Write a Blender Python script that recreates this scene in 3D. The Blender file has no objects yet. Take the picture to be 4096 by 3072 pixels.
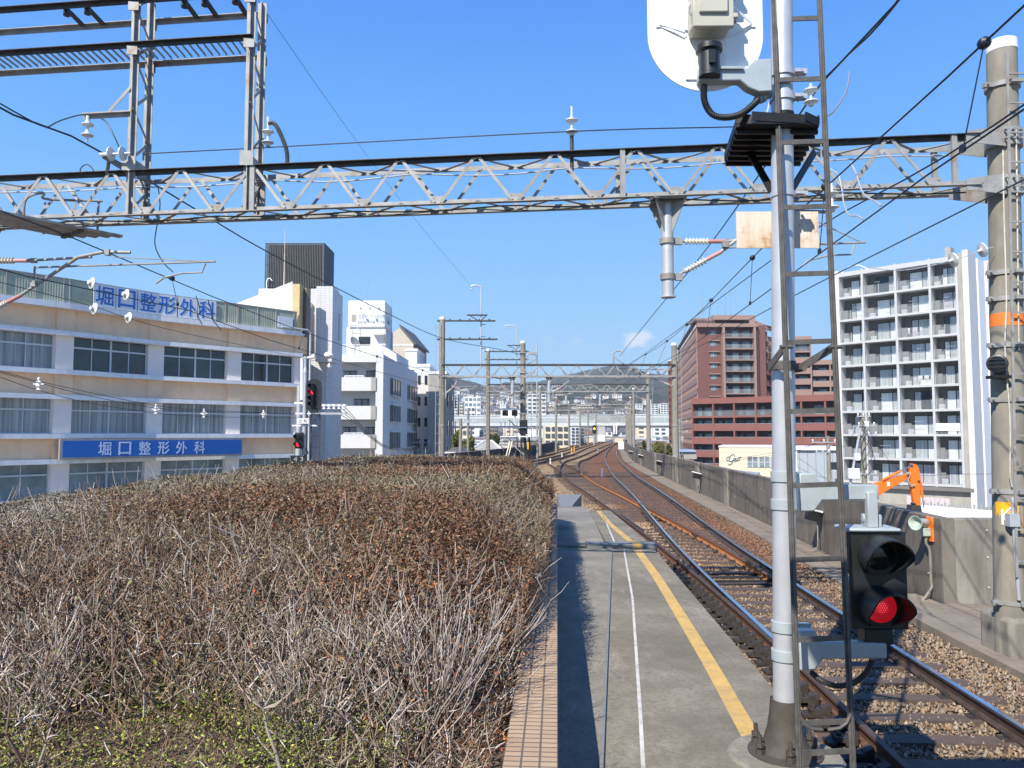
import bpy, bmesh, math, random
import numpy as np
from mathutils import Vector, Matrix
R = math.radians
rnd = random.Random(7)
SC = bpy.context.scene
COL = SC.collection

# ------------------------------------------------------------------ camera
FPX, PITCH, CZ = 769.0, math.atan(50/769.0), 2.77
cd = bpy.data.cameras.new('camera'); cam = bpy.data.objects.new('camera', cd); COL.objects.link(cam)
cam.location = (0, 0, CZ); cam.rotation_euler = (R(90)+PITCH, 0, 0)
cd.sensor_width = 36; cd.lens = 36*FPX/1024; cd.clip_start = .05; cd.clip_end = 30000
SC.camera = cam

# ------------------------------------------------------------------ light
SUN_A, SUN_EL = 32, 44          # light travels this far to the right of straight ahead, sun is this high
w = bpy.data.worlds.new('World'); SC.world = w; w.use_nodes = True
nt = w.node_tree; bgn = nt.nodes['Background']
sky = nt.nodes.new('ShaderNodeTexSky'); sky.sky_type = 'NISHITA'; sky.sun_disc = False
sky.sun_elevation = R(SUN_EL); sky.sun_rotation = R(180+SUN_A)
sky.air_density = 1.0; sky.dust_density = .35; sky.ozone_density = 2.6
SKYS = .12
tcw = nt.nodes.new('ShaderNodeTexCoord'); sxw = nt.nodes.new('ShaderNodeSeparateXYZ'); nt.links.new(tcw.outputs['Generated'], sxw.inputs[0])
crw = nt.nodes.new('ShaderNodeValToRGB'); nt.links.new(sxw.outputs[2], crw.inputs[0])
SKYC = [(0, (.50,.76,.95)), (.06, (.40,.70,.97)), (.16, (.25,.58,.98)), (.32, (.12,.42,.96)), (.5, (.050,.275,.88)), (1, (.03,.16,.60))]
for i, (ps, cl) in enumerate(SKYC):
    e = crw.color_ramp.elements[i] if i < 2 else crw.color_ramp.elements.new(ps)
    e.position = ps; e.color = (*cl, 1)
msk = nt.nodes.new('ShaderNodeVectorMath'); msk.operation = 'SCALE'; msk.inputs['Scale'].default_value = 0.775/SKYS; nt.links.new(crw.outputs[0], msk.inputs[0])
mxw = nt.nodes.new('ShaderNodeMix'); mxw.data_type = 'RGBA'; mxw.inputs[0].default_value = .93
nt.links.new(sky.outputs[0], mxw.inputs[6]); nt.links.new(msk.outputs[0], mxw.inputs[7])
# three small fair-weather clouds low over the hills
def cloud(src, az, el, rx, ry, amt, seed):
    dv = Vector((math.sin(R(az))*math.cos(R(el)), math.cos(R(az))*math.cos(R(el)), math.sin(R(el))))
    sx_ = Vector((math.cos(R(az)), -math.sin(R(az)), 0)); uy_ = sx_.cross(dv)
    def dot(v, k):
        d = nt.nodes.new('ShaderNodeVectorMath'); d.operation = 'DOT_PRODUCT'; d.inputs[1].default_value = v/k; nt.links.new(tcw.outputs['Generated'], d.inputs[0]); return d.outputs['Value']
    nz = nt.nodes.new('ShaderNodeTexNoise'); nz.noise_dimensions = '4D'; nz.inputs['Scale'].default_value = 75; nz.inputs['Detail'].default_value = 5; nz.inputs['W'].default_value = seed; nt.links.new(tcw.outputs['Generated'], nz.inputs['Vector'])
    def m(op, a, b):
        n = nt.nodes.new('ShaderNodeMath'); n.operation = op
        for i, v in enumerate((a, b)):
            if hasattr(v, 'node'): nt.links.new(v, n.inputs[i])
            else: n.inputs[i].default_value = v
        return n.outputs[0]
    a, b = dot(sx_, rx), dot(uy_, ry)
    r2_ = m('ADD', m('MULTIPLY', a, a), m('MULTIPLY', b, b)); r2_ = m('ADD', r2_, m('MULTIPLY', m('SUBTRACT', nz.outputs[0], .5), 2.6))
    r2_ = m('ADD', r2_, m('MULTIPLY', m('LESS_THAN', dot(dv, 1.0), 0.0), 50.0))
    f = nt.nodes.new('ShaderNodeMapRange'); f.interpolation_type = 'SMOOTHSTEP'; f.inputs[1].default_value = 1.15; f.inputs[2].default_value = .1; f.inputs[3].default_value = 0; f.inputs[4].default_value = amt; nt.links.new(r2_, f.inputs[0])
    mx = nt.nodes.new('ShaderNodeMix'); mx.data_type = 'RGBA'; nt.links.new(f.outputs[0], mx.inputs[0]); nt.links.new(src, mx.inputs[6]); mx.inputs[7].default_value = (.70/SKYS, .73/SKYS, .79/SKYS, 1)
    return mx.outputs[2]
skyc = mxw.outputs[2]
for az, el, rx, ry, amt, sd_ in ((9.25, 6.95, .024, .0125, .85, 1.3), (4.75, 6.85, .013, .006, .22, 4.1), (2.7, 7.0, .009, .006, .14, 7.7)): skyc = cloud(skyc, az, el, rx, ry, amt, sd_)
nt.links.new(skyc, bgn.inputs[0]); bgn.inputs[1].default_value = SKYS
sd = bpy.data.lights.new('sun', 'SUN'); sun = bpy.data.objects.new('sun', sd); COL.objects.link(sun)
sd.energy = 4.9; sd.angle = R(.5); sd.color = (1.0, .93, .82)
ldir = Vector((math.sin(R(SUN_A))*math.cos(R(SUN_EL)), math.cos(R(SUN_A))*math.cos(R(SUN_EL)), -math.sin(R(SUN_EL))))
sun.rotation_euler = ldir.to_track_quat('-Z', 'Y').to_euler(); sun.location = (-30, -40, 60)
SC.view_settings.view_transform = 'Standard'; SC.view_settings.look = 'None'
SC.view_settings.exposure = .54; SC.view_settings.gamma = 1
SC.cycles.max_bounces = 6; SC.cycles.transparent_max_bounces = 12
SC.cycles.use_denoising = True

# ------------------------------------------------------------------ pixel helpers (1024 x 768 pixels of the photograph)
def ray(px, py):
    u = (px-512)/FPX; v = (384-py)/FPX
    return u, math.cos(PITCH)-v*math.sin(PITCH), math.sin(PITCH)+v*math.cos(PITCH)
def W(px, py, D):
    x, y, z = ray(px, py); t = D/y
    return Vector((x*t, D, CZ+z*t))
def G(px, py, z=0):
    x, y, zz = ray(px, py); t = (z-CZ)/zz
    return Vector((x*t, y*t, z))
YAW = R(3.35)                    # heading of the near straight track
def T(lat, s, z=0): return Vector((lat*math.cos(YAW)+s*math.sin(YAW), s*math.cos(YAW)-lat*math.sin(YAW), z))

# ------------------------------------------------------------------ things and parts
MATS = {}
def thing(name, label, cat, loc=(0,0,0), rz=0, group=None):
    o = bpy.data.objects.new(name, None); COL.objects.link(o); o.empty_display_size = .2
    o.location = loc; o.rotation_euler = (0, 0, rz)
    o['label'] = label; o['category'] = cat
    if group: o['group'] = group
    return o
def tag(o, label, cat, group=None):
    o['label'] = label; o['category'] = cat
    if group: o['group'] = group
    return o
def struct(o, kind='structure'): o['kind'] = kind; return o
def kids(o): return [c for c in o.children]
def dup(o, loc=None, rz=None, label=None, group=None, parent=None):
    c = o.copy(); COL.objects.link(c); c.parent = parent
    if loc is not None: c.location = loc
    if rz is not None: c.rotation_euler = (0, 0, rz)
    if label: c['label'] = label
    if group: c['group'] = group
    for k in list(o.children):
        d = k.copy(); COL.objects.link(d); d.parent = c
        for g in list(k.children):
            e = g.copy(); COL.objects.link(e); e.parent = d
    return c
def place_part(src, loc, parent, rz=0):
    """a copy of a part (and its sub-parts) at another spot under its parent"""
    c = src.copy(); COL.objects.link(c); c.parent = parent; c.location = loc; c.rotation_euler = (0, 0, rz)
    for g in list(src.children):
        e = g.copy(); COL.objects.link(e); e.parent = c
    return c

def frame_of(axis):
    a = Vector(axis).normalized()
    t = Vector((0, 0, 1)) if abs(a.z) < .95 else Vector((1, 0, 0))
    x = t.cross(a).normalized(); y = a.cross(x)
    return x, y, a

class MB:
    """collects shapes; build() links them as ONE mesh object"""
    def __init__(self): self.v = []; self.f = []; self.mi = []; self.m = 0; self.uvz = None
    def add(self, vs, fs):
        o = len(self.v); self.v += [tuple(p) for p in vs]
        for f in fs: self.f.append([i+o for i in f]); self.mi.append(self.m)
        return self
    def box(self, c, s, rz=0, M=None):
        hx, hy, hz = s[0]/2, s[1]/2, s[2]/2
        ps = [Vector((x*hx, y*hy, z*hz)) for z in (-1, 1) for y in (-1, 1) for x in (-1, 1)]
        if M is not None: ps = [M @ p for p in ps]
        if rz: m = Matrix.Rotation(rz, 3, 'Z'); ps = [m @ p for p in ps]
        c = Vector(c)
        return self.add([p+c for p in ps], [(0,2,3,1),(4,5,7,6),(0,1,5,4),(2,6,7,3),(0,4,6,2),(1,3,7,5)])
    def b2(self, a, b):
        return self.box([(a[i]+b[i])/2 for i in range(3)], [abs(b[i]-a[i]) for i in range(3)])
    def bar(self, p, q, wd, ht=None, up=(0,0,1)):
        p = Vector(p); q = Vector(q); ht = wd if ht is None else ht
        d = q-p; L = d.length
        if L < 1e-6: return self
        d /= L; upv = Vector(up)
        if abs(d.dot(upv)) > .98: upv = Vector((0, 1, 0))
        x = d.cross(upv).normalized(); z = x.cross(d)
        ps = []
        for e in (p, q):
            for a, b in ((-1,-1),(1,-1),(1,1),(-1,1)): ps.append(e + x*(a*wd/2) + z*(b*ht/2))
        return self.add(ps, [(3,2,1,0),(4,5,6,7),(0,1,5,4),(1,2,6,5),(2,3,7,6),(3,0,4,7)])
    def angle(self, p, q, a=.07, t=.009, up=(0,0,1), flip=1):
        """an L-section iron from p to q"""
        p = Vector(p); q = Vector(q); d = (q-p).normalized(); upv = Vector(up)
        if abs(d.dot(upv)) > .98: upv = Vector((0, 1, 0))
        x = d.cross(upv).normalized()*flip; z = x.cross(d)*flip
        self.bar(p + z*(a/2), q + z*(a/2), a, t, up=z)
        self.bar(p - x*(a/2-t/2), q - x*(a/2-t/2), t, a-t, up=z)
        return self
    def tube(self, pts, r, n=8, cap=True):
        pts = [Vector(p) for p in pts]
        rs = r if hasattr(r, '__len__') else [r]*len(pts)
        o = len(self.v); prev = None
        for i, p in enumerate(pts):
            d = (pts[min(i+1, len(pts)-1)]-pts[max(i-1, 0)])
            if d.length < 1e-9: d = Vector((0,0,1))
            d.normalize()
            if prev is None: x, y, _ = frame_of(d)
            else:
                x = prev - d*prev.dot(d)
                x = x.normalized() if x.length > 1e-6 else frame_of(d)[0]
                y = d.cross(x)
            prev = x
            for k in range(n):
                a = 2*math.pi*k/n
                self.v.append(tuple(p + x*(math.cos(a)*rs[i]) + y*(math.sin(a)*rs[i])))
        for i in range(len(pts)-1):
            for k in range(n):
                a = o+i*n+k; b = o+i*n+(k+1) % n
                self.f.append([a, b, b+n, a+n]); self.mi.append(self.m)
        if cap:
            self.f.append([o+k for k in reversed(range(n))]); self.mi.append(self.m)
            e = o+(len(pts)-1)*n
            self.f.append([e+k for k in range(n)]); self.mi.append(self.m)
        return self
    def cyl(self, p, q, r, r2=None, n=16): return self.tube([p, q], [r, r if r2 is None else r2], n)
    def lathe(self, prof, origin=(0,0,0), axis=(0,0,1), n=16):
        """prof: (radius, height) pairs along the axis"""
        x, y, a = frame_of(axis); O = Vector(origin); o = len(self.v)
        for r, h in prof:
            for k in range(n):
                t = 2*math.pi*k/n
                self.v.append(tuple(O + a*h + x*(math.cos(t)*r) + y*(math.sin(t)*r)))
        for i in range(len(prof)-1):
            for k in range(n):
                p = o+i*n+k; q = o+i*n+(k+1) % n
                self.f.append([p, q, q+n, p+n]); self.mi.append(self.m)
        self.f.append([o+k for k in reversed(range(n))]); self.mi.append(self.m)
        e = o+(len(prof)-1)*n; self.f.append([e+k for k in range(n)]); self.mi.append(self.m)
        return self
    def prism(self, poly, ext):
        """planar polygon of 3-D points pushed along ext"""
        n = len(poly); e = Vector(ext); P = [Vector(p) for p in poly]
        fs = [list(reversed(range(n))), [n+i for i in range(n)]] + [[i, (i+1) % n, n+(i+1) % n, n+i] for i in range(n)]
        return self.add(P+[p+e for p in P], fs)
    def quad(self, a, b, c, d): return self.add([a, b, c, d], [(0,1,2,3)])
    def sweep(self, prof, pts, closed=True):
        """profile (x sideways, z up) swept along a plan polyline, z added to the point's z"""
        pts = [Vector(p) for p in pts]; n = len(prof); o = len(self.v)
        for i, p in enumerate(pts):
            d = pts[min(i+1, len(pts)-1)]-pts[max(i-1, 0)]; d.z = 0; d.normalize()
            s = Vector((d.y, -d.x, 0))
            for a, b in prof: self.v.append(tuple(p + s*a + Vector((0,0,b))))
        m = n if closed else n-1
        for i in range(len(pts)-1):
            for k in range(m):
                a = o+i*n+k; b = o+i*n+(k+1) % n
                self.f.append([a, b, b+n, a+n]); self.mi.append(self.m)
        if closed:
            self.f.append([o+k for k in reversed(range(n))]); self.mi.append(self.m)
            e = o+(len(pts)-1)*n; self.f.append([e+k for k in range(n)]); self.mi.append(self.m)
        return self
    def text(self, s, origin, ux, uy, width=None, height=None, depth=.01, spacing=1.0, bold=0.):
        """lettering: centred at origin, fitted to width/height, running along ux with uy up"""
        vs, fs = text_mesh(s, spacing, bold)
        a = np.array(vs); mn = a.min(0); mx = a.max(0); sz = mx-mn
        sx = width/sz[0] if width else height/sz[1]; sy = height/sz[1] if height else sx
        ux = Vector(ux).normalized(); uy = Vector(uy).normalized(); un = ux.cross(uy)
        O = Vector(origin); c = (mn+mx)/2
        return self.add([O + ux*((p[0]-c[0])*sx) + uy*((p[1]-c[1])*sy) + un*(p[2]*depth) for p in vs], fs)
    def build(self, name, mat, parent=None, world=True, smooth=35, bevel=0, loc=None):
        me = bpy.data.meshes.new(name)
        vs = self.v
        if parent is not None and world:
            root = parent
            while root.parent is not None: root = root.parent
            if root.type == 'EMPTY':
                inv = (Matrix.Translation(root.location) @ root.rotation_euler.to_matrix().to_4x4()).inverted()
                vs = [tuple(inv @ Vector(p)) for p in vs]
        elif loc is not None:
            L = Vector(loc); vs = [tuple(Vector(p)-L) for p in vs]
        me.from_pydata(vs, [], self.f)
        ms = mat if isinstance(mat, (list, tuple)) else [mat]
        for m in ms: me.materials.append(m)
        if len(ms) > 1: me.polygons.foreach_set('material_index', self.mi)
        if smooth:
            me.polygons.foreach_set('use_smooth', [True]*len(self.f))
            me.update()
            me.set_sharp_from_angle(angle=R(smooth))
        me.update()
        o = bpy.data.objects.new(name, me); COL.objects.link(o)
        if parent is not None: o.parent = parent
        elif loc is not None: o.location = loc
        if bevel:
            b = o.modifiers.new('bevel', 'BEVEL'); b.width = bevel; b.segments = 2; b.limit_method = 'ANGLE'; b.angle_limit = R(40)
            b.harden_normals = False
        return o

_txt = {}
def text_mesh(s, spacing=1.0, bold=0.):
    key = (s, spacing, bold)
    if key in _txt: return _txt[key]
    cu = bpy.data.curves.new('lettering', 'FONT'); cu.body = s; cu.extrude = .5; cu.space_character = spacing; cu.offset = bold; cu.resolution_u = 3
    ob = bpy.data.objects.new('lettering', cu); COL.objects.link(ob)
    dg = bpy.context.evaluated_depsgraph_get(); dg.update()
    me = bpy.data.meshes.new_from_object(ob.evaluated_get(dg))
    vs = [tuple(v.co) for v in me.vertices]; fs = [list(p.vertices) for p in me.polygons]
    bpy.data.objects.remove(ob); bpy.data.curves.remove(cu); bpy.data.meshes.remove(me)
    _txt[key] = (vs, fs); return vs, fs

def np_mesh(name, V, F, mat, parent=None, attr=None, loc=None):
    """fast mesh from numpy arrays; F is (n, k); attr: per-vertex colour"""
    me = bpy.data.meshes.new(name); n, k = F.shape
    V = V.astype(np.float32)
    if loc is not None: V = V - np.array(loc, np.float32)
    me.vertices.add(len(V)); me.vertices.foreach_set('co', V.ravel())
    me.loops.add(n*k); me.loops.foreach_set('vertex_index', F.astype(np.int32).ravel())
    me.polygons.add(n); me.polygons.foreach_set('loop_start', np.arange(0, n*k, k, dtype=np.int32))
    me.polygons.foreach_set('loop_total', np.full(n, k, np.int32))
    if attr is not None:
        ca = me.color_attributes.new('tint', 'FLOAT_COLOR', 'POINT')
        c4 = np.ones((len(V), 4), np.float32); c4[:, :3] = attr
        ca.data.foreach_set('color', c4.ravel())
    me.materials.append(mat); me.update(calc_edges=True)
    o = bpy.data.objects.new(name, me); COL.objects.link(o)
    if loc is not None: o.location = loc
    if parent: o.parent = parent
    return o

# ------------------------------------------------------------------ materials
def mk(name):
    m = bpy.data.materials.new(name); m.use_nodes = True
    return m, m.node_tree, m.node_tree.nodes['Principled BSDF']
def node(nt, t, **kw):
    n = nt.nodes.new(t)
    for k, v in kw.items():
        if k in n.inputs.keys() if hasattr(n.inputs, 'keys') else False: n.inputs[k].default_value = v
        else: setattr(n, k, v)
    return n
def c4(c): return (c[0], c[1], c[2], 1)
def mixc(nt, fac, a, b, mode='MIX'):
    n = nt.nodes.new('ShaderNodeMix'); n.data_type = 'RGBA'; n.blend_type = mode
    for s, v in ((0, fac), (6, a), (7, b)):
        if hasattr(v, 'node'): nt.links.new(v, n.inputs[s])
        else: n.inputs[s].default_value = v if s == 0 else c4(v)
    return n.outputs[2]
def noise(nt, scale, detail=4, rough=.6, sc=(1,1,1), coord='Object'):
    tc = nt.nodes.new('ShaderNodeTexCoord'); mp = nt.nodes.new('ShaderNodeMapping'); mp.inputs['Scale'].default_value = sc
    n = nt.nodes.new('ShaderNodeTexNoise'); n.inputs['Scale'].default_value = scale; n.inputs['Detail'].default_value = detail; n.inputs['Roughness'].default_value = rough
    if coord == 'World':
        g = nt.nodes.new('ShaderNodeNewGeometry'); nt.links.new(g.outputs['Position'], mp.inputs['Vector'])
    else: nt.links.new(tc.outputs['Object'], mp.inputs['Vector'])
    nt.links.new(mp.outputs[0], n.inputs['Vector'])
    return n.outputs[0]
def ramp(nt, src, lo, hi, a=0., b=1.):
    n = nt.nodes.new('ShaderNodeMapRange'); n.inputs[1].default_value = lo; n.inputs[2].default_value = hi; n.inputs[3].default_value = a; n.inputs[4].default_value = b
    nt.links.new(src, n.inputs[0]); return n.outputs[0]
def bump(nt, bs, src, dist=.01, strength=.5):
    b = nt.nodes.new('ShaderNodeBump'); b.inputs['Strength'].default_value = strength; b.inputs['Distance'].default_value = dist
    nt.links.new(src, b.inputs['Height']); nt.links.new(b.outputs[0], bs.inputs['Normal'])
def mat(name, col, rough=.6, metal=0., var=.18, scale=3., rust=None, streak=None, bmp=0., bscale=60., spec=.5, grime=None):
    """painted / raw surface with blotches; rust: second colour in patches; streak: colour of vertical runs"""
    m, nt, bs = mk(name)
    n1 = noise(nt, scale, 5, .65)
    lo = tuple(max(0, x*(1-var)) for x in col); hi = tuple(min(1, x*(1+var)) for x in col)
    c = mixc(nt, ramp(nt, n1, .3, .7), lo, hi)
    if grime:
        n4 = noise(nt, scale*.35, 6, .7); c = mixc(nt, ramp(nt, n4, .45, .72, 0, .8), c, grime)
    if streak:
        n2 = noise(nt, 1.0, 6, .7, sc=(2.6, 2.6, .4)); c = mixc(nt, ramp(nt, n2, .46, .70, 0, .85), c, streak)
    if rust:
        n3 = noise(nt, scale*1.3, 8, .75); c = mixc(nt, ramp(nt, n3, .54, .66, 0, .9), c, rust)
    nt.links.new(c, bs.inputs['Base Color'])
    bs.inputs['Roughness'].default_value = rough; bs.inputs['Metallic'].default_value = metal
    bs.inputs['Specular IOR Level'].default_value = spec
    if bmp: bump(nt, bs, noise(nt, bscale, 4, .7), .01, bmp)
    MATS[name] = m; return m
def flat(name, col, rough=.5, metal=0., emit=None, es=1.):
    m, nt, bs = mk(name); bs.inputs['Base Color'].default_value = c4(col); bs.inputs['Roughness'].default_value = rough; bs.inputs['Metallic'].default_value = metal
    if emit: bs.inputs['Emission Color'].default_value = c4(emit); bs.inputs['Emission Strength'].default_value = es
    MATS[name] = m; return m
def brickmat(name, c1, c2, mortar, bw, bh, ms=.02, rough=.6, bmp=.3, plane='xz', offset=.5, streak=None, var=.15):
    """small tiles or bricks; plane tells which object axes the courses run on"""
    m, nt, bs = mk(name)
    tc = nt.nodes.new('ShaderNodeTexCoord'); sx = nt.nodes.new('ShaderNodeSeparateXYZ'); cx = nt.nodes.new('ShaderNodeCombineXYZ')
    nt.links.new(tc.outputs['Object'], sx.inputs[0])
    if plane == 'wall':
        ad = nt.nodes.new('ShaderNodeMath'); ad.operation = 'ADD'; nt.links.new(sx.outputs[0], ad.inputs[0]); nt.links.new(sx.outputs[1], ad.inputs[1])
        nt.links.new(ad.outputs[0], cx.inputs[0]); nt.links.new(sx.outputs[2], cx.inputs[1])
    else:
        ax = 'xyz'
        nt.links.new(sx.outputs[ax.index(plane[0])], cx.inputs[0]); nt.links.new(sx.outputs[ax.index(plane[1])], cx.inputs[1])
    b = nt.nodes.new('ShaderNodeTexBrick'); b.inputs['Scale'].default_value = 1; b.inputs['Brick Width'].default_value = bw; b.inputs['Row Height'].default_value = bh
    b.inputs['Mortar Size'].default_value = ms; b.inputs['Mortar Smooth'].default_value = .2; b.offset = offset
    b.inputs['Color1'].default_value = c4(c1); b.inputs['Color2'].default_value = c4(c2); b.inputs['Mortar'].default_value = c4(mortar)
    nt.links.new(cx.outputs[0], b.inputs['Vector'])
    c = mixc(nt, ramp(nt, noise(nt, .8, 6, .7), .3, .75, 0, var), b.outputs[0], (.05,.045,.04))
    if streak: c = mixc(nt, ramp(nt, noise(nt, 1.0, 4, .6, sc=(4,4,.3)), .5, .72, 0, .6), c, streak)
    nt.links.new(c, bs.inputs['Base Color']); bs.inputs['Roughness'].default_value = rough
    if bmp: bump(nt, bs, b.outputs['Fac'], -.01, bmp)
    MATS[name] = m; return m
def tintmat(name, rough=.7, trans=0., spec=.3):
    m, nt, bs = mk(name)
    a = nt.nodes.new('ShaderNodeVertexColor'); a.layer_name = 'tint'
    nt.links.new(a.outputs[0], bs.inputs['Base Color']); bs.inputs['Roughness'].default_value = rough; bs.inputs['Specular IOR Level'].default_value = spec
    MATS[name] = m; return m
def glassmat(name, col, rough=.08, curtain=None, cscale=9., spec=.6):
    """a window seen from outside: dark interior or hanging curtain behind a glossy pane"""
    m, nt, bs = mk(name)
    if curtain:
        n = noise(nt, cscale, 3, .6, sc=(1, 1, .02)); c = mixc(nt, ramp(nt, n, .35, .65), col, curtain)
    else:
        n = noise(nt, .6, 3, .6); c = mixc(nt, ramp(nt, n, .35, .65), tuple(x*.6 for x in col), tuple(x*1.4 for x in col))
    nt.links.new(c, bs.inputs['Base Color']); bs.inputs['Roughness'].default_value = rough; bs.inputs['Specular IOR Level'].default_value = spec
    MATS[name] = m; return m

mat('galv', (.30,.303,.295), .6, .2, .22, 4, rust=(.26,.17,.10))
mat('galv_clean', (.46,.475,.49), .45, .3, .12, 6)
mat('silver_paint', (.52,.54,.57), .40, .35, .10, 5, grime=(.46,.47,.49), bmp=.12, bscale=160)
mat('grey_paint', (.38,.43,.45), .38, .1, .10, 6)
mat('dark_steel', (.050,.048,.046), .55, .3, .4, 10)
mat('ladder_steel', (.115,.110,.104), .6, .3, .35, 12)
mat('black_plastic', (.016,.017,.019), .42, 0, .3, 8)
mat('black_steel', (.014,.013,.012), .5, .2, .4, 14)
mat('white_paint', (.80,.80,.79), .5, 0, .05, 4)
mat('beige_box', (.45,.44,.36), .5, 0, .06, 5, grime=(.40,.38,.31))
mat('porcelain', (.62,.64,.62), .25, 0, .08, 8)
mat('ivory', (.62,.58,.49), .3, 0, .12, 20)
mat('pink_cap', (.48,.22,.20), .5, 0, .1, 8)
mat('concrete', (.27,.25,.21), .85, 0, .22, 1.2, streak=(.13,.115,.09), grime=(.16,.145,.12), bmp=.35, bscale=45)
mat('pole_concrete', (.25,.232,.19), .85, 0, .16, 2.5, streak=(.15,.132,.10), bmp=.25, bscale=50)
mat('dark_concrete', (.185,.162,.13), .9, 0, .25, 1.3, streak=(.062,.052,.042), grime=(.095,.08,.062), bmp=.45, bscale=40)
mat('cast_iron', (.075,.065,.055), .75, .2, .25, 9, bmp=.3, bscale=90)
mat('rust_sign', (.70,.64,.54), .6, 0, .06, 3.4, rust=(.38,.19,.08), grime=(.50,.33,.17), streak=(.48,.30,.15))
mat('black_concrete', (.060,.053,.046), .9, 0, .25, 1.3, streak=(.03,.027,.024), bmp=.3, bscale=40)
mat('wire', (.018,.022,.030), .45, .3, .2, 3)
mat('wire_green', (.06,.085,.075), .5, .3, .2, 3)
mat('rubber', (.02,.02,.02), .5, 0, .3, 30)
mat('yellow_paint', (.56,.355,.10), .8, 0, .15, 6, grime=(.37,.26,.12), rust=(.27,.23,.16))
mat('worn_white', (.58,.56,.51), .8, 0, .12, 6, grime=(.36,.34,.29), rust=(.26,.24,.19))
mat('orange_paint', (.80,.17,.012), .4, 0, .08, 4)
mat('orange_band', (.85,.20,.03), .7, 0, .1, 4)
mat('sign_yellow', (.85,.42,.015), .5, 0, .08, 3)
flat('red_lens', (.22,.004,.010), .25, emit=(1,.015,.04), es=.20)
flat('red_lamp', (.5,.01,.02), .25, emit=(1,.03,.06), es=.9)
flat('red_dim', (.05,.010,.014), .25)
flat('yellow_lens', (.5,.3,.02), .25, emit=(1,.55,.05), es=2.)
flat('dark_lens', (.012,.012,.014), .12)
flat('white_letter', (.80,.80,.78), .5)
flat('black_letter', (.03,.03,.035), .5)
# ================================================================== the viaduct deck, tracks, platform, walls
def crom(P, n=200):
    """Catmull-Rom through plan points, returned as an array of n evenly spaced points"""
    P = np.array(P, float); Q = np.vstack([2*P[0]-P[1], P, 2*P[-1]-P[-2]]); out = []
    for i in range(1, len(Q)-2):
        p0, p1, p2, p3 = Q[i-1], Q[i], Q[i+1], Q[i+2]
        for t in np.linspace(0, 1, 24, endpoint=False):
            out.append(.5*((2*p1)+(-p0+p2)*t+(2*p0-5*p1+4*p2-p3)*t*t+(-p0+3*p1-3*p2+p3)*t**3))
    out.append(Q[-2]); out = np.array(out)
    s = np.r_[0, np.cumsum(np.hypot(*np.diff(out, axis=0).T))]
    u = np.linspace(0, s[-1], n)
    return np.c_[np.interp(u, s, out[:,0]), np.interp(u, s, out[:,1])]
CA = [(3.5,-4),(3.80,2),(4.10,7.4),(4.27,10.4),(4.52,14.4),(4.83,18.8),(5.22,23.4),(6.05,32.6),(6.72,40.9),(7.15,46.9),(7.68,53.2),(8.75,64),(10.0,76),(12.9,100.4),(17.6,134.5),(34.8,252.9),(43,300)]
CB = [(4.10,7.4),(4.25,10.4),(4.38,15),(4.45,20),(4.44,25),(4.40,30),(4.34,36.7),(4.22,42),(4.18,47),(4.26,54),(4.56,61.5),(5.19,69.5),(6.3,80),(7.95,89),(10.9,107),(19.5,162),(34,252),(41,300)]
CC = [(-6.9,-4),(-6.75,5),(-6.5,14),(-5.7,25),(-4.3,38),(-2.9,48),(.4,68),(2.8,80),(6.0,97),(9.3,118),(15.4,162),(29,252),(36,300)]
CD = [(-11.5,-4),(-10.8,14),(-8.6,38),(-6.6,50),(-2.7,70),(-.3,82),(4.2,106),(7.2,125),(12.3,162),(25,252),(31,300)]
def offset(P, d):
    P = np.asarray(P); t = np.gradient(P, axis=0); t /= np.linalg.norm(t, axis=1)[:,None]
    return P + np.c_[t[:,1], -t[:,0]]*d
A_, B_, C_, D_ = (crom(x, 320) for x in (CA, CB, CC, CD))
def xat(P, y): return np.interp(y, P[:,1], P[:,0])
WALLR = crom([(7.24,13.1),(7.45,16.2),(8.2,24.5),(8.95,34),(9.75,45),(10.35,52),(11.3,64),(13.4,86),(17.6,118),(22.5,155),(39,262)], 140)
WALLL = crom([(-12.4,-4),(-11.7,10),(-10.2,30),(-7.55,50),(-3.9,67),(.7,92),(5.4,126),(12.0,186),(24,270)], 140)
def wr(y): return np.where(y < 13.1, 9.9, xat(WALLR, y))
def wl(y): return xat(WALLL, y)

# --- ballast, one sheet
ys = np.concatenate([np.arange(-4, 40, .11), np.geomspace(40, 262, 130)])
cols = 150; uu = np.linspace(0, 1, cols)
uu = np.interp(np.linspace(0, 1, cols), [0, .2, 1], [0, .66, 1])    # most columns on the right hand tracks
X = wl(ys)[:,None]*(1-uu) + wr(ys)[:,None]*uu; Y = np.repeat(ys[:,None], cols, 1)
rg = np.random.default_rng(3)
Z = -.205 + rg.normal(0, .010, X.shape)*(Y < 40)
da = np.abs(X - xat(A_, Y)); db = np.abs(X - xat(B_, Y)); dc = np.abs(X - xat(C_, Y))
Z += .03*np.clip((np.minimum(da, db)-1.1)/.6, 0, 1)*(Y < 60)
def sm(x, a, b): t = np.clip((x-a)/(b-a), 0, 1); return t*t*(3-2*t)
grey = np.array((.27,.20,.14)); tan = np.array((.54,.37,.20)); red = np.array((.29,.135,.070)); brown = np.array((.25,.14,.075))
far = sm(Y, 12, 22)
wred = (1-sm(da, 1.0, 2.0))*far*.92 + (1-sm(np.abs(X-(xat(A_,Y)+xat(B_,Y))/2), .5, 1.6))*far*sm(Y, 20, 40)*.8
wbr = sm(X-xat(A_, Y), .8, 1.4)*sm(Y, 8, 16)*.8
wtan = np.clip(sm(xat(B_, Y)-X, -.85, .1)*far, 0, 1)
C3 = grey*np.ones(X.shape+(1,))
def lay(C, c, wt): return C*(1-wt[...,None]) + c*wt[...,None]
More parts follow.
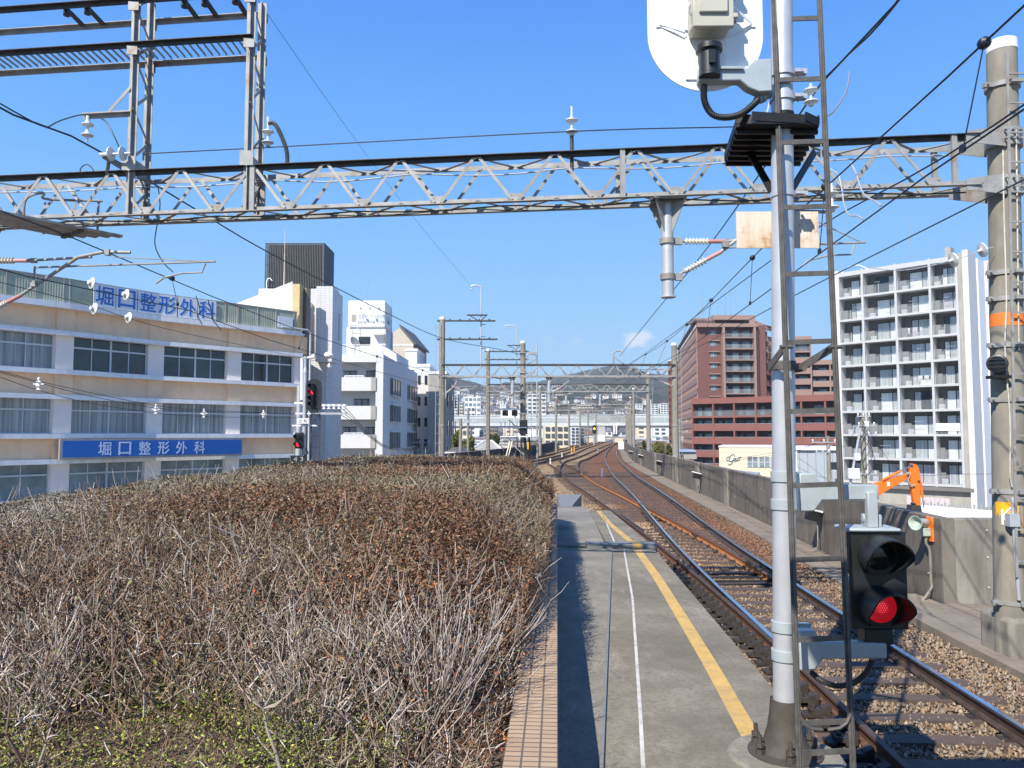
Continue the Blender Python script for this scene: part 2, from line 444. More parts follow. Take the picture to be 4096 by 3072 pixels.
C3 = lay(C3, brown, wbr); C3 = lay(C3, tan, wtan); C3 = lay(C3, red, np.clip(wred, 0, 1))
C3 = lay(C3, np.array((.33,.19,.10)), np.clip(sm(Y, 90, 170)*.6, 0, 1))
n0, n1 = X.shape; idx = np.arange(n0*n1).reshape(n0, n1)
F = np.stack([idx[:-1,:-1], idx[:-1,1:], idx[1:,1:], idx[1:,:-1]], -1).reshape(-1, 4)
def ballast_material():
    m, nt, bs = mk('ballast')
    a = nt.nodes.new('ShaderNodeVertexColor'); a.layer_name = 'tint'
    v = nt.nodes.new('ShaderNodeTexVoronoi'); v.inputs['Scale'].default_value = 17
    g = nt.nodes.new('ShaderNodeNewGeometry'); nt.links.new(g.outputs['Position'], v.inputs['Vector'])
    hsv = nt.nodes.new('ShaderNodeSeparateColor'); nt.links.new(v.outputs['Color'], hsv.inputs[0])
    mul = mixc(nt, 1., a.outputs[0], mixc(nt, hsv.outputs[0], (.45,.45,.45), (1.5,1.48,1.45)), 'MULTIPLY')
    d = mixc(nt, ramp(nt, v.outputs['Distance'], .35, .75), mul, (.02,.016,.012))
    nt.links.new(d, bs.inputs['Base Color']); bs.inputs['Roughness'].default_value = .95; bs.inputs['Specular IOR Level'].default_value = .2
    bump(nt, bs, v.outputs['Distance'], -.03, .9)
    return m
struct(np_mesh('ballast_bed', np.stack([X, Y, Z], -1).reshape(-1, 3), F, ballast_material(), attr=C3.reshape(-1, 3)))

# --- loose stones near the station (could not be counted)
def stones(N, ymin, ymax, pw, xlo, xhi, rmin, rmax):
    yy = ymin*(ymax/ymin)**(rg.random(N)**pw); xx = xlo(yy) + (xhi(yy)-xlo(yy))*rg.random(N)
    base = np.array([(1,0,0),(-1,0,0),(0,1,0),(0,-1,0),(0,0,1),(0,0,-1),(.7,.7,.3),(-.7,-.6,.4)], float)[:6]
    fs = np.array([(0,2,4),(2,1,4),(1,3,4),(3,0,4),(2,0,5),(1,2,5),(3,1,5),(0,3,5)])
    r = rmin + (rmax-rmin)*rg.random(N)**1.5
    ang = rg.random(N)*6.28; c, s = np.cos(ang), np.sin(ang)
    V = base[None] * (1 + .35*rg.normal(size=(N,6,1))) * r[:,None,None] * (rg.random((N,1,3))*.6+.65)
    V += rg.normal(size=V.shape)*r[:,None,None]*.22
    vx = V[...,0]*c[:,None]-V[...,1]*s[:,None]; vy = V[...,0]*s[:,None]+V[...,1]*c[:,None]
    z0 = -.195 + rg.random(N)*.02 + .028*np.clip((np.abs(xx-xat(A_,yy))-1.1)/.6, 0, 1)
    V = np.stack([vx+xx[:,None], vy+yy[:,None], V[...,2]+z0[:,None]], -1).reshape(-1, 3)
    Fq = (fs[None] + 6*np.arange(N)[:,None,None]).reshape(-1, 3)
    pal = np.array([(.30,.225,.155),(.24,.17,.11),(.37,.30,.22),(.18,.125,.085),(.31,.20,.12),(.27,.23,.19)])
    col = pal[rg.integers(0, 6, N)]*(.74+.36*rg.random((N,1)))
    ra = 1-sm(np.abs(xx-xat(A_,yy)), .9, 1.7); fr = sm(yy, 13, 22)
    wb = np.clip(fr*ra*.9 + fr*.75*sm(xx-xat(A_,yy), .6, 1.2), 0, 1)[:,None]
    col = col*(1-wb) + wb*np.array((.24,.13,.078))*(.7+.6*rg.random((N,1)))
    wt = (fr*sm(xat(B_,yy)-xx, -.6, .4))[:,None]
    col = col*(1-wt) + wt*np.array((.52,.36,.21))*(.7+.5*rg.random((N,1)))
    return V, Fq, np.repeat(col, 6, 0)
tintmat('stone', .9, spec=.25)
V, Fq, cc = stones(44000, 4.0, 26, .95, lambda y: np.where(y < 26, .0585*y+2.0, xat(B_, y)-2.2), lambda y: wr(y)*0+np.where(y<13, 6.1, xat(WALLR, y)-1.0), .012, .029)
struct(np_mesh('loose_ballast_stones', V, Fq, MATS['stone'], attr=cc), 'stuff')

# --- town ground far below the viaduct
GZ = -5.6
m, nt, bs = mk('town_ground_mat')
nz = noise(nt, .02, 6, .7); nt.links.new(mixc(nt, ramp(nt, nz, .35, .65), (.22,.20,.17), (.33,.30,.25)), bs.inputs['Base Color']); bs.inputs['Roughness'].default_value = .9
g = MB(); g.quad((-9000,-300,GZ), (9000,-300,GZ), (9000,14000,GZ), (-9000,14000,GZ)); struct(g.build('town_ground', m, smooth=0))
# viaduct body under the ballast
b = MB()
for side, P in ((-1, WALLL), (1, WALLR)):
    pts = [(p[0], p[1], 0) for p in P[::4]]
    b.sweep([(-.15,-5.6),(.15,-5.6),(.15,-.24),(-.15,-.24)] , pts)
struct(b.build('viaduct_side', MATS['dark_concrete'], smooth=0))

# --- rails
flat('rail_shine', (.62,.64,.68), .16, 1.0)
mat('rail_rust', (.125,.062,.036), .75, .15, .3, 6)
mat('rail_brown', (.085,.058,.045), .6, .3, .3, 6)
mat('rail_orange', (.33,.135,.045), .8, 0, .25, 5)
mat('sleeper_wood', (.105,.073,.055), .85, 0, .3, 3, grime=(.06,.045,.036), bmp=.5, bscale=30)
mat('fastening', (.055,.044,.038), .7, .3, .35, 14)
RP = [(-.065,-.153),(.065,-.153),(.065,-.140),(.012,-.118),(.012,-.045),(.034,-.032),(.034,-.006),(.026,0),(-.026,0),(-.034,-.006),(-.034,-.032),(-.012,-.045),(-.012,-.118),(-.065,-.140)]
def make_rail(parent, pts, top, side, name='rail', scale=1.):
    b = MB(); n = len(RP); m0 = len(b.mi)
    b.sweep([(x*scale, z) for x, z in RP], [(p[0], p[1], 0) for p in pts])
    for i in range(len(pts)-1):
        for k in (6, 7, 8): b.mi[i*n+k] = 1
    return b.build(name, [MATS[side], MATS[top]], parent, world=True, smooth=30)
def clip(P, y0, y1):
    Q = [p for p in P if y0 <= p[1] <= y1]
    def at(y): return np.array((xat(P, y), y))
    return [at(max(y0, P[0][1]))]+[q for q in Q]+[at(min(y1, P[-1][1]))]
def dense(P, n):
    P = np.array(P); s = np.r_[0, np.cumsum(np.hypot(*np.diff(P, axis=0).T))]; u = np.linspace(0, s[-1], n)
    return np.c_[np.interp(u, s, P[:,0]), np.interp(u, s, P[:,1])]
AL, AR = offset(A_, -.75), offset(A_, .75); BL, BR = offset(B_, -.75), offset(B_, .75)
G0 = 1.50
sl0 = MB(); sl0.box((0,0,-.235), (2.5,.20,.15))
def sleepers(parent, P, y0, y1, step, length=2.5, jit=.03, wide=None, left=None, right=None):
    src = None; y = y0
    while y < y1:
        x0, x1 = (xat(P, y)-length/2, xat(P, y)+length/2) if left is None else (left(y), right(y))
        cx = (x0+x1)/2 + rnd.uniform(-jit, jit); L = x1-x0
        if src is None:
            bb = MB(); bb.box((0,0,-.232), (1,.215,.15)); src = bb.build('sleeper', MATS['sleeper_wood'], parent, world=False, smooth=0); o = src
        else:
            o = src.copy(); COL.objects.link(o); o.parent = parent
        o.location = (cx-parent.location.x, y-parent.location.y, rnd.uniform(-.006,.006)-(.028 if y > 24 else 0)); o.scale = (L, 1, 1)
        hd = math.atan2(xat(P, y+1)-xat(P, y-1), 2); o.rotation_euler = (0, 0, -hd)
        y += step
ta = thing('railway_track', 'main running track with dark polished rails curving right beside the concrete parapet', 'track', (4.1, 7.4, 0))
# near part: the two stock rails; the left running rail of the main line is a switch blade from y=10 to the frog
make_rail(ta, clip(AR, -4, 300), 'rail_shine', 'rail_brown')
stockL = [p for p in offset(A_, -.75) if p[1] < 10.2]+[p for p in BL if p[1] >= 10.4]
bl = clip(AL, 9.6, 300)
for i, p in enumerate(bl):
    if p[1] < 16: p[0] += .045*(1-(p[1]-9.6)/6.4)
make_rail(ta, bl, 'rail_shine', 'rail_brown', 'rail', .96)
sleepers(ta, A_, 2.2, 31, .60, left=lambda y: min(xat(AL,y), xat(BL,max(y,8)))-.48, right=lambda y: xat(AR,y)+.48)
sleepers(ta, A_, 31, 61, .62)
tb = thing('railway_track', 'rust brown siding track splitting off the main line past the platform end', 'track', (4.4, 25, 0))
make_rail(tb, stockL, 'rail_brown', 'rail_rust')
br = clip(BR, 15.2, 300)
for p in br:
    if p[1] < 19: p[0] -= .05*(1-(p[1]-15.2)/3.8)
make_rail(tb, br, 'rail_brown', 'rail_orange')
sleepers(tb, B_, 33, 74, .62)
tcc = thing('railway_track', 'rusty yard track next left of the siding, leading to far gantries', 'track', (2.8, 80, 0))
make_rail(tcc, offset(C_, -.75), 'rail_brown', 'rail_rust'); make_rail(tcc, offset(C_, .75), 'rail_brown', 'rail_rust')
sleepers(tcc, C_, 58, 110, .8)
tdd = thing('railway_track', 'leftmost yard track running along the dark left parapet', 'track', (-.3, 82, 0))
make_rail(tdd, offset(D_, -.75), 'rail_brown', 'rail_rust'); make_rail(tdd, offset(D_, .75), 'rail_brown', 'rail_rust')
sleepers(tdd, D_, 62, 112, .9)
te = thing('railway_track', 'short crossover track joining the siding to the yard track', 'track', (4.6, 75, 0))
CE = crom([(4.3,57),(4.35,62),(4.3,68),(4.2,76),(4.5,86),(6.0,97)], 60)
make_rail(te, offset(CE, -.75), 'rail_brown', 'rail_rust'); make_rail(te, offset(CE, .75), 'rail_brown', 'rail_rust')
tf = thing('railway_track', 'curved connecting track between the two yard tracks at far left', 'track', (1.0, 82, 0))
CF = crom([(-1.6,62),(-.3,70),(.6,78),(1.0,84),(2.4,94),(5.6,112)], 60)
make_rail(tf, offset(CF, -.75), 'rail_brown', 'rail_rust'); make_rail(tf, offset(CF, .75), 'rail_brown', 'rail_rust')
# rail fastenings, chairs and the switch gear (near part only)
def fastening(P, y):
    Q = np.array(P); x = np.interp(y, Q[:,1], Q[:,0]); b = MB()
    b.box((x, y, -.158), (.34,.15,.018))
    for sd_ in (-1, 1):
        b.box((x+sd_*.085, y, -.136), (.05,.10,.035)); b.cyl((x+sd_*.088, y, -.13), (x+sd_*.088, y, -.092), .016, n=6)
    b.build('rail_fastening', MATS['fastening'], ta, smooth=0)
b = MB(); y = 4.0
for q in range(24): [fastening(P_, 4.0+.6*q) for P_ in (AR, stockL)]
for q in range(24):
    y = 10.6+.8*q
    fastening(bl, y)
    if y > 16: fastening(br, y)
y = 6.4
while y < 15.3:                       # heavy rail braces along the outside of the near stock rail
    Q = np.array(stockL); x = np.interp(y, Q[:,1], Q[:,0]); b = MB()
    b.box((x-.20, y, -.115), (.20,.12,.075)); b.box((x-.13, y, -.07), (.09,.10,.05), M=Matrix.Rotation(R(-25),3,'Y')); b.cyl((x-.26,y,-.09),(x-.26,y,-.045),.022,n=6)
    b.box((x-.30, y+.02, -.14), (.16,.16,.03))
    y += .36; b.build('rail_brace', MATS['fastening'], ta, smooth=0)
for yy in (15.0, 15.35, 15.7, 16.1):
    b = MB()
    xl, xr = np.interp(yy, np.array(stockL)[:,1], np.array(stockL)[:,0]), xat(AR, yy)
    b.tube([(xl-.42, yy, -.10), (xl-.1, yy, -.12), (xr-.12, yy, -.11), (xr+.25, yy, -.10)], .020, 6)
    for x in (xl-.30, xr-.2, xr+.12): b.box((x, yy, -.08), (.16,.20,.10)); b.box((x+.03, yy+.08, -.02), (.07,.07,.07))
    b.box((xl+.27, yy, -.075), (.07,.05,.06)); b.build('point_rod', MATS['black_steel'], ta)
for P, yy in ((stockL, 33.5), (stockL, 28.6), (stockL, 20), (bl, 13.2), (AR, 24), (br, 22), (AR, 33), (bl, 31)):   # fishplates
    Q = np.array(P); x = np.interp(yy, Q[:,1], Q[:,0])
    b = MB()
    for sd_ in (-1, 1): b.box((x+sd_*.03, yy, -.08), (.02,.6,.07)); [b.cyl((x+sd_*.03, yy+k, -.08), (x+sd_*.075, yy+k, -.08), .02, n=6) for k in (-.22,-.08,.08,.22)]
    b.build('fishplate', MATS['fastening'], ta, smooth=0)
b = MB()                                                              # check rail and frog wing rails
ch = [p+np.array((.11,0)) for p in clip(BL, 22.5, 26.8)]
b.sweep(RP, [(p[0], p[1], 0) for p in dense(ch, 14)]); b.build('check_rail', MATS['rail_brown'], tb)

# --- platform
PZ = .37
def slabmat(name, col, dark, pale):
    m, nt, bs = mk(name)
    n1 = noise(nt, 1.1, 8, .72); n2 = noise(nt, 26, 6, .75); n3 = noise(nt, 3.2, 6, .7, sc=(1, .35, 1)); n4 = noise(nt, .5, 4, .6)
    c = mixc(nt, ramp(nt, n1, .35, .65), dark, col); c = mixc(nt, ramp(nt, n3, .52, .72, 0, .75), c, pale); c = mixc(nt, ramp(nt, n2, .42, .68, 0, .6), c, tuple(x*.55 for x in dark))
    c = mixc(nt, ramp(nt, n4, .48, .66, 0, .75), c, tuple(x*.72 for x in dark))
    nt.links.new(c, bs.inputs['Base Color']); bs.inputs['Roughness'].default_value = .9; bs.inputs['Specular IOR Level'].default_value = .3; bump(nt, bs, n2, .01, .4); MATS[name] = m
slabmat('platform_concrete', (.285,.255,.195), (.175,.155,.115), (.38,.345,.28))
slabmat('platform_pale', (.30,.275,.225), (.20,.185,.15), (.38,.35,.29))
mat('bar_grey', (.185,.195,.195), .8, 0, .08, 1.5, bmp=.2)
def edge(y): return float(np.interp(y, [-3, 7.35, 14, 17.7, 26], [1.87, 2.46, 2.84, 3.05, 3.28]))
def wallx(y): return .0585*y
def slab(mb, L, Rr, y0, y1, z0, z1, zb=-.3, n=8):
    yy = [y0+(y1-y0)*i/n for i in range(n+1)]
    top = [(L(y), y, z0+(z1-z0)*(y-y0)/(y1-y0)) for y in yy]; to2 = [(Rr(y), y, z0+(z1-z0)*(y-y0)/(y1-y0)) for y in yy]
    for i in range(n): mb.quad(top[i], to2[i], to2[i+1], top[i+1])
    for a in (top, to2):
        for i in range(n):
            p, q = a[i], a[i+1]; mb.quad(p, q, (q[0], q[1], zb), (p[0], p[1], zb))
    for i in (0, n): mb.quad(top[i], to2[i], (to2[i][0], to2[i][1], zb), (top[i][0], top[i][1], zb))
kerbx = lambda y: .70+(y-6.1)*.1364
pl = thing('station_platform', 'weathered concrete platform end with a yellow edge line', 'platform', (1.5, 10, 0))
b = MB(); slab(b, kerbx, edge, -3, 16.4, PZ, PZ); b.build('platform_slab', MATS['platform_concrete'], pl, smooth=0)
b = MB(); slab(b, lambda y: wallx(y)+.0, lambda y: kerbx(y)-.004, -3, 16.4, PZ+.012, PZ+.012); b.build('platform_margin', MATS['platform_pale'], pl, smooth=0)
b = MB(); b.sweep([(-.02,.37),(.016,.37),(.012,.398),(-.016,.398)], [(kerbx(y)+.0, y, 0) for y in np.linspace(4.4, 15.6, 24)]); b.build('joint_strip', MATS['bar_grey'], pl)
b = MB(); slab(b, wallx, lambda y: 2.02+(y-16.8)*.055, 16.8, 25.6, PZ+.01, PZ+.01); b.build('platform_margin', MATS['platform_pale'], pl, smooth=0)
b = MB(); slab(b, lambda y: 2.07+(y-16.8)*.055, edge, 16.8, 25.9, PZ, .22); b.build('platform_slab', MATS['platform_concrete'], pl, smooth=0)
b = MB(); b.b2((1.57, 16.3, .30), (3.04, 16.72, .465)); b.build('cable_cover', MATS['bar_grey'], pl, bevel=.012)
b = MB(); b.b2((.99, 16.44, .30), (1.56, 16.70, .415)); b.build('cable_cover', MATS['platform_pale'], pl, bevel=.008)
b = MB(); b.prism([(1.60,26.1,-.25),(2.02,26.1,-.25),(2.78,31,-.25),(1.80,31,-.25)], (0,0,.6)); b.build('end_plinth', MATS['bar_grey'], pl, smooth=0)
yl = [(1.75,4.6),(2.07,8.2),(2.23,10.3),(2.43,13.0),(2.66,17.2),(2.70,21.5),(2.87,25.9)]
def ribbon(mb, pts, wd, zf, n=60):
    P = dense(pts, n); L, Rr = offset(P, -wd/2), offset(P, wd/2)
    for i in range(n-1): mb.quad((L[i][0],L[i][1],zf(L[i][1])), (Rr[i][0],Rr[i][1],zf(Rr[i][1])), (Rr[i+1][0],Rr[i+1][1],zf(Rr[i+1][1])), (L[i+1][0],L[i+1][1],zf(L[i+1][1])))
zpl = lambda y: (PZ if y < 16.8 else PZ-(y-16.8)*.0165)+.004
b = MB(); ribbon(b, [p for p in yl if p[1] < 13.5]+[(2.60,16.1)], .155, zpl); ribbon(b, [(2.66,16.9),(2.70,21.5),(2.87,25.8)], .15, zpl, 30)
b.b2((2.54,16.295,.32),(2.72,16.726,.469)); b.build('yellow_line', MATS['yellow_paint'], pl, smooth=0)
b = MB(); ribbon(b, [(.82,4.6),(.95,5.74),(1.1,6.76),(1.76,11.4),(2.33,16.2)], .032, zpl); b.build('white_line', MATS['worn_white'], pl, smooth=0); b = MB(); ribbon(b, [(2.25,16.9),(2.9,25)], .035, zpl, 30); b.build('white_line', MATS['worn_white'], pl, smooth=0)

# --- planter: brick-tiled wall and coping, soil
brickmat('coping_tile', (.50,.355,.225), (.43,.30,.185), (.14,.11,.085), .1005, .064, .0065, .7, .5, 'xy', 0., var=.25)
brickmat('wall_tile', (.30,.17,.10), (.25,.14,.085), (.16,.13,.11), .215, .066, .009, .75, .4, 'yz', .5)
pw = thing('planter_wall', 'low brown brick wall with tan tiled coping beside the platform', 'wall', (0,0,0), -YAW)
b = MB(); b.b2((-.20, 3.0, -.2), (-.012, 19.6, .945)); b.build('wall', MATS['wall_tile'], pw, world=False, smooth=0)
b = MB(); b.b2((-.302, 3.0, .94), (0, 19.6, 1.0)); b.build('coping', MATS['coping_tile'], pw, world=False, smooth=0, bevel=.008)
b = MB(); b.b2((-5.85, 20.6, -.2), (-.012, 20.8, .9)); b.b2((-5.95, 2.5, -.2), (-5.75, 20.8, .95)); b.build('back_wall', MATS['wall_tile'], pw, world=False, smooth=0)
def soil_material():
    m, nt, bs = mk('soil')
    n1 = noise(nt, 3, 8, .7); n2 = noise(nt, 40, 4, .7)
    c = mixc(nt, ramp(nt, n1, .35, .65), (.11,.075,.05), (.21,.15,.10)); c = mixc(nt, ramp(nt, n2, .45, .7), c, (.05,.035,.025))
    nt.links.new(c, bs.inputs['Base Color']); bs.inputs['Roughness'].default_value = 1; bump(nt, bs, n2, .03, .8)
    return m
gx = np.linspace(-5.75, -.30, 56); gy = np.linspace(2.5, 20.6, 144)
GX, GY = np.meshgrid(gx, gy); SZ = .90 + rg.normal(0,.012,GX.shape) + .04*np.sin(GX*2.1+GY*1.3)
cy, sy = math.cos(YAW), math.sin(YAW)
P3 = np.stack([GX*cy+GY*sy, GY*cy-GX*sy, SZ], -1).reshape(-1,3); ii = np.arange(GX.size).reshape(GX.shape)
struct(np_mesh('planter_soil', P3, np.stack([ii[:-1,:-1], ii[:-1,1:], ii[1:,1:], ii[1:,:-1]], -1).reshape(-1,4), soil_material()))

# --- parapets and walkway
def walkway_material():
    m, nt, bs = mk('walkway')
    n1 = noise(nt, .9, 6, .7); n2 = noise(nt, 9, 4, .7)
    c = mixc(nt, ramp(nt, n1, .3, .7), (.17,.14,.105), (.28,.235,.18)); c = mixc(nt, ramp(nt, n2, .5, .75, 0, .5), c, (.08,.065,.05))
    nt.links.new(c, bs.inputs['Base Color']); bs.inputs['Roughness'].default_value = .95; bump(nt, bs, n2, .02, .4)
    return m
WK = walkway_material()
b = MB()
Pn = offset(WALLR, -.95); b.sweep([(-.0,-.3),(.93,-.3),(.93,-.13),(-.0,-.13)], [(p[0],p[1],0) for p in Pn[1:]])
b.b2((6.25,13.1,-.3),(7.2,13.9,-.066))
struct(b.build('concrete_walkway', WK, smooth=0))
b = MB(); b.prism([(6.0,8.0,-.3),(9.8,8.0,-.3),(9.8,13.09,-.3),(6.28,13.09,-.3),(6.15,11.0,-.3)], (0,0,.235)); struct(b.build('concrete_footway', WK, smooth=0))
rw = thing('parapet_wall', 'stained concrete parapet wall along the right of the tracks', 'wall', (7.5, 16, -.2))
b = MB(); b.sweep([(0,-.35),(.22,-.35),(.22,1.33),(.20,1.345),(.02,1.345),(0,1.33)], [(p[0],p[1],0) for p in WALLR]); b.build('wall', MATS['dark_concrete'], rw, smooth=20)
b = MB(); b.b2((7.462,13.1,-.35),(9.9,13.32,1.342)); b.build('return_wall', MATS['concrete'], rw, bevel=.012)
for yy in (31.5, 38.5, 46, 58, 72):
    x = float(xat(WALLR, yy)); b = MB(); b.box((x-.03, yy, .5), (.10, .55, 1.70)); b.build('pillar', MATS['concrete'], rw, bevel=.01)
b = MB()                                                             # old wall bolts
for yy in np.linspace(13.6, 30, 9):
    for z in (.35, .95): x = float(xat(WALLR, yy)); b.cyl((x-.012,yy,z),(x+.01,yy,z),.016,n=8)
for x in (8.0, 8.7, 9.3):
    for z in (.2, .7, 1.15): b.cyl((x,13.085,z),(x,13.12,z),.016,n=8)
b.build('wall_plug', MATS['worn_white'], rw)
lw = thing('parapet_wall', 'long black stained parapet wall along the far left of the tracks', 'wall', (-7.5, 50, -.2))
b = MB(); b.sweep([(-.2,-.35),(0,-.35),(0,1.18),(-.2,1.18)], [(p[0],p[1],0) for p in WALLL]); b.build('wall', MATS['black_concrete'], lw, smooth=20)
b = MB(); b.sweep([(-.24,1.18),(.04,1.18),(.04,1.24),(-.24,1.24)], [(p[0],p[1],0) for p in WALLL]); b.build('coping', MATS['concrete'], lw, smooth=20)
for yy in (56, 63, 72, 82, 95, 110):
    x = float(xat(WALLL, yy)); b = MB(); b.box((x+.05, yy, .42), (.12,.5,1.5)); b.build('pillar', MATS['concrete'], lw)
# ================================================================== the hedge
tintmat('twig', .8, spec=.25); tintmat('leaf', .55, spec=.35)
def vnoise(x, y, seed, sc):
    """cheap smooth value noise"""
    r = np.random.default_rng(seed); tab = r.random((64, 64)); x = x*sc+17; y = y*sc+17
    xi = np.floor(x).astype(int); yi = np.floor(y).astype(int); fx = x-xi; fy = y-yi; fx = fx*fx*(3-2*fx); fy = fy*fy*(3-2*fy)
    t = lambda i, j: tab[i % 64, j % 64]
    return (t(xi,yi)*(1-fx)+t(xi+1,yi)*fx)*(1-fy)+(t(xi,yi+1)*(1-fx)+t(xi+1,yi+1)*fx)*fy
HL, HR, H0, H1 = -5.7, -.27, 4.2, 20.6
SOIL = .9
def edg(s): return HR + .15*sm(s, 6.3, 9.0) - .10*(1-sm(s, 4.5, 6))
def canopy(l, s):
    z = 1.99 + .02*np.clip(-l/5.5, 0, 1)*(1-.7*sm(s,11,20)) + .09*vnoise(l, s, 1, .9) + .06*vnoise(l, s, 2, 2.3) + .03*np.clip((s-12)/8, 0, 1)
    z -= (.50-.12*np.clip(-l/5.5, 0, 1))*(1-sm(s, 4.6, 8.2)) + .22*(1-sm(s, 4.0, 6.3))
    z -= .55*(1-sm(edg(s)-l, 0, .9))**1.5 + .08*(1-sm(l-HL, 0, .5))
    z -= .25*(1-sm(H1-s, 0, .8))
    return z
def rustpatch(l, s):
    p = np.zeros(np.shape(l))
    for cl, cs, rl, rs in ((-2.7,8.1,1.7,.95), (-.75,6.6,.9,1.7), (-1.4,16,2.8,3.0), (-2.2,12.4,1.3,.8)):
        p = np.maximum(p, np.exp(-(((l-cl)/rl)**2+((s-cs)/rs)**2)))
    return np.clip(p*1.1+(vnoise(l, s, 9, 1.6)-.5)*.7, 0, 1)
def tol(l, s, z):
    return np.stack([l*cy+s*sy, s*cy-l*sy, z], -1)
hr = np.random.default_rng(11)
def twigs(N, smin, smax, lo, hi, wd, depth, flatblade, kind, spread=.75, pw=1.0):
    """N bent twigs rooted in the canopy shell"""
    s = smin+(smax-smin)*hr.random(N)**pw; l = HL+(edg(s)-HL)*hr.random(N)
    zt = canopy(l, s); z = zt - depth*hr.random(N)**1.6 - .05
    z = np.maximum(z, SOIL+.05)
    d = np.stack([hr.normal(0, spread, N), hr.normal(0, spread, N), np.abs(hr.normal(.85, .35, N))], -1)
    side = np.clip(1-(edg(s)-l)/.5, 0, 1); d[:,0] += side*.45
    d /= np.linalg.norm(d, axis=1)[:,None]
    L = lo+(hi-lo)*hr.random(N)**1.5
    P0 = tol(l, s, z); bend = hr.normal(0, .25, (N,3)); d2 = d+bend; d2 /= np.linalg.norm(d2, axis=1)[:,None]
    P1 = P0+d*(L*.55)[:,None]; P2 = P1+d2*(L*.45)[:,None]
    w0 = wd*(.6+.8*hr.random(N))
    a = np.cross(d, hr.normal(size=(N,3))); a /= np.linalg.norm(a, axis=1)[:,None]; bb = np.cross(d, a)
    if flatblade:
        V = np.stack([P0-a*w0[:,None], P0+a*w0[:,None], P1-a*w0[:,None]*.8, P1+a*w0[:,None]*.8, P2-a*w0[:,None]*.35, P2+a*w0[:,None]*.35], 1)
        F = np.array([(0,1,3,2),(2,3,5,4)]); k = 6
    else:
        ring = [a, -.5*a+.87*bb, -.5*a-.87*bb]
        V = np.stack([P0+r*w0[:,None] for r in ring]+[P1+r*w0[:,None]*.85 for r in ring]+[P2+r*w0[:,None]*.45 for r in ring], 1)
        F = np.array([(0,1,4,3),(1,2,5,4),(2,0,3,5),(3,4,7,6),(4,5,8,7),(5,3,6,8)]); k = 9
    # colour: pale grey bark to brown, in patches
    pn = vnoise(l, s, 5, .55)*.65+vnoise(l, s, 6, 1.7)*.35
    pale = np.array((.46,.395,.345)); brown = np.array((.25,.158,.105)); olive = np.array((.22,.19,.125)); rust_ = np.array((.18,.085,.045))
    g = (sm(pn, .30, .56)*(1-.55*rustpatch(l, s)))[:,None]; c = brown*(1-g)+pale*1.12*g
    c = np.where(hr.random(N)[:,None] < .22, olive, c)
    rp = rustpatch(l, s)*.7
    c = np.where(hr.random(N)[:,None] < rp[:,None], rust_, c)
    c = c*(.40+1.15*hr.random((N,1))); c = np.where(hr.random((N,1)) < .07, np.array((.62,.57,.52)), c)  # a few near white twigs: sun glints painted into the colour
    Fq = (F[None]+k*np.arange(N)[:,None,None]).reshape(-1, 4)
    return V.reshape(-1,3), Fq, np.repeat(c, k, 0)
def leaves(N, smin, smax, size, depth, pw=1.0, pal=None, l0=HL, l1=HR, zoff=0., low=None):
    s = smin+(smax-smin)*hr.random(N)**pw; l = l0+((edg(s) if l1 == HR else l1)-l0)*hr.random(N)
    if low is None:
        z = canopy(l, s)+.05+zoff-depth*hr.random(N)**1.5
    else: z = SOIL+.02+low*hr.random(N)**1.3
    z = np.maximum(z, SOIL+.02)
    P = tol(l, s, z); sz = size*(.55+.8*hr.random(N))
    n = hr.normal(size=(N,3)); n[:,2] = np.abs(n[:,2])+.4; n /= np.linalg.norm(n, axis=1)[:,None]
    a = np.cross(n, hr.normal(size=(N,3))); a /= np.linalg.norm(a, axis=1)[:,None]; b_ = np.cross(n, a)
    sz = sz[:,None]
    V = np.stack([P-a*sz, P+b_*sz*.42+n*sz*.1, P+a*sz, P-b_*sz*.42+n*sz*.1], 1)
    if pal is None:
        rp = rustpatch(l, s)
        ol = np.array([(.135,.112,.058),(.18,.145,.085),(.10,.095,.045),(.24,.19,.115)])[hr.integers(0,4,N)]
        ru = np.array([(.17,.076,.036),(.14,.062,.032),(.20,.098,.045),(.12,.06,.035)])[hr.integers(0,4,N)]
        c = np.where((hr.random(N) < rp*.9+.05)[:,None], ru, ol)
    else: c = np.array(pal)[hr.integers(0, len(pal), N)]
    c = c*(.55+1.1*hr.random((N,1)))
    Fq = (np.array([(0,1,2,3)])[None]+4*np.arange(N)[:,None,None]).reshape(-1,4)
    return V.reshape(-1,3), Fq, np.repeat(c, 4, 0)
def join(parts):
    Vs, Fs, Cs = [], [], []; o = 0
    for v, f, c in parts: Vs.append(v); Fs.append(f+o); Cs.append(c); o += len(v)
    return np.concatenate(Vs), np.concatenate(Fs), np.concatenate(Cs)
hd = thing('azalea_hedge', 'broad winter hedge of bare grey twigs and rusty brown leaves filling the planter', 'hedge', T(-2.5, 12, SOIL))
def hpart(name, parts, mt):
    V, F, c = join(parts); L = hd.location
    o = np_mesh(name, V-np.array(L), F, mt, attr=c); o.parent = hd; return o
hpart('twig', [twigs(5200, 4.1, 5.3, .05, .2, .0040, .75, False, 0, .8), twigs(9500, 4.9, 6.6, .04, .16, .0042, .24, False, 0, .65), twigs(36000, 6.3, 9.5, .04, .13, .0045, .46, False, 0, .62), twigs(50000, 9.0, 14, .05, .14, .0062, .40, False, 0, .65), twigs(52000, 13.5, 20.6, .06, .16, .0088, .34, True, 0, .7),
      twigs(3500, 4.8, 20.4, .2, .42, .0048, .30, False, 0, .7)], MATS['twig'])
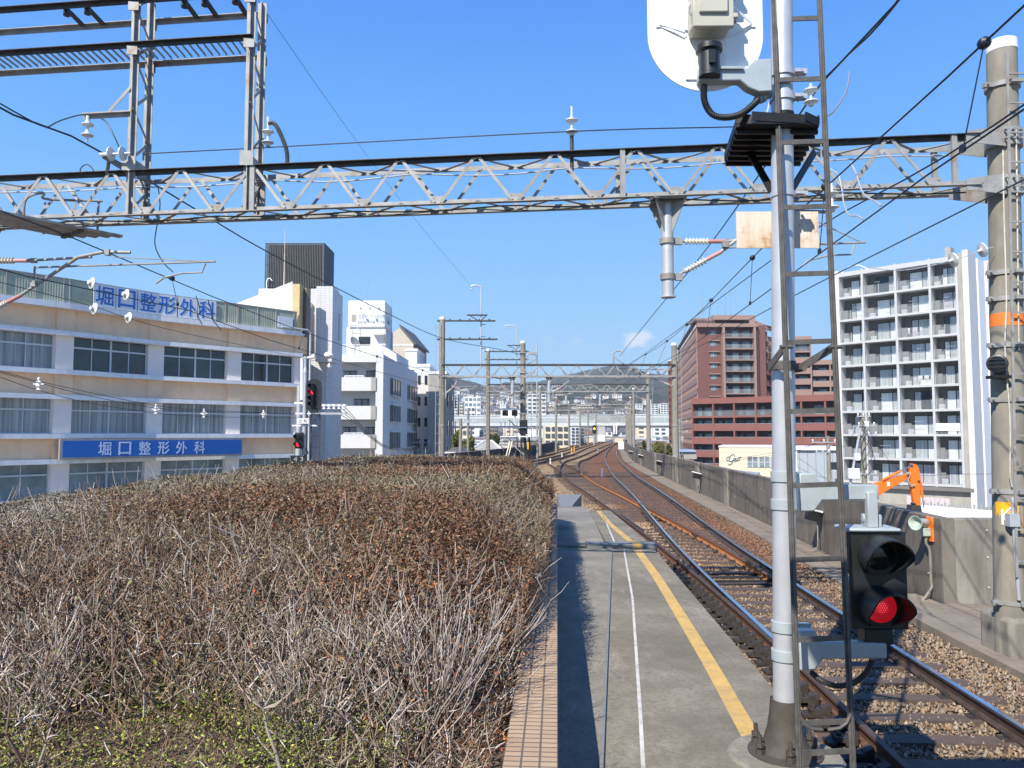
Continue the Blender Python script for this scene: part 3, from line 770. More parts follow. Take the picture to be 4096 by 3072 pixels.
hpart('leaf', [leaves(12000, 4.1, 5.4, .0115, .85), leaves(14000, 4.9, 6.6, .012, .30, zoff=.02), leaves(80000, 6.3, 9.5, .0130, .44, zoff=.035), leaves(80000, 9, 14, .0175, .30, zoff=.045), leaves(85000, 13.5, 20.6, .025, .24, zoff=.05)], MATS['leaf'])
def patchleaves(N):
    V, F, c = leaves(N, 5.2, 20.5, .019, .16, pw=1.0, zoff=.075, pal=[(.175,.080,.038),(.145,.068,.034),(.21,.108,.052),(.125,.066,.038),(.18,.125,.065),(.14,.115,.06)])
    ctr = V.reshape(-1,4,3).mean(1); ll = ctr[:,0]*cy-ctr[:,1]*sy; ss = ctr[:,0]*sy+ctr[:,1]*cy
    k = rustpatch(ll, ss) > .30+.4*hr.random(N); V = V.reshape(-1,4,3)[k].reshape(-1,3); c = c.reshape(-1,4,3)[k].reshape(-1,3)
    return V, np.arange(len(V)).reshape(-1,4), c
hpart('leaf', [patchleaves(150000)], MATS['leaf'])
# woody stems: from the soil to the canopy, each with a few limbs
def stems(N, smin, smax, r0, seed):
    r = random.Random(seed); mb = MB(); cols = []
    for i in range(N):
        s = smin+(smax-smin)*r.random()**1.2; l = HL+.1+(HR-HL-.35)*r.random()
        zt = float(canopy(np.array([l]), np.array([s]))[0])
        base = Vector((l*cy+s*sy, s*cy-l*sy, SOIL-.03)); c = r.choice([(.24,.185,.145),(.32,.26,.21),(.18,.13,.10),(.38,.32,.27)])
        p = base.copy(); pts = [p.copy()]; d = Vector((r.gauss(0,.30), r.gauss(0,.30), 1)).normalized()
        H = zt-SOIL; rad = r0*r.uniform(.6,1.4); n = 5
        for k in range(n):
            p = p + d*(H/n*1.08); pts.append(p.copy()); d = (d+Vector((r.gauss(0,.28), r.gauss(0,.28), .25))).normalized()
        o = len(mb.v); mb.tube(pts, [rad*(1-.14*k) for k in range(n+1)], 5)
        for j in range(r.randint(3, 6)):
            k = r.randint(1, n-1); q = pts[k].copy(); dd = Vector((r.gauss(0,.8), r.gauss(0,.8), r.uniform(.3,1.1))).normalized(); lim = [q.copy()]
            for t in range(3): q = q+dd*H*.17; lim.append(q.copy()); dd = (dd+Vector((r.gauss(0,.3), r.gauss(0,.3), .25))).normalized()
            mb.tube(lim, [rad*(.55-.13*t) for t in range(4)], 4)
        cols += [c]*(len(mb.v)-o)
    V = np.array(mb.v); 
    F = []
    for f in mb.f: F.append(f if len(f) == 4 else None)
    F = np.array([f for f in F if f is not None])
    return V, F, np.array(cols)
hpart('stem', [stems(40, 4.15, 5.2, .0100, 3), stems(340, 4.9, 6.8, .0125, 5), stems(300, 6.0, 8.8, .0105, 1), stems(260, 8.5, 20, .011, 2)], MATS['twig'])
def spray(l, s, N, seed):
    r = random.Random(seed); mb = MB(); cols = []
    b0 = Vector((l*cy+s*sy, s*cy-l*sy, SOIL-.02))
    for i in range(N):
        a = r.uniform(0, 6.28); t = r.uniform(.15, 1.0); d = Vector((math.cos(a)*t, math.sin(a)*t, r.uniform(.5, 1.1))).normalized(); L = r.uniform(.45, .95); p = b0+Vector((r.gauss(0,.06), r.gauss(0,.06), 0)); pts = [p.copy()]
        for k in range(4): p = p+d*L/4; pts.append(p.copy()); d = (d+Vector((r.gauss(0,.12), r.gauss(0,.12), .12))).normalized()
        o = len(mb.v); rad = r.uniform(.0045, .0085); mb.tube(pts, [rad*(1-.18*k) for k in range(5)], 4)
        for j in range(2): q = pts[r.randint(2,4)]; dd = (d+Vector((r.gauss(0,.6), r.gauss(0,.6), .3))).normalized(); mb.tube([q, q+dd*.12, q+dd*.2+Vector((0,0,.03))], [rad*.5,rad*.4,rad*.25], 4)
        cols += [r.choice([(.46,.40,.36),(.38,.33,.29),(.30,.24,.20),(.52,.47,.43)])]*(len(mb.v)-o)
    return np.array(mb.v), np.array([f for f in mb.f if len(f) == 4]), np.array(cols)
hpart('stem', [spray(-.78, 4.95, 70, 1), spray(-1.5, 4.7, 40, 2), spray(-2.4, 5.2, 34, 3), spray(-3.3, 4.8, 34, 4), spray(-.62, 5.9, 40, 5)], MATS['twig'])
# stray red and orange leaves of the near shrubs, and a vivid green sprig
hpart('leaf', [leaves(700, 4.9, 7.6, .018, .55, pal=[(.42,.09,.03),(.50,.17,.04),(.33,.07,.03),(.55,.24,.06)], l0=-2.6, l1=-.15),
      leaves(620, 4.6, 6.4, .018, .45, pal=[(.52,.20,.05),(.42,.13,.04),(.36,.10,.04)], l0=-1.2, l1=-.12, zoff=-.15)], MATS['leaf'])
hpart('leaf', [leaves(900, 4.7, 9, .020, .5, pal=[(.20,.20,.05),(.26,.24,.06),(.13,.15,.04)])], MATS['leaf'])
# ground weeds under the hedge
GREEN = [(.23,.30,.05),(.17,.24,.04),(.32,.35,.07),(.12,.16,.03),(.27,.32,.055)]
V, F, c = join([leaves(60000, 4.1, 7.8, .0100, 0, low=.13, l0=HL, l1=-.8, pal=GREEN),
                leaves(26000, 4.1, 6.6, .0120, 0, low=.24, l0=-4.2, l1=-1.4, pal=GREEN+[(.34,.34,.07)]),
                leaves(36000, 4.1, 9, .013, 0, low=.03, pal=[(.17,.12,.08),(.27,.20,.13),(.12,.085,.055),(.36,.28,.19)])])
k = hr.random(len(F)) < np.repeat(vnoise(V[::4,0], V[::4,1], 21, 2.2), 1)*3.2-.55
F = F[k]
struct(np_mesh('ground_weeds', V, F, MATS['leaf'], attr=c), 'stuff')
# capped sprinkler pipes standing up out of the hedge
def sprinkler(px, py, D, label, h=.34, r=.024):
    p = W(px, py, D); t = thing('sprinkler_pipe', label, 'pipe', (p.x, p.y, p.z-h-.6), group='sprinkler pipes in the hedge')
    b = MB(); b.cyl((p.x,p.y,p.z-h-.6),(p.x,p.y,p.z-.13),r*.8,n=10); b.build('pipe', MATS['silver_paint'], t)
    b = MB(); b.lathe([(r,0),(r*1.25,.012),(r*1.25,.05),(r*.95,.055),(r*1.15,.06),(r*1.15,.09),(r*.9,.1),(r*.7,.125)], (p.x,p.y,p.z-.13), n=12); b.build('cap', MATS['wire_green'], t)
sprinkler(140, 514, 9.3, 'grey capped pipe poking out of the hedge nearest the left edge', .30, .034)
sprinkler(314.5, 484, 13.5, 'small capped pipe in the middle of the hedge top')
sprinkler(456.5, 455, 20.2, 'short pale pipe at the far rim of the hedge', .3, .03)
# ================================================================== the signal mast by the platform edge
PB = W(785, 694, 5.9); PT = W(781.5, 0, 5.9)
MDX = (PT.x-PB.x)/(PT.z-PB.z)                                   # the mast leans a little to the right
def mp(z, dx=0, dy=0): return Vector((PB.x + MDX*(z-PB.z) + dx, 5.9+dy, z))
MR = .084
ms = thing('signal_mast', 'silver painted tubular signal mast with a narrow dark ladder, bolted down at the platform edge', 'signal mast', (PB.x, 5.9, PZ))
b = MB(); b.cyl(mp(.55), mp(4.18), MR+.002, n=28); b.cyl(mp(4.18), mp(7.4), MR, n=28); b.build('pole', MATS['silver_paint'], ms)
zb = W(785, 701, 5.9).z
b = MB(); b.lathe([(.27,0),(.27,.045),(.20,.055),(.155,.12),(.125,.22),(.108,.33),(.100,.42),(.100,zb-PZ),(.092,zb-PZ+.012)], mp(PZ), n=28); b.build('cast_base', MATS['cast_iron'], ms)
for k in range(6):
    a = k*math.pi/3+.35; c = mp(PZ, .225*math.cos(a), .225*math.sin(a)); b = MB()
    b.cyl(c, c+Vector((0,0,.19)), .017, n=8); b.cyl(c+Vector((0,0,.045)), c+Vector((0,0,.085)), .034, n=6); b.cyl(c+Vector((0,0,.10)), c+Vector((0,0,.13)), .032, n=6)
    b.build('anchor_bolt', MATS['cast_iron'], ms)
b = MB(); b.lathe([(.42,0),(.40,.022),(.30,.03)], mp(PZ), n=20); b.build('mortar_pad', MATS['platform_pale'], ms)
# ladder
def lad(px, py, D): return W(px, py, D)
LL0, LL1 = W(797.5,706,5.3), W(774,0,5.87); LR0, LR1 = W(851,722,5.3), W(819.5,0,5.87)
def ext(a, b, z): t = (z-a.z)/(b.z-a.z); return a+(b-a)*t
la = MB(); 
def ladder_at(z): return ext(LL0, LL1, z), ext(LR0, LR1, z)
for a, b_ in ((LL0, LL1), (LR0, LR1)): la.bar(ext(a, b_, PZ+.0), ext(a, b_, 7.3), .012, .042, up=(0,1,0)); la.bar(ext(a, b_, PZ), ext(a, b_, 7.3), .04, .012, up=(0,1,0))
lo = la.build('ladder', MATS['ladder_steel'], ms)
for y in (21.7, 82.8, 145.6, 210.4, 276.8, 344, 412, 484.7, 556, 631, 708, 735, -37):
    z = (W(775, y, 5.9-.32*min(1, y/470)).z + W(830, y, 5.9-.32*min(1, y/470)).z)/2
    a, c = ladder_at(z); d = (c-a).normalized(); b = MB(); b.bar(a+d*.008, c+Vector((0,0,.012))-d*.008, .012, .036); b.build('rung', MATS['ladder_steel'], lo)
for sgn in (0, 1):                                              # the curved feet of the ladder
    z = ladder_at(.75); p = z[sgn]; q = z[1-sgn]; d = (q-p).normalized(); b = MB()
    b.tube([p+d*.0+Vector((0,0,.15)), p+d*.03+Vector((0,0,.09)), p+d*.08+Vector((0,0,.055)), p+d*.16+Vector((0,0,.045))], .012, 6); b.build('foot_brace', MATS['ladder_steel'], lo)
def band(z, h, m, r=.012, lug=True):
    b = MB(); b.lathe([(MR+r,-h/2),(MR+r,h/2)], mp(z), n=28)
    if lug: b.box(mp(z, MR+.045, -.03), (.10,.05,h*.75)); b.cyl(mp(z, MR+.05, -.075), mp(z, MR+.05, .03), .014, n=6); b.box(mp(z, MR+.02, -.06), (.05,.03,h*.5))
    return b.build('pole_clamp', MATS[m], ms)
zA = W(780, 366, 5.9).z
band(zA, .07, 'ladder_steel', .010, False)
la_, lr_ = ladder_at(zA+.09)
b = MB(); b.bar(mp(zA-.02,-.13,-.05), la_+Vector((-.0,.02,.02)), .012, .055); b.cyl(la_+Vector((-.04,0,.02)), la_+Vector((.05,0,.02)), .016, n=6); b.build('ladder_stay', MATS['ladder_steel'], ms)
b = MB(); b.bar(mp(zA-.02,.11,-.05), lr_+Vector((0,.02,.02)), .012, .055); b.cyl(lr_+Vector((-.04,0,.02)), lr_+Vector((.05,0,.02)), .016, n=6); b.build('ladder_stay', MATS['ladder_steel'], ms)
b = MB(); b.cyl(mp(zA-.03,.12,-.11), mp(zA-.03,.12,.05), .02, n=6); b.build('clamp_bolt', MATS['ladder_steel'], ms)
zB = W(781, 119, 5.9).z
band(zB, .075, 'black_steel', .008, False)
# black standing grate round the mast, seen from below
zg = 5.13
near_ = [W(737,127,5.78), W(752,121,5.72), W(805,119,5.72), W(819,127,5.78)]; far_ = [W(799,164,6.6), W(725,164,6.6)]
poly = [(p.x, p.y, zg) for p in (near_+far_)]
gr = MB(); gr.prism(poly, (0,0,.02)); go = gr.build('standing_grate', MATS['black_steel'], ms, smooth=0)
n = len(poly)
for i in range(n):
    p, q = Vector(poly[i]), Vector(poly[(i+1) % n]); b = MB(); b.bar(p+Vector((0,0,.06)), q+Vector((0,0,.035)), .012, .07); b.build('grate_edge', MATS['black_steel'], go)
for k in range(7):
    t = (k+.5)/7; p = Vector(poly[5]).lerp(Vector(poly[0]), t); q = Vector(poly[4]).lerp(Vector(poly[3]), t); b = MB(); b.bar(p+Vector((0,0,-.02)), q+Vector((0,0,-.02)), .03, .03); b.build('grate_bar', MATS['black_steel'], go)
zs = W(781, 190, 5.9).z
b = MB(); b.bar(mp(zs,-.06,.05), (poly[5][0]+.12, 6.30, zg), .06, .012, up=(0,1,.6)); b.build('grate_strut', MATS['black_steel'], ms)
b = MB(); b.bar(mp(zs,.08,.05), (poly[4][0]+.02, 6.30, zg), .06, .012, up=(0,1,.6)); b.build('grate_strut', MATS['black_steel'], ms)
band(W(781,195,5.9).z, .04, 'silver_paint', .010, True)

def corrugated(pts, r, n=46):
    P = crom3(pts, n*2); return P, [r*(1.0 if i % 2 else .78) for i in range(len(P))]
def crom3(pts, n):
    P = [Vector(p) for p in pts]; P = [2*P[0]-P[1]]+P+[2*P[-1]-P[-2]]; out = []
    for i in range(1, len(P)-2):
        for t in np.linspace(0, 1, 16, endpoint=False):
            p0, p1, p2, p3 = P[i-1:i+3]; out.append(.5*((2*p1)+(p2-p0)*t+(2*p0-5*p1+4*p2-p3)*t*t+(3*p1-p0-3*p2+p3)*t**3))
    out.append(P[-2]); s = [0]
    for a, b in zip(out, out[1:]): s.append(s[-1]+(b-a).length)
    res = []; j = 0
    for u in np.linspace(0, s[-1], n):
        while j < len(s)-2 and s[j+1] < u: j += 1
        t = 0 if s[j+1] == s[j] else (u-s[j])/(s[j+1]-s[j]); res.append(out[j].lerp(out[j+1], min(1, t)))
    return res
def hood_mesh(mb, C, n, r, L, low=.15, seg=26, t=.006, droop=.06):
    """an open signal hood: long on top, cut back underneath"""
    n = Vector(n).normalized(); side = n.cross(Vector((0,0,1))).normalized(); up = side.cross(n); C = Vector(C)
    rows = []
    for i in range(seg+1):
        a = math.pi/2 + 2*math.pi*i/seg                            # starts at the top
        k = (math.sin(a)+1)/2; ln = L*(low+(1-low)*min(1, max(0, (k-.06)/.55))**.8)
        rows.append((side*math.cos(a)+up*math.sin(a), ln))
    vs = []; fs = []
    for d, ln in rows:
        vs += [C+d*r, C+d*r*1.04+n*ln-up*droop*ln, C+d*(r-t)+n*ln-up*droop*ln, C+d*(r-t)]
    for i in range(seg):
        for k in range(4):
            a = 4*i+k; b = 4*i+(k+1) % 4; fs.append((a, b, b+4, a+4))
    mb.add(vs, fs); return mb

# --- main signal head, seen from behind
MDY = 5.78
hc = W(705.5, 45, MDY)
hs = thing('railway_signal', 'large white oval back plate of a signal seen from behind with beige box', 'railway signal', (hc.x, MDY, 5.3))
pr = .447; zc0 = 5.86; zc1 = 7.1
cap = [(hc.x+pr*math.cos(a), MDY, zc0+pr*math.sin(a)) for a in np.linspace(math.pi, 2*math.pi, 28)]+[(hc.x+pr*math.cos(a), MDY, zc1+pr*math.sin(a)) for a in np.linspace(0, math.pi, 28)]
b = MB(); b.prism(cap, (0,.012,0)); b.build('back_plate', MATS['white_paint'], hs)
b = MB(); b.b2((hc.x-.16, MDY-.014, 5.50), (hc.x+.16, MDY-.001, 7.2)); b.build('stiffener_panel', MATS['white_paint'], hs, smooth=0)
for zc_ in (6.0, 6.42, 6.84, 7.26):
    b = MB(); hood_mesh(b, (hc.x, MDY+.012, zc_), (0,1,0), .12, .3); b.build('hood', MATS['black_plastic'], hs)
    b = MB(); b.cyl((hc.x, MDY+.012, zc_), (hc.x, MDY+.03, zc_), .1, n=20); b.build('lens', MATS['dark_lens'], hs)
for zlo, zhi in ((5.80, 6.16), (6.22, 6.58), (6.64, 7.0)):
    bx = hc.x+.005; b = MB(); b.b2((bx-.15, MDY-.20, zlo+.01), (bx+.15, MDY-.015, zhi-.01)); o = b.build('housing', MATS['beige_box'], hs, bevel=.03)
    b = MB(); b.b2((bx-.155, MDY-.235, zlo), (bx+.155, MDY-.195, zhi)); o2 = b.build('lid', MATS['beige_box'], hs, bevel=.012)
    b = MB(); b.prism([(bx-.115, MDY-.236, zlo+.10),(bx+.105, MDY-.236, zlo+.10),(bx+.105, MDY-.236, zhi-.03),(bx-.115, MDY-.236, zhi-.03)], (0,-.022,0)); b.build('lid_panel', MATS['beige_box'], o2, bevel=.012)
    for zz in (zlo+.09, zhi-.09):
        b = MB(); b.box((bx+.165, MDY-.21, zz), (.035,.05,.035)); b.build('hinge', MATS['beige_box'], o2, bevel=.005)
        b = MB(); b.box((bx+.168, MDY-.15, zz), (.025,.05,.05)); b.build('hinge_block', MATS['black_plastic'], o2)
    b = MB(); b.tube([(bx-.16,MDY-.21,zlo+.10),(bx-.178,MDY-.21,zlo+.12),(bx-.172,MDY-.21,zlo+.19)], .006, 5); b.build('latch', MATS['galv'], o2)
for zz, dz in ((6.0, .0), (6.42, 0)):
    for s_ in (-1, 1):
        b = MB(); tip = Vector((hc.x+s_*.37, MDY-.004, zz-.06)); b.bar((hc.x+s_*.15, MDY-.16, zz+.02), tip, .004, .022); b.bar((hc.x+s_*.15, MDY-.02, zz-.16), tip, .004, .016); b.box(tip+Vector((0,-.005,0)), (.03,.006,.042)); b.build('plate_stay', MATS['white_paint'], hs)
b = MB(); cx = hc.x; zz = W(705, 72, MDY).z
b.lathe([(.082,-.09),(.082,-.075),(.078,-.07),(.078,.10),(.10,.11),(.10,.15)], (cx, MDY-.10, zz), n=20); b.box((cx, MDY-.185, zz+.03), (.045,.03,.10)); b.build('swivel_mount', MATS['black_plastic'], hs)
za = W(720, 77.5, 5.75).z
b = MB(); xa = W(697,78,5.75).x; xb = W(741,78,5.75).x; xc = W(770,78,5.75).x
b.prism([(xa,5.70,za-.05),(xb-.02,5.70,za-.045),(xb+.04,5.70,za-.10),(xb+.12,5.70,za-.135),(xc,5.70,za-.13),(xc,5.70,za+.13),(xb+.09,5.70,za+.12),(xb+.03,5.70,za+.055),(xa,5.70,za+.055)], (0,.10,0)); b.build('bracket_arm', MATS['grey_paint'], hs, bevel=.01)
b = MB(); b.prism([(xa,5.695,za+.035),(xb,5.695,za+.035),(xb,5.695,za+.055),(xa,5.695,za+.055)], (0,-.02,0)); b.build('arm_rib', MATS['grey_paint'], hs)
for dz in (-.10, .10): band(za+dz, .055, 'silver_paint', .012, True)
b = MB(); P, rr = corrugated([W(704,85,5.72), W(704.5,101,5.70), W(712,114,5.68), W(725,117.5,5.68), W(741,114,5.70), W(754,104,5.74), W(760,97,5.78)], .027); b.tube(P, rr, 10); b.build('cable_conduit', MATS['black_plastic'], hs, smooth=60)
b = MB(); b.cyl(W(757,100,5.77), W(769,94,5.84), .034, n=10); b.cyl(W(760,98.5,5.785), W(763,97,5.80), .042, n=10); b.build('conduit_elbow', MATS['galv'], hs)

# --- rusty plate on the far side of the mast
sp = thing('sign_plate', 'blank rust-stained white metal plate fixed behind the mast', 'sign', W(777, 229, 6.04))
b = MB(); a, c = W(736.8, 248, 6.04), W(818.2, 211.5, 6.04); b.b2((a.x, 6.04, a.z), (c.x, 6.05, c.z)); so = b.build('plate', MATS['rust_sign'], sp, smooth=0)
for k in range(2): b = MB(); b.b2((a.x+.012, 6.051, a.z+.06+.15*k), (c.x-.012, 6.075, a.z+.09+.15*k)); b.build('back_rail', MATS['galv'], sp)

# --- shunt signal on two arms to the right of the mast
SO = W(878, 580, 5.62); SY = R(-4)
RM = Matrix.Rotation(SY, 3, 'Z')
def L2(x, y, z): return SO + RM @ Vector((x, y, z))
sh = thing('railway_signal', 'two-lamp black hooded signal showing one glowing red lamp beside the mast', 'railway signal', SO)
class LB(MB):
    def lbox(self, a, b): return self.box(L2(*[(a[i]+b[i])/2 for i in range(3)]), [abs(b[i]-a[i]) for i in range(3)], M=RM)
b = LB(); b.lbox((-.20,-.012,-.345), (.20,.012,.345)); b.build('face_plate', MATS['black_plastic'], sh, bevel=.006)
nrm = RM @ Vector((0,-1,0))
for s_ in (1, -1):
    b = LB(); b.lbox((-.18,.012,s_*.19-.165), (.18,.24,s_*.19+.165)); bo = b.build('lamp_case', MATS['black_plastic'], sh, bevel=.02)
    for q in (-.11, -.02, .08):
        b = LB(); b.lbox((-.215,.05,s_*.19+q-.02), (-.18,.12,s_*.19+q+.02)); b.build('latch', MATS['galv'], bo, bevel=.006)
    b = MB(); hood_mesh(b, L2(0,-.010,s_*.185), nrm, .148, .27, low=.05); b.build('hood', MATS['black_plastic'], sh)
    b = MB(); b.lathe([(.142,0),(.142,.02),(.115,.022)], L2(0,-.012,s_*.185), nrm, n=26); b.build('lens_ring', MATS['black_plastic'], sh)
    b = MB(); b.lathe([(.112,.0),(.108,.012),(.085,.022),(.05,.028),(.01,.031)], L2(0,-.03,s_*.185), nrm, n=26); lz = b.build('lens', MATS['dark_lens' if s_ > 0 else 'red_lens'], sh)
b = MB(); cz_ = L2(0,-.055,-.185); ux = RM @ Vector((1,0,0))                     # the beads of the lit lamp
if True:
    for i in range(-6, 7):
        for j in range(-6, 7):
            x = (i+.5*(j % 2))*.0165; z = j*.0145
            if x*x+z*z < .098**2:
                hgt = .028*(1-(x*x+z*z)/.012)
                b.lathe([(.0062,0),(.0045,.004),(.001,.0055)], L2(x, -.030-hgt, -.185+z), nrm, n=6)
flat('red_bead', (.9,.08,.10), .2, emit=(1,.06,.10), es=.85)
b.build('lens_bead_pattern', MATS['red_bead'], lz, smooth=60)
b = LB(); b.lbox((-.23,-.04,.345), (.16,.22,.372)); b.build('top_plate', MATS['grey_paint'], sh, bevel=.012)
b = LB(); b.lbox((-.05,.05,.37), (-.02,.16,.46)); b.lbox((.03,.05,.37), (.06,.16,.46)); b.cyl(L2(-.06,.105,.43), L2(.075,.105,.43), .03, n=10); b.cyl(L2(.02,.105,.37), L2(.02,.105,.47), .03, n=10); b.build('top_lug', MATS['grey_paint'], sh, bevel=.006)
b = MB(); u1 = W(871, 497, 5.66); b.bar((u1.x, 5.66, L2(0,0,.37).z), (u1.x, 5.66, u1.z+.04), .075, .06, up=(0,1,0)); b.build('hanger', MATS['grey_paint'], sh, bevel=.008)
def arm(py, xr_px, D, nm):
    z = W(840, py, D).z; x0 = W(797,py,D).x; x1 = W(813,py,D).x; xe = W(xr_px,py,D).x; b = MB()
    b.prism([(x0,D-.05,z-.14),(x1-.01,D-.05,z-.14),(x1+.05,D-.05,z-.06),(xe,D-.05,z-.055),(xe,D-.05,z+.055),(x1+.05,D-.05,z+.06),(x1+.0,D-.05,z+.14),(x0,D-.05,z+.14)], (0,.1,0)); b.build('bracket_arm', MATS['grey_paint'], sh, bevel=.012)
    for dz in (-.105, .105): band(z+dz, .075, 'grey_paint', .014, True)
arm(492, 876, 5.72, 0); arm(649, 884, 5.66, 0)
b = LB(); b.lbox((-.10,-.0,-.46), (.10,.16,-.345)); b.build('bottom_mount', MATS['black_plastic'], sh, bevel=.012)
b = MB(); P, rr = corrugated([W(872,660,5.6), W(867,671,5.58), W(855,682,5.56), W(838,686,5.56), W(822,681,5.6), W(812,673,5.7)], .022); b.tube(P, rr, 10); b.build('cable_conduit', MATS['dark_steel'], sh, smooth=60)
# ================================================================== gantries, cantilevers and overhead wires
def insulator_discs(mb, p, axis, n=2, r=.085, pitch=.13):
    a = Vector(axis).normalized(); prof = []
    for i in range(n):
        h = i*pitch
        prof += [(.018,h),(.035,h+.01),(.04,h+.03),(r*.55,h+.045),(r,h+.062),(r*.98,h+.075),(r*.35,h+.082),(.02,h+.09)]
    prof.append((.016, n*pitch)); mb.lathe(prof, p, a, n=16)
    return Vector(p)+a*(n*pitch)
def rod_insulator(mb, p, q, r=.05, n=7):
    p, q = Vector(p), Vector(q); L = (q-p).length; prof = [(.022,0)]
    for i in range(n):
        h = L*(i+.15)/n; w = L/n; prof += [(.026,h),(r,h+w*.28),(r,h+w*.40),(.026,h+w*.62)]
    prof.append((.024, L)); mb.lathe(prof, p, q-p, n=12)
def cantilever(parent, P, dr, mess, cont, up_h, low_h, scale=1., detail=True):
    """a hinged bracket: P plan point of the post face, dr plan direction, up_h / low_h heights of its two insulators; mess / cont: wire points"""
    U = Vector((P[0], P[1], up_h)); L = Vector((P[0], P[1], low_h)); M_ = Vector(mess); d = Vector((dr[0], dr[1], 0))
    b = MB(); r = .026*scale
    i1 = U+d*.16; i2 = i1+d*.34; dl = (M_-L).normalized(); j1 = L+dl*.16; j2 = j1+dl*.34
    top = Vector((M_.x, M_.y, M_.z-.03)); e = top+d*.35
    b.tube([i2+d*.22, Vector((top.x-d.x*.25, top.y-d.y*.25, up_h))], r*.8, 8)
    kn = Vector((top.x-d.x*.45, top.y-d.y*.45, M_.z-.10))
    b.tube([j2+dl*.22, kn, Vector((top.x-d.x*.05, top.y-d.y*.05, M_.z-.02)), e], r, 8)
    c = Vector(cont); sy_ = c.z+.32; s0 = L.lerp(kn, .55)
    b.tube([Vector((s0.x, s0.y, sy_-.02)), Vector((c.x+d.x*.9, c.y+d.y*.9, sy_+.03))], r*.62, 7)
    b.tube([Vector((c.x+d.x*.75, c.y+d.y*.75, sy_)), Vector((c.x+d.x*.7, c.y+d.y*.7, sy_-.14)), Vector((c.x+d.x*.4, c.y+d.y*.4, c.z+.17)), Vector((c.x+d.x*.12, c.y+d.y*.12, c.z+.10)), c+Vector((0,0,.01))], r*.5, 6)
    b.tube([kn+d*.55+Vector((0,0,.0)), Vector((c.x+d.x*.85, c.y+d.y*.85, sy_+.03))], r*.35, 5)
    b.tube([s0, Vector((s0.x, s0.y, sy_))], r*.6, 6)
    b.box(M_+Vector((0,0,-.03)), (.07,.08,.09)); b.box(s0, (.08,.07,.09)); b.box(i2+d*.3, (.09,.06,.07))
    ar = b.build('cantilever_arm', MATS['galv'], parent)
    for a_, q in ((i1, i2), (j1, j2)):
        b = MB(); rod_insulator(b, a_, q, .052*scale); b.build('rod_insulator', MATS['ivory'], ar)
        v = (q-a_).normalized(); b = MB(); b.cyl(q, q+v*.24, .03*scale, n=10); b.build('insulator_cap', MATS['pink_cap'], ar)
    for a_, h in ((i1, up_h), (j1, low_h)):
        b = MB(); b.lathe([(.105*scale,-.04),(.105*scale,.04)], (P[0]-d.x*.09*scale, P[1]-d.y*.09*scale, h), n=18); b.cyl((P[0],P[1],h), a_, .02*scale, n=8); b.box((P[0]+d.x*.07, P[1]+d.y*.07, h), (.10,.06,.10)); b.build('hinge_clamp', MATS['galv'], ar)
    return ar
def drop_post(parent, X, Y, ztop, zbot, r=.085):
    b = MB(); b.lathe([(r+.02,0),(r+.02,.02),(r,.021),(r,ztop-zbot-.02)], (X,Y,zbot), n=20); o = b.build('drop_post', MATS['galv_clean'], parent)
    b = MB()
    for a in range(4):
        t = a*math.pi/2+.785; c, s_ = math.cos(t), math.sin(t)
        b.prism([(X+c*r*.9,Y+s_*r*.9,ztop-.45),(X+c*r*1.1,Y+s_*r*1.1,ztop-.45),(X+c*.30,Y+s_*.30,ztop-.02),(X+c*r*.9,Y+s_*r*.9,ztop-.02)], (-s_*.012,c*.012,0))
    b.box((X,Y,ztop-.012), (.46,.5,.02)); b.build('post_head', MATS['galv'], o, smooth=0)
    return o
def conc_pole(parent, X, Y, z0, z1, r=.185, lean=0., cap=True, bands=()):
    n = 8; pts = [(X+lean*(z-z0), Y, z) for z in np.linspace(z0, z1-.12, n)]; rs = [r*(1.05-.12*i/(n-1)) for i in range(n)]
    b = MB(); b.tube(pts, rs, 24); o = b.build('concrete_pole', MATS['pole_concrete'], parent)
    if cap:
        xx = X+lean*(z1-z0); b = MB(); b.lathe([(rs[-1]+.004,-.14),(rs[-1]+.004,0),(rs[-1]*.8,.02)], (xx,Y,z1-.02), n=24); b.build('pole_cap', MATS['white_paint'], parent)
    return o
def pole_ladder(parent, X, Y, z0, z1, w=.28, step=.38, side=(1,0), m='galv', lean=0., r=.014, n_rung=None):
    s = Vector((side[0], side[1], 0)); b = MB()
    for k in (-w/2, w/2): b.bar(Vector((X,Y,z0))+s*k, Vector((X+lean*(z1-z0),Y,z1))+s*k, r*2.4, r)
    la = b.build('ladder', MATS[m], parent); z = z0+.2
    while z < z1:
        c = Vector((X+lean*(z-z0), Y, z)); b = MB(); b.bar(c-s*(w/2-r), c+s*(w/2-r), r*1.5, r*1.5); b.build('rung', MATS[m], la); z += step
    return la

# ---------------------------------------------------------------- near gantry
SL = -.12
def gy_(X): return 10.0 + .12*(6.25-X)
ZT, ZB, GWd = 6.76, 6.07, .48
XL, XR = -12.6, 6.22
gn = thing('catenary_gantry', 'grey lattice truss gantry crossing the sky nearest the viewer on a tall concrete pole', 'gantry', (6.4, 10.15, -.1))
def gp(X, pl, z): return Vector((X, gy_(X)+pl*GWd, z))
for pl in (0, 1):
    for z, up in ((ZT, 1), (ZB, -1)):
        b = MB(); p, q = gp(XL, pl, z), gp(XR, pl, z); sg = 1 if pl == 0 else -1
        b.bar(p, q, .085, .010); b.bar(p+Vector((0,sg*.038,-up*.038)), q+Vector((0,sg*.038,-up*.038)), .010, .066)
        b.build('chord', MATS['galv'] if up < 0 or pl else MATS['dark_steel'], gn, smooth=0)  # near top chord darker: shade of its underside put into the colour
nodes = [2.29+1.12*k for k in range(-13, 4)]
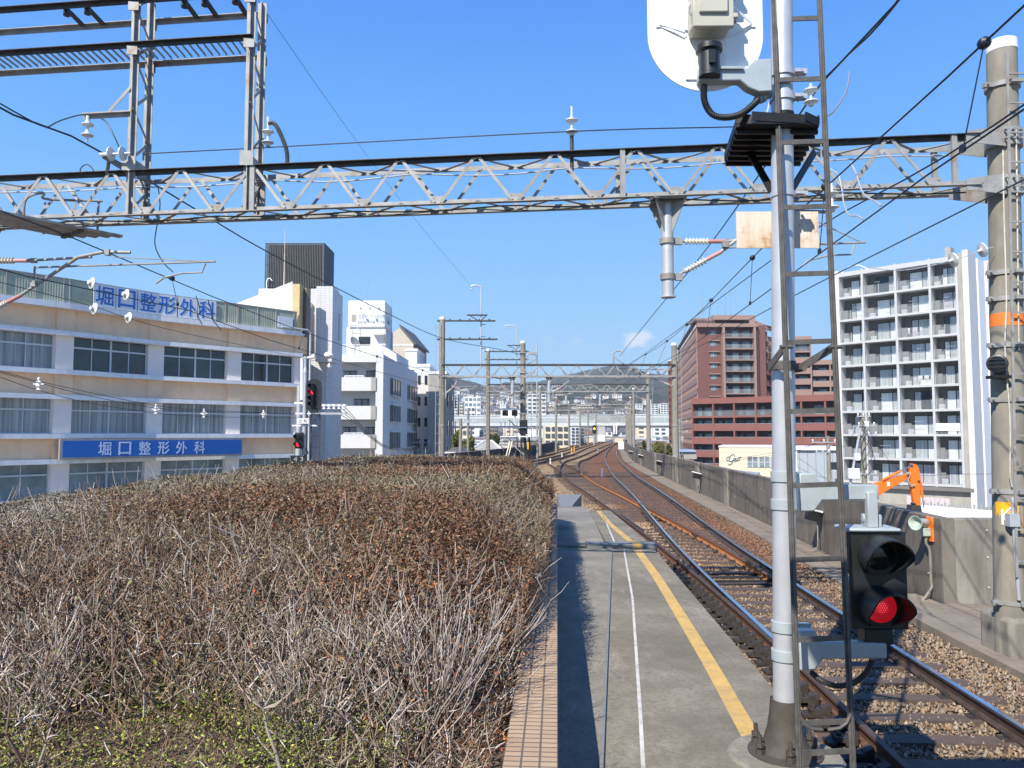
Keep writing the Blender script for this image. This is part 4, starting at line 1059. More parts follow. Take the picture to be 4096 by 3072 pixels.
for pl in (0, 1):
    yo = Vector((0, .03 if pl == 0 else -.03, 0)); sh_ = 0 if pl == 0 else .10
    for x in nodes:
        for s_ in (-1, 1):
            xt = x+s_*.52+sh_
            if xt > XR-.1 or x+sh_ < XL: continue
            b = MB(); b.angle(gp(x+s_*.05+sh_, pl, ZB+.03)+yo, gp(xt, pl, ZT-.03)+yo, .044, .008, up=(0,-1,0), flip=s_)
            b.build('diagonal_brace', MATS['galv'], gn, smooth=0)
for k in range(-13, 5):
    x = 2.29+1.12*k-.56
    if x < XL or x > XR: continue
    for z in (ZT-.03, ZB+.03):
        b = MB(); b.bar(gp(x, 0, z), gp(x+.56, 1, z), .05, .008); b.build('cross_brace', MATS['galv'], gn, smooth=0)
        b = MB(); b.bar(gp(x+.56, 1, z-.012), gp(min(x+1.12, XR), 0, z-.012), .05, .008); b.build('cross_brace', MATS['galv'], gn, smooth=0)
for x in (-3.86, 1.55, 5.9):
    for pl in (0, 1): b = MB(); b.bar(gp(x, pl, ZB), gp(x, pl, ZT), .07, .05, up=(0,1,0)); b.build('truss_post', MATS['galv'], gn, smooth=0)
for x in nodes:                                                       # gusset plates at the bottom nodes
    b = MB(); p = gp(x, 0, ZB+.075); b.box(p+Vector((0,.045,0)), (.22,.008,.12)); [b.cyl(p+Vector((dx,.03,dz)), p+Vector((dx,.045,dz)), .012, n=6) for dx in (-.07,.07) for dz in (-.03,.03)]
    b.build('gusset_plate', MATS['galv'], gn, smooth=0)
# cables clipped along the truss
for q, (z, yy, a) in enumerate(((ZB-.02, .1, .05), (ZB+.04, .38, .06), (ZT-.10, .40, .05))):
    pts = [gp(x, 0, z)+Vector((0, yy+.03*math.sin(x*2.3+q), -a*abs(math.sin(x*1.4+q)))) for x in np.linspace(XL, 6.1, 70)]
    b = MB(); b.tube(pts, .011, 6); b.build('clipped_cable', MATS['wire_green' if q < 2 else 'galv_clean'], gn)
# concrete pole at the right end
pt = W(1001, 41, 10.2); pb = W(1012, 640, 10.2); lean = (pt.x-pb.x)/(pt.z-pb.z)
conc_pole(gn, pb.x, 10.2, -.14, pt.z, .198, lean)
def px_(z): return pb.x+lean*(z+.14)
b = MB(); b.prism([(px_(0)-.19,9.93,-.14),(px_(0)+.5,9.93,-.14),(px_(0)+.5,10.6,-.14),(px_(0)-.19,10.6,-.14)], (0,0,.56)); b.build('pedestal', MATS['concrete'], gn, bevel=.06)
def pband(z, m='galv', r=.215, h=.06, lug=.33):
    b = MB(); b.lathe([(r,-h/2),(r,h/2)], (px_(z),10.2,z), n=26); b.box((px_(z)-r-.03,10.12,z), (.12,.05,h)); b.box((px_(z)+.05,10.2-r-.02,z), (.16,.05,h*.8)); b.cyl((px_(z)-r-.05,10.06,z),(px_(z)-r-.05,10.20,z),.016,n=6); b.build('pole_band', MATS[m], gn)
for y in (88, 274, 300, 400, 491, 601, 346): pband(W(1005, y, 10.2).z)
for z, hh in ((ZT-.02, .24), (ZB+.02, .24)):
    b = MB(); b.lathe([(.225,-hh/2),(.225,hh/2)], (px_(z),10.2,z), n=26); b.prism([(px_(z)-.62,10.0,z-.09),(px_(z)-.1,9.99,z-.15),(px_(z)-.1,9.99,z+.13),(px_(z)-.62,10.0,z+.06)], (0,.012,0))
    b.prism([(px_(z)-.62,10.42,z-.09),(px_(z)-.1,10.41,z-.15),(px_(z)-.1,10.41,z+.13),(px_(z)-.62,10.42,z+.06)], (0,.012,0))
    for q in range(3):
        for zz in (-.06, .06): b.cyl((px_(z)-.12+.1*q,9.97,z+zz),(px_(z)-.12+.1*q,9.92,z+zz),.018,n=6)
    b.build('end_bracket', MATS['galv'], gn)
z = W(1008, 320.5, 10.2).z; b = MB(); b.lathe([(.1995,-.085),(.1985,.085)], (px_(z),10.2,z), n=26); b.build('orange_band', MATS['orange_band'], gn)
pole_ladder(gn, px_(1.3)+.10, 9.93, .95, W(1000, 62, 10.2).z, .42, .40, m='galv', lean=lean)
for pts, m in (([(1003,150),(1004,215),(1006.5,300),(1005,350),(1010,420),(1010,480),(1012,487)], 'worn_white'), ([(1016,130),(1017,190),(1018,280),(1019,350)], 'worn_white')):
    b = MB(); b.tube(crom3([W(x, y, 9.985) for x, y in pts], 30), .010, 6); b.build('white_cable', MATS[m], gn)
b = MB(); b.tube([W(1012.5,497,9.97), W(1013,514,9.96), W(1016,560,9.96), W(1019,600,9.97)], .022, 8); c = W(1012.5,520,9.96); b.box(c, (.13,.10,.16)); b.build('cable_conduit', MATS['silver_paint'], gn)
# yellow plate with a mark, bent round the pole
z = W(1007, 516, 10.2).z; b = MB(); prof = [(px_(z)+.201*math.sin(a), 10.2-.201*math.cos(a)) for a in np.linspace(-1.45, .25, 14)]
for i in range(13): (x0,y0),(x1,y1) = prof[i],prof[i+1]; b.quad((x0,y0,z-.19),(x1,y1,z-.19),(x1,y1,z+.19),(x0,y0,z+.19))
ys_ = b.build('warning_plate', MATS['sign_yellow'], gn)
b = MB()
def onpole(a, dz): return Vector((px_(z)+.204*math.sin(a), 10.2-.204*math.cos(a), z+dz))
for tr in ([(-.95,0),(-.75,.07),(-.5,.13),(-.2,.15)], [(-.95,0),(-.75,-.06),(-.5,-.11),(-.2,-.13)], [(-1.0,.10),(-1.0,-.10)]):
    b.tube([onpole(*p) for p in tr], .014, 5)
b.build('plate_mark', MATS['white_letter'], ys_)
# horn lamp on the pole
t = thing('floodlight', 'small black round floodlight clamped to the left side of the near concrete pole', 'floodlight', W(998, 372, 10.0))
c = W(997.5, 364, 9.98); b = MB(); ax = Vector((-.55,-.75,.05)); b.lathe([(.05,-.17),(.10,-.15),(.115,-.02),(.125,.0),(.125,.05),(.105,.06)], c, ax, n=20); b.build('lamp_body', MATS['black_plastic'], t)
b = MB(); b.lathe([(.10,.055),(.09,.066),(.02,.07)], c, ax, n=20); lz = b.build('lens', MATS['dark_lens'], t)
for k in (-.05, 0, .05): b = MB(); s_ = Vector((.75,-.55,0)).normalized(); b.bar(c+ax.normalized()*.075+Vector((0,0,k))-s_*.09, c+ax.normalized()*.075+Vector((0,0,k))+s_*.09, .012, .012); b.build('guard_bar', MATS['black_plastic'], t)
b = MB(); b.box(c+Vector((.02,.02,-.17)), (.24,.16,.04)); b.bar(c+Vector((.0,0,-.15)), c+Vector((0,0,-.08)), .06); b.bar(c+Vector((.05,.05,-.17)), (px_(3.5),10.1,c.z-.17), .05); b.build('lamp_bracket', MATS['black_steel'], t)

# lattice masts and the beams carried above the truss at the left
def lattice_mast(X, z1):
    p0, p1 = gp(X, 0, ZB), gp(X, 1, ZB)
    for p, mname in ((p0, 'galv'), (p1, 'galv')):
        b = MB(); b.bar(p, Vector((p.x,p.y,z1)), .075, .012, up=(1,0,0)); b.bar(p+Vector((-.032,.03,0)), Vector((p.x-.032,p.y+.03,z1)), .012, .07, up=(1,0,0)); b.bar(p+Vector((.032,.03,0)), Vector((p.x+.032,p.y+.03,z1)), .012, .07, up=(1,0,0)); b.build('mast_leg', MATS[mname], gn, smooth=0)
    z = ZB+.1; k = 0
    while z < z1-.3:
        a, c = (p0, p1) if k % 2 == 0 else (p1, p0); b = MB(); b.bar((a.x+.02,a.y+.02,z), (c.x+.02,c.y-.02,z+.36), .05, .008, up=(1,0,0)); b.build('mast_lacing', MATS['galv'], gn, smooth=0); z += .40; k += 1
    b = MB(); b.box(gp(X, .5, ZT+.10), (.02,GWd+.12,.24)); b.box(gp(X,0,ZT+.10)+Vector((0,-.055,0)), (.2,.012,.22)); b.build('mast_foot', MATS['galv'], gn, smooth=0)
M1, M2 = -5.80, -3.94
lattice_mast(M1, 10.4); lattice_mast(M2, 9.56)
for z, up in ((8.73, 1), (9.43, 1)):
    for pl in (0, 1):
        b = MB(); p, q = gp(-13, pl, z)+Vector((0,-.07 if pl == 0 else .07,0)), gp(M2+.05, pl, z)+Vector((0,-.07 if pl == 0 else .07,0))
        b.bar(p, q, .08, .01); b.bar(p+Vector((0,.035,-.035)), q+Vector((0,.035,-.035)), .01, .065); b.build('cross_beam', MATS['dark_steel'] if pl == 0 else MATS['galv'], gn, smooth=0)
for k in range(78):                                                    # grating between the lower beams
    x = -13+k*(M2+13-.1)/78; b = MB(); b.bar(gp(x, 0, 8.745), gp(x, 1, 8.745), .012, .035); b.build('grating_bar', MATS['galv'], gn, smooth=0)
for x in (-7.0, -6.65, -5.05, -4.72, -3.98-.25, -8.6, -8.9):
    b = MB(); b.bar(gp(x, -.12, 9.44), gp(x+.02, 1.1, 9.40), .075, .03); b.cyl(gp(x, .2, 9.33), gp(x, .2, 9.42), .05, n=10); b.build('beam_clip', MATS['dark_steel'], gn)
for z in (8.68, 9.38):
    for X_ in (M1, M2): 
        for pl_, o_ in ((0,-.06),(1,.06)): b = MB(); b.box(gp(X_, pl_, z)+Vector((0,o_,-.06)), (.16,.015,.14)); b.build('beam_cleat', MATS['galv'], gn)
# outrigger with the two-disc insulator
b = MB(); za2 = 7.68; b.bar(gp(M1-.80,0,za2), gp(M1,0,za2), .08, .02); b.bar(gp(M1-.80,0,za2-.03)+Vector((0,.03,0)), gp(M1,0,za2-.03)+Vector((0,.03,0)), .012, .07); b.bar(gp(M1-.40,0,za2), gp(M1,0,za2+.43), .045, .01, up=(0,1,0)); b.build('outrigger', MATS['galv'], gn, smooth=0)
b = MB(); e = insulator_discs(b, gp(M1-.72,0,za2-.10), (0,0,-1), 2, .088, .165); b.cyl(gp(M1-.72,0,za2-.03), gp(M1-.72,0,za2-.12), .028, n=8); b.build('disc_insulator', MATS['porcelain'], gn)
# strain arm with pulley insulators
b = MB(); p = W(103,154.5,11.35); q = W(131,171.5,11.5); b.bar(p, q, .07, .02); b.bar(p+Vector((0,0,-.03)), q+Vector((0,0,-.03)), .015, .06); b.bar(W(109,160,11.4), W(107,174,11.5), .05, .02); b.build('strain_arm', MATS['galv'], gn, smooth=0)
b = MB(); p = W(103.5,154.5,11.3); ax = Vector((1,-.12,.0)); insulator_discs(b, p+ax*.05, ax, 2, .105, .19); b.cyl(p-ax*.05, p+ax*.08, .03, n=8); b.build('strain_insulator', MATS['porcelain'], gn)
# swan-neck posts with insulators on the truss
def swan(px, ptop, D, z0, hx, dz):
    X = W(px, 150, D).x; y = gy_(X)+.2; b = MB()
    b.tube(crom3([(X+.02,y,ZT),(X,y,ZT+.30),(X-hx*.6,y,z0-.02),(X-hx,y,z0)], 14), .032, 8); b.build('swan_neck', MATS['dark_steel'], gn)
    b = MB(); insulator_discs(b, (X-hx,y,z0-.38+.02), (0,0,1), 2, .088, .165); b.cyl((X-hx,y,z0-.06),(X-hx,y,z0+.10),.02,n=6); b.build('disc_insulator', MATS['porcelain'], gn)
    return Vector((X-hx, y, z0-.37))
sw1 = swan(283, 0, 11.2, 7.46, .28, 0)
p = W(571, 150, 10.9); b = MB(); b.cyl((p.x, gy_(p.x)+.1, ZT-.25), (p.x, gy_(p.x)+.1, ZT+.30), .028, n=8); b.build('insulator_pin', MATS['dark_steel'], gn)
b = MB(); insulator_discs(b, (p.x, gy_(p.x)+.1, ZT+.26), (0,0,1), 2, .088, .165); b.cyl((p.x, gy_(p.x)+.1, ZT+.58), (p.x, gy_(p.x)+.1, ZT+.70), .016, n=6); b.build('disc_insulator', MATS['porcelain'], gn)
sw2 = Vector((p.x, gy_(p.x)+.02, ZT+.30))
X5 = 4.02
b = MB(); insulator_discs(b, (X5+.18, gy_(X5)-.35, ZB-.40), (0,0,1), 2, .088, .19); b.cyl((X5+.18,gy_(X5)-.35,ZB-.03),(X5+.18,gy_(X5)-.35,ZB),.02,n=6); b.bar((X5+.18,gy_(X5)-.36,ZB-.01),(X5+.18,gy_(X5)+.05,ZB-.01),.05,.02); b.build('disc_insulator', MATS['porcelain'], gn)
b = MB(); insulator_discs(b, (X5+.02, gy_(X5)-.15, ZT+.42), (0,0,1), 2, .095, .16); b.bar((X5-.05,gy_(X5)+.2,ZT),(X5-.4,gy_(X5)+.2,ZT+.72),.05,.012); b.bar((X5-.6,gy_(X5)+.2,ZT),(X5-.4,gy_(X5)+.2,ZT+.72),.05,.012); b.build('disc_insulator', MATS['porcelain'], gn)
# drop post and bracket over the main track; bracket at the far left
drop_post(gn, 2.20, gy_(2.2)+.24, ZB, W(672.6,296,10.6).z, .083)
cantilever(gn, (2.285, gy_(2.2)+.24), (1, 0), (4.0, gy_(4)+.24, 5.88), (4.0, gy_(4)+.24, 5.07), 5.49, 4.98)
cl = W(2, 264, 11.9)
cantilever(gn, (-8.35, gy_(-8.3)+.24), (1, 0), (-6.25, gy_(-6.2)+.24, 5.60), (-5.45, gy_(-5.5)+.24, 5.06), 5.50, 4.62)
drop_post(gn, -8.43, gy_(-8.4)+.24, ZB, 4.3, .083)
# maintenance stage with hand rail under the truss at the left
st = thing('hanging_stage', 'small steel maintenance stage with a curved handrail hanging under the near truss at left', 'platform', (-7.4, 12.1, 6))
d_ = Vector((.615,.788,0)); n_ = Vector((.788,-.615,0)); o_ = Vector((-8.1, 11.2, 5.985))
for k in range(5): b = MB(); b.bar(o_+n_*(.16*k), o_+n_*(.16*k)+d_*(1.5+.12*k), .12, .035); b.build('deck_channel', MATS['galv'], st, smooth=0)
for t_ in (.15, 1.35): b = MB(); b.bar(o_+d_*t_+Vector((0,0,-.04)), o_+d_*t_+n_*.7+Vector((0,0,-.04)), .06, .04); b.build('deck_bearer', MATS['dark_steel'], st, smooth=0)
b = MB(); rz_ = 6.52; a = W(24,218,11.8); b.tube(crom3([(a.x,a.y,6.0),(a.x,a.y,6.38),(a.x+.08,a.y+.03,6.50),(a.x+.25,a.y+.08,6.55),W(46,199,12.1),W(99,201,12.4),W(99,202,12.4)], 30), .02, 8); b.build('handrail', MATS['galv'], st)
for px in (45, 75, 98.5): p = W(px, 202, 12.2); b = MB(); b.bar(p, (p.x, p.y, 5.98), .035, .012); b.build('rail_post', MATS['galv'], st, smooth=0)

# ---------------------------------------------------------------- overhead wires: each a thing
def wire(label, pts, r=.008, m='wire', name='overhead_wire', n=60, cat='wire', straight=False):
    P = [Vector(p) for p in pts] if straight else crom3(pts, n)
    b = MB(); b.tube(P, r, 5); mid = P[len(P)//3]
    o = b.build(name, MATS[m], None, loc=mid); return tag(o, label, cat)
def clampbit(parent_pts, label): pass
wire('thick paired feeder cable entering at the left edge and passing the two-disc insulator', [(-9.3,1,8.4),(-8.2,5.5,7.7),(-7.03,10.3,7.24),(-6.52,11.4,7.2),(-6.2,14.5,7.15),(-5.84,18.7,7.15),(-4.6,28,7.2),(-3.2,36,7.25),W(500,349.5,43.5),W(528,356.5,47.95)], .015)
wire('second strand running just above the thick feeder cable at the left edge', [(-9.3,1,8.52),(-8.2,5.5,7.80),(-7.03,10.3,7.30),(-6.78,11.0,7.24)], .011)
wire('hair-thin ground wire running diagonally up the empty blue sky', [(-8,-8,15.2),(-7.2,4,14.2),(-6,17.5,13.0),(-4.6,33,12.6),W(470,284.5,50)], .006)
wire('feeder cable above the main track running up to the right from the far hook', [(4.9,-4,9.2),(4.45,4,8.3),(4.22,8.1,7.5),(4.10,9.8,7.42),(4.35,13,7.36),(4.9,19.4,7.4),(5.7,32,7.5),(6.7,47.7,7.6)], .014)
wire('second strand of the feeder ending at a clamp beside the mast ladder', [(4.98,-4,9.32),(4.52,4,8.40),(4.29,8.1,7.58),(4.17,9.3,7.47),(4.105,9.78,7.43)], .012)
MESS = [(3.5,-2,6.15),(3.84,5.6,5.97),(4.02,9.1,5.95),(4.02,gy_(4)+.24,5.90),(4.66,17,5.97),(5.5,24,6.2),(6.3,33,6.5),(7.0,48,6.85),(9.6,72,7.0),(13.2,100,7.0),(18.5,135,7.1),(35.5,253,7.3)]
CONT = [(3.3,-2,5.06),(3.73,7.65,5.06),(3.98,10.5,5.06),(4.55,17,5.12),(5.4,26,5.35),(7.0,48,5.95),(9.55,72,6.1),(13.2,100,6.1),(18.5,135,6.2),(35.5,253,6.4)]
wire('messenger wire over the main track carrying the near hangers', MESS, .010)
wire('contact wire hanging under the messenger wire over the main track', CONT, .0085)
wire('second messenger wire crossing in front of the near concrete pole', [(4.3,-2,6.05),(4.68,6.9,5.77),(4.70,11.6,5.93),(4.95,18,6.0),(5.9,30,6.4),(7.1,48,6.9)], .010)
wire('lowest contact wire crossing in front of the near concrete pole', [(4.55,-2,5.07),(4.66,6.9,5.08),(4.70,12.5,5.07),(5.0,19,5.12),(5.9,31,5.45),(7.05,48,5.97)], .0085, 'wire_green')
LM = [(-8.0,-2,6.4),(-7.3,6,5.75),(-6.25,gy_(-6.2)+.24,5.60),(-5.9,16.7,5.5),(-5.2,25,5.55),(-4.0,38,5.8),(-2.9,47.9,6.0),(.2,71.7,6.2),(5.9,99,6.3),(12,135,6.4),(28,250,6.6)]
LC = [(-8.1,-2,5.06),(-7.15,10.6,5.06),(-5.95,gy_(-6)+.24,5.06),(-6.05,16.7,5.06),(-5.25,25,5.05),(-4.2,38,5.2),(-2.95,47.9,5.4),(.2,71.7,5.6),(5.9,99,5.7),(12,135,5.8),(28,250,6.0)]
wire('messenger wire of the left track sloping past the clinic roof sign', LM, .010)
wire('contact wire of the left track crossing the clinic facade', LC, .0085)
wire('thin stay wire with two round white insulators in front of the clinic', [W(-20,277,9.8), W(92,306,11.4), W(127.7,318,12.2), W(180,332,14), W(260,349,19), W(330,364,26)], .005)
for k, (px, py, D) in enumerate(((94,308.5,11.45), (128.5,317.5,12.2), (91.5,283,11.6), (126,294.5,12.0))):
    t = W(px, py, D); b = MB(); ax = Vector((.55,.83,-.1)); insulator_discs(b, t-ax*.06, ax, 1, .088, .12); o = b.build('disc_insulator', MATS['porcelain'], None, loc=t)
    tag(o, ['round white disc insulator on the stay wire, left of the lower pair', 'round white disc insulator on the stay wire, right of the lower pair', 'round grey disc insulator hiding the first sign character', 'round grey disc insulator behind the contact arm over the roof sign'][k], 'insulator')
for k, pts in enumerate(([(0,372.5),(38,382.5),(90,396),(155.8,408),(204,411.5),(263.5,413),(300,414)], [(0,377),(38,390),(90,403),(155.8,413),(204,416.5),(263.5,417.5),(300,418)], [(-4,370),(60,386),(155.8,405.5),(204,410),(262,412.5)])):
    wire(['upper sagging service cable in front of the clinic windows', 'lower sagging service cable in front of the clinic windows', 'middle sagging service cable ending at the departure signal'][k], [W(x, y, 14+x*.045) for x, y in pts], .007)
for k, (x, y) in enumerate(((38.6,385), (155.8,410), (203.8,414), (263.5,414.5))):
    p = W(x, y, 14+x*.045); b = MB()
    b.lathe([(.012,-.14),(.05,-.10),(.02,-.06),(.06,-.02),(.02,.02),(.055,.06),(.02,.09),(.03,.13),(.01,.16)], p, n=12); b.bar(p+Vector((-.11,0,.02)), p+Vector((.11,0,.02)), .02)
    o = b.build('cable_spacer', MATS['white_paint'], None, loc=p)
    tag(o, 'white ceramic spacer on the service cables, '+['by the left edge of the photo', 'above the blue clinic sign', 'left of the last window bay', 'just left of the departure signal'][k], 'spacer', 'white spacers on the service cables')
wire('span wire on the truss top between the swan neck and the pin insulator', [W(108,155.5,11.35)+Vector((.55,-.07,0)), sw1, sw2, W(735,124,10.6)+Vector((0,.1,0))], .009)
wire('pull-off wire with two disc insulators fixed to the near concrete pole', [W(868.7,267.6,10.1), W(905,270,10.05), W(953.6,260,10.05), W(982.6,250,10.05), W(994,247,10.05)], .006, 'galv_clean')
for k, (px, py) in enumerate(((982.6,250), (953.6,260))):
    p = W(px, py, 10.05); b = MB(); insulator_discs(b, p+Vector((.06,0,.02)), Vector((-1,0,-.3)), 1, .10, .14); o = b.build('disc_insulator', MATS['porcelain'], None, loc=p)
    tag(o, ['grey disc insulator against the near concrete pole', 'grey disc insulator above the white apartment roof'][k], 'insulator')
for k, pts in enumerate(([(850.6,162.7,9.1),(856,173.5,8.9),(863,193,8.3),(876,202,7.8),(881,205.7,7.65)], [(838.9,174.4,9.6),(842,190,9.4),(844,204,9.0),(849,215,8.5),(857.8,216,8.2),(863.3,219.6,8.05)])):
    wire(['right one of two curved jumper leads beside the mast ladder', 'left one of two curved jumper leads beside the mast ladder'][k], [W(*p) for p in pts], .010, 'galv_clean', 'jumper_lead', 24)
wire('pale looped lead dropping from the feeder behind the mast ladder', [W(850,71,9.1), W(846,92,9.2), W(833,112,9.4), W(824,122,9.7), W(822,160,9.9), W(838,174,9.7)], .010, 'galv_clean', 'jumper_lead', 24)
wire('long jumper loop over the two-disc insulator at the left', [W(48,127,11.0), W(62,120,11.1), W(85,114.5,11.2), W(104,120,11.3), W(114,136,11.3), W(121,152,11.35)], .011, 'wire_green', 'jumper_lead', 30)
wire('small arched jumper lead standing on the left truss', [W(80,176,11.6), W(81,168,11.6), W(87,164.5,11.6), W(92,168,11.6), W(96,175,11.6)], .009, 'wire_green', 'jumper_lead', 20)
wire('slack jumper lead hanging below the truss beside the clinic roof', [W(158,186,11.8), W(160,205,11.9), W(157,225,12), W(155,245,12.2), W(163,262,12.8), W(173,272,13.3)], .009, 'wire_green', 'jumper_lead', 30)
for k, (a, c) in enumerate((((196,296,14.5),(202,324,14.3)), ((208,300,15),(221,330,14.6)))):
    wire(['left drop lead between the wires over the roof sign', 'right drop lead between the wires over the roof sign'][k], [W(*a), W(a[0]+4,a[1]+14,a[2]), W(a[0]+2 if k==0 else a[0]+5,a[1]+20,a[2]), W(*c)], .010, 'wire', 'jumper_lead', 16)
def hanger(P, Q, y, label):
    p = np.array([tuple(v) for v in P]); q = np.array([tuple(v) for v in Q])
    a = Vector((np.interp(y,p[:,1],p[:,0]), y, np.interp(y,p[:,1],p[:,2]))); c = Vector((np.interp(y,q[:,1],q[:,0]), y, np.interp(y,q[:,1],q[:,2])))
    b = MB(); b.cyl(a, c, .006, n=5); b.lathe([(.02,-.05),(.045,-.03),(.05,0),(.045,.03),(.02,.05)], a, (0,1,.05), n=10); b.box(c+Vector((0,0,.02)), (.03,.05,.06))
    o = b.build('wire_hanger', MATS['wire'], None, loc=a); tag(o, label, 'hanger', 'droppers between messenger and contact wires')
mp_ = crom3(MESS, 240); cp_ = crom3(CONT, 240); lm_ = crom3(LM, 240); lc_ = crom3(LC, 240)
for k, (y, lb) in enumerate(((6.1,'right of the truss nearest the viewer'), (9.6,'just right of the mast ladder'), (13.6,'left of the silver mast, first beyond the truss'), (18.5,'second beyond the truss'), (24,'third beyond the truss'), (30,'fourth beyond the truss'), (37,'last before the far gantry'))): hanger(mp_, cp_, y, 'thin dropper over the main track, '+lb)
for k, (y, lb) in enumerate(((8.6,'at the left edge of the photo'), (13.6,'crossing the roof sign'), (20.5,'by the roof end of the clinic'), (28,'in front of the white tile tower'), (36,'in front of the white flats'))): hanger(lm_, lc_, y, 'thin dropper over the left track, '+lb)

# ---------------------------------------------------------------- the far gantries
def far_gantry(label, D, pxl, pxr, yt, yb, ytl, ytr, detail, posts=(), arms=(), can=()):
    A = W(pxl, yb, D); Bq = W(pxr, yb, D); zt = W(512, yt, D).z; zb_ = W(512, yb, D).z
    t = thing('catenary_gantry', label, 'gantry', (Bq.x, D, -.2), group='lattice gantries down the line'); r = .19
    for x, yy in ((A.x, ytl), (Bq.x, ytr)): conc_pole(t, x, D, -.3, W(512, yy, D).z, r, 0, True)
    wth = .45 if detail else .3
    for pl in (-.5, .5):
        for z, mm in ((zt, 'dark_steel'), (zb_, 'galv')):
            b = MB(); b.bar((A.x, D+pl*wth, z), (Bq.x, D+pl*wth, z), .08, .09); b.build('chord', MATS[mm], t, smooth=0)
        npan = 12; st_ = (Bq.x-A.x-.4)/npan
        pts = []
        for k in range(npan*2+1): pts.append((A.x+.2+st_*k/2, D+pl*wth, zt if k % 2 == 0 else zb_))
        if detail:
            for p, q in zip(pts, pts[1:]): b = MB(); b.bar(p, q, .055, .04, up=(0,1,0)); b.build('diagonal_brace', MATS['galv'], t, smooth=0)
        else:
            b = MB(); b.tube(pts, .032, 4); b.build('zigzag_bracing', MATS['galv'], t, smooth=0)
    pole_ladder(t, Bq.x+.22, D-.22, .2, W(512, ytr, D).z-.4, .3, .55 if detail else 1.2, m='galv')
    if detail: pole_ladder(t, A.x-.22, D-.22, .2, W(512, ytl, D).z-.5, .3, .6, m='galv')
    for x in (A.x, Bq.x):
        for z in (1.4, 3.3, zb_, zt):
            b = MB(); b.lathe([(r+.03,-.05),(r+.03,.05)], (x, D, z), n=14); b.build('pole_band', MATS['galv'], t)
    for px, pyb in posts:
        X = W(px, 400, D).x; drop_post(t, X, D, zb_, W(px, pyb, D).z, .10)
    for px0, px1, py in arms:
        a = W(px0, py, D); c = W(px1, py, D)
        b = MB(); b.bar((a.x-.3, D-.05, a.z), (c.x, D-.05, a.z), .12, .09); b.build('cross_arm', MATS['dark_steel'], t, smooth=0)
        k = 0
        while a.x+.5+k*.62 < c.x-.1:
            b = MB(); b.cyl((a.x+.5+k*.62, D-.05, a.z+.04), (a.x+.5+k*.62, D-.05, a.z+.12), .045, n=8); b.build('arm_clip', MATS['dark_steel'], t); k += 1
    for pxp, s_, xm, zc_ in can:
        X = W(pxp, 400, D).x; cantilever(t, (X+s_*.17, D-.05), (s_, 0), (xm, D-.05, zc_+.92), (xm-s_*.15, D-.05, zc_), zc_+.85, zc_-.15, 1.25)
    return t, A, Bq, zt, zb_
g2 = far_gantry('second gantry down the line with two funnel-headed drop posts, between the flats and red apartments', 48, 442, 674.5, 365, 376.5, 317, 343, True,
    posts=((512.4,407),(549,402.5)), arms=((442,495.5,321),(442,497.5,339.4)), can=((442,1,-2.9,5.4),(512.4,-1,-1.2,5.4),(674.5,-1,7.0,5.95),(549,1,4.3,5.5)))
g3 = far_gantry('third gantry down the line, seen just beneath the second truss', 72, 488, 648, 384.5, 391.5, 349, 372, True,
    posts=((566,404),(600,405.5)), arms=((488,528.7,351.6),(488,528.7,359.7)), can=((488,1,.2,5.6),(648,-1,9.55,6.1),(566,-1,3.2,5.7),(600,1,9.4,6.1)))
for D, l, r_, yt, yb, tl, tr, lb in ((100,540,633.5,399,404.5,386,388,'fourth'), (125,556,630.5,406,410.5,397,397,'fifth'), (150,569,629,410.8,414.3,402,403,'sixth'), (178,580,627.5,414.5,417.3,407,408,'seventh'), (208,588,626.5,417,419.5,411,411,'eighth'), (245,596,626,419.5,421.5,414,414,'ninth')):
    far_gantry(lb+' gantry down the line, small among the crowded lattice beams', D, l, r_, yt, yb, tl, tr, False, can=((l,1,W(l+8,400,D).x+2,5.8),(r_,-1,W(r_-5,400,D).x-2,6.1)))
# hooked ground-wire posts on the second and third gantries, and the feeder hook
def hook_post(px, y0, y1, hx, D, label, ticks):
    a = W(px, y0, D); c = W(px, y1, D); h = W(hx, y1, D); t = thing('ground_wire_post', label, 'post', (a.x, D, a.z))
    b = MB(); b.tube(crom3([a, (a.x,D,c.z-.5), (a.x-.04,D,c.z-.12), (a.x-.25,D,c.z), (h.x+.1,D,c.z), (h.x,D,c.z-.02)], 30), .055, 8); b.build('bent_pole', MATS['silver_paint'], t)
    b = MB(); insulator_discs(b, (h.x, D, c.z-.02), (0,0,-1), 2, .10, .16); b.build('disc_insulator', MATS['porcelain'], t)
    z = c.z-1.9; b = MB(); b.bar((a.x-.9, D-.06, z), (a.x+.4, D-.06, z), .10, .08); b.bar((a.x-.75,D-.06,z), (a.x,D-.06,z-.45), .05); b.bar((a.x+.35,D-.06,z), (a.x,D-.06,z-.35), .05); b.build('foot_stage', MATS['dark_steel'], t, smooth=0)
    z -= .6
    while z > a.z+.6:
        b = MB(); b.bar((a.x, D-.05, z), (a.x+.3, D-.05, z), .035); b.build('step_bolt', MATS['dark_steel'], t, smooth=0); z -= .75
hook_post(481, 366, 285.5, 471.5, 48.2, 'tall white hooked pole on the second gantry, left of the crossarms end', 6)
hook_post(516.5, 385, 325.5, 505, 72.2, 'shorter white hooked pole on the third gantry, near the twin repeaters', 5)
a = W(613.5, 365, 48); t = thing('feeder_hook', 'grey bent hook on the second gantry holding the feeder cable', 'hook', (a.x, 48, a.z)); b = MB()
c = W(613.5, 351.5, 48); e = W(622, 350.5, 48); b.tube(crom3([a, (c.x,48,c.z-.2), (c.x+.1,48,c.z), e], 16), .05, 8); b.bar((c.x,48,c.z-.35), (c.x+.75,48,a.z), .06); b.build('bent_arm', MATS['galv'], t)
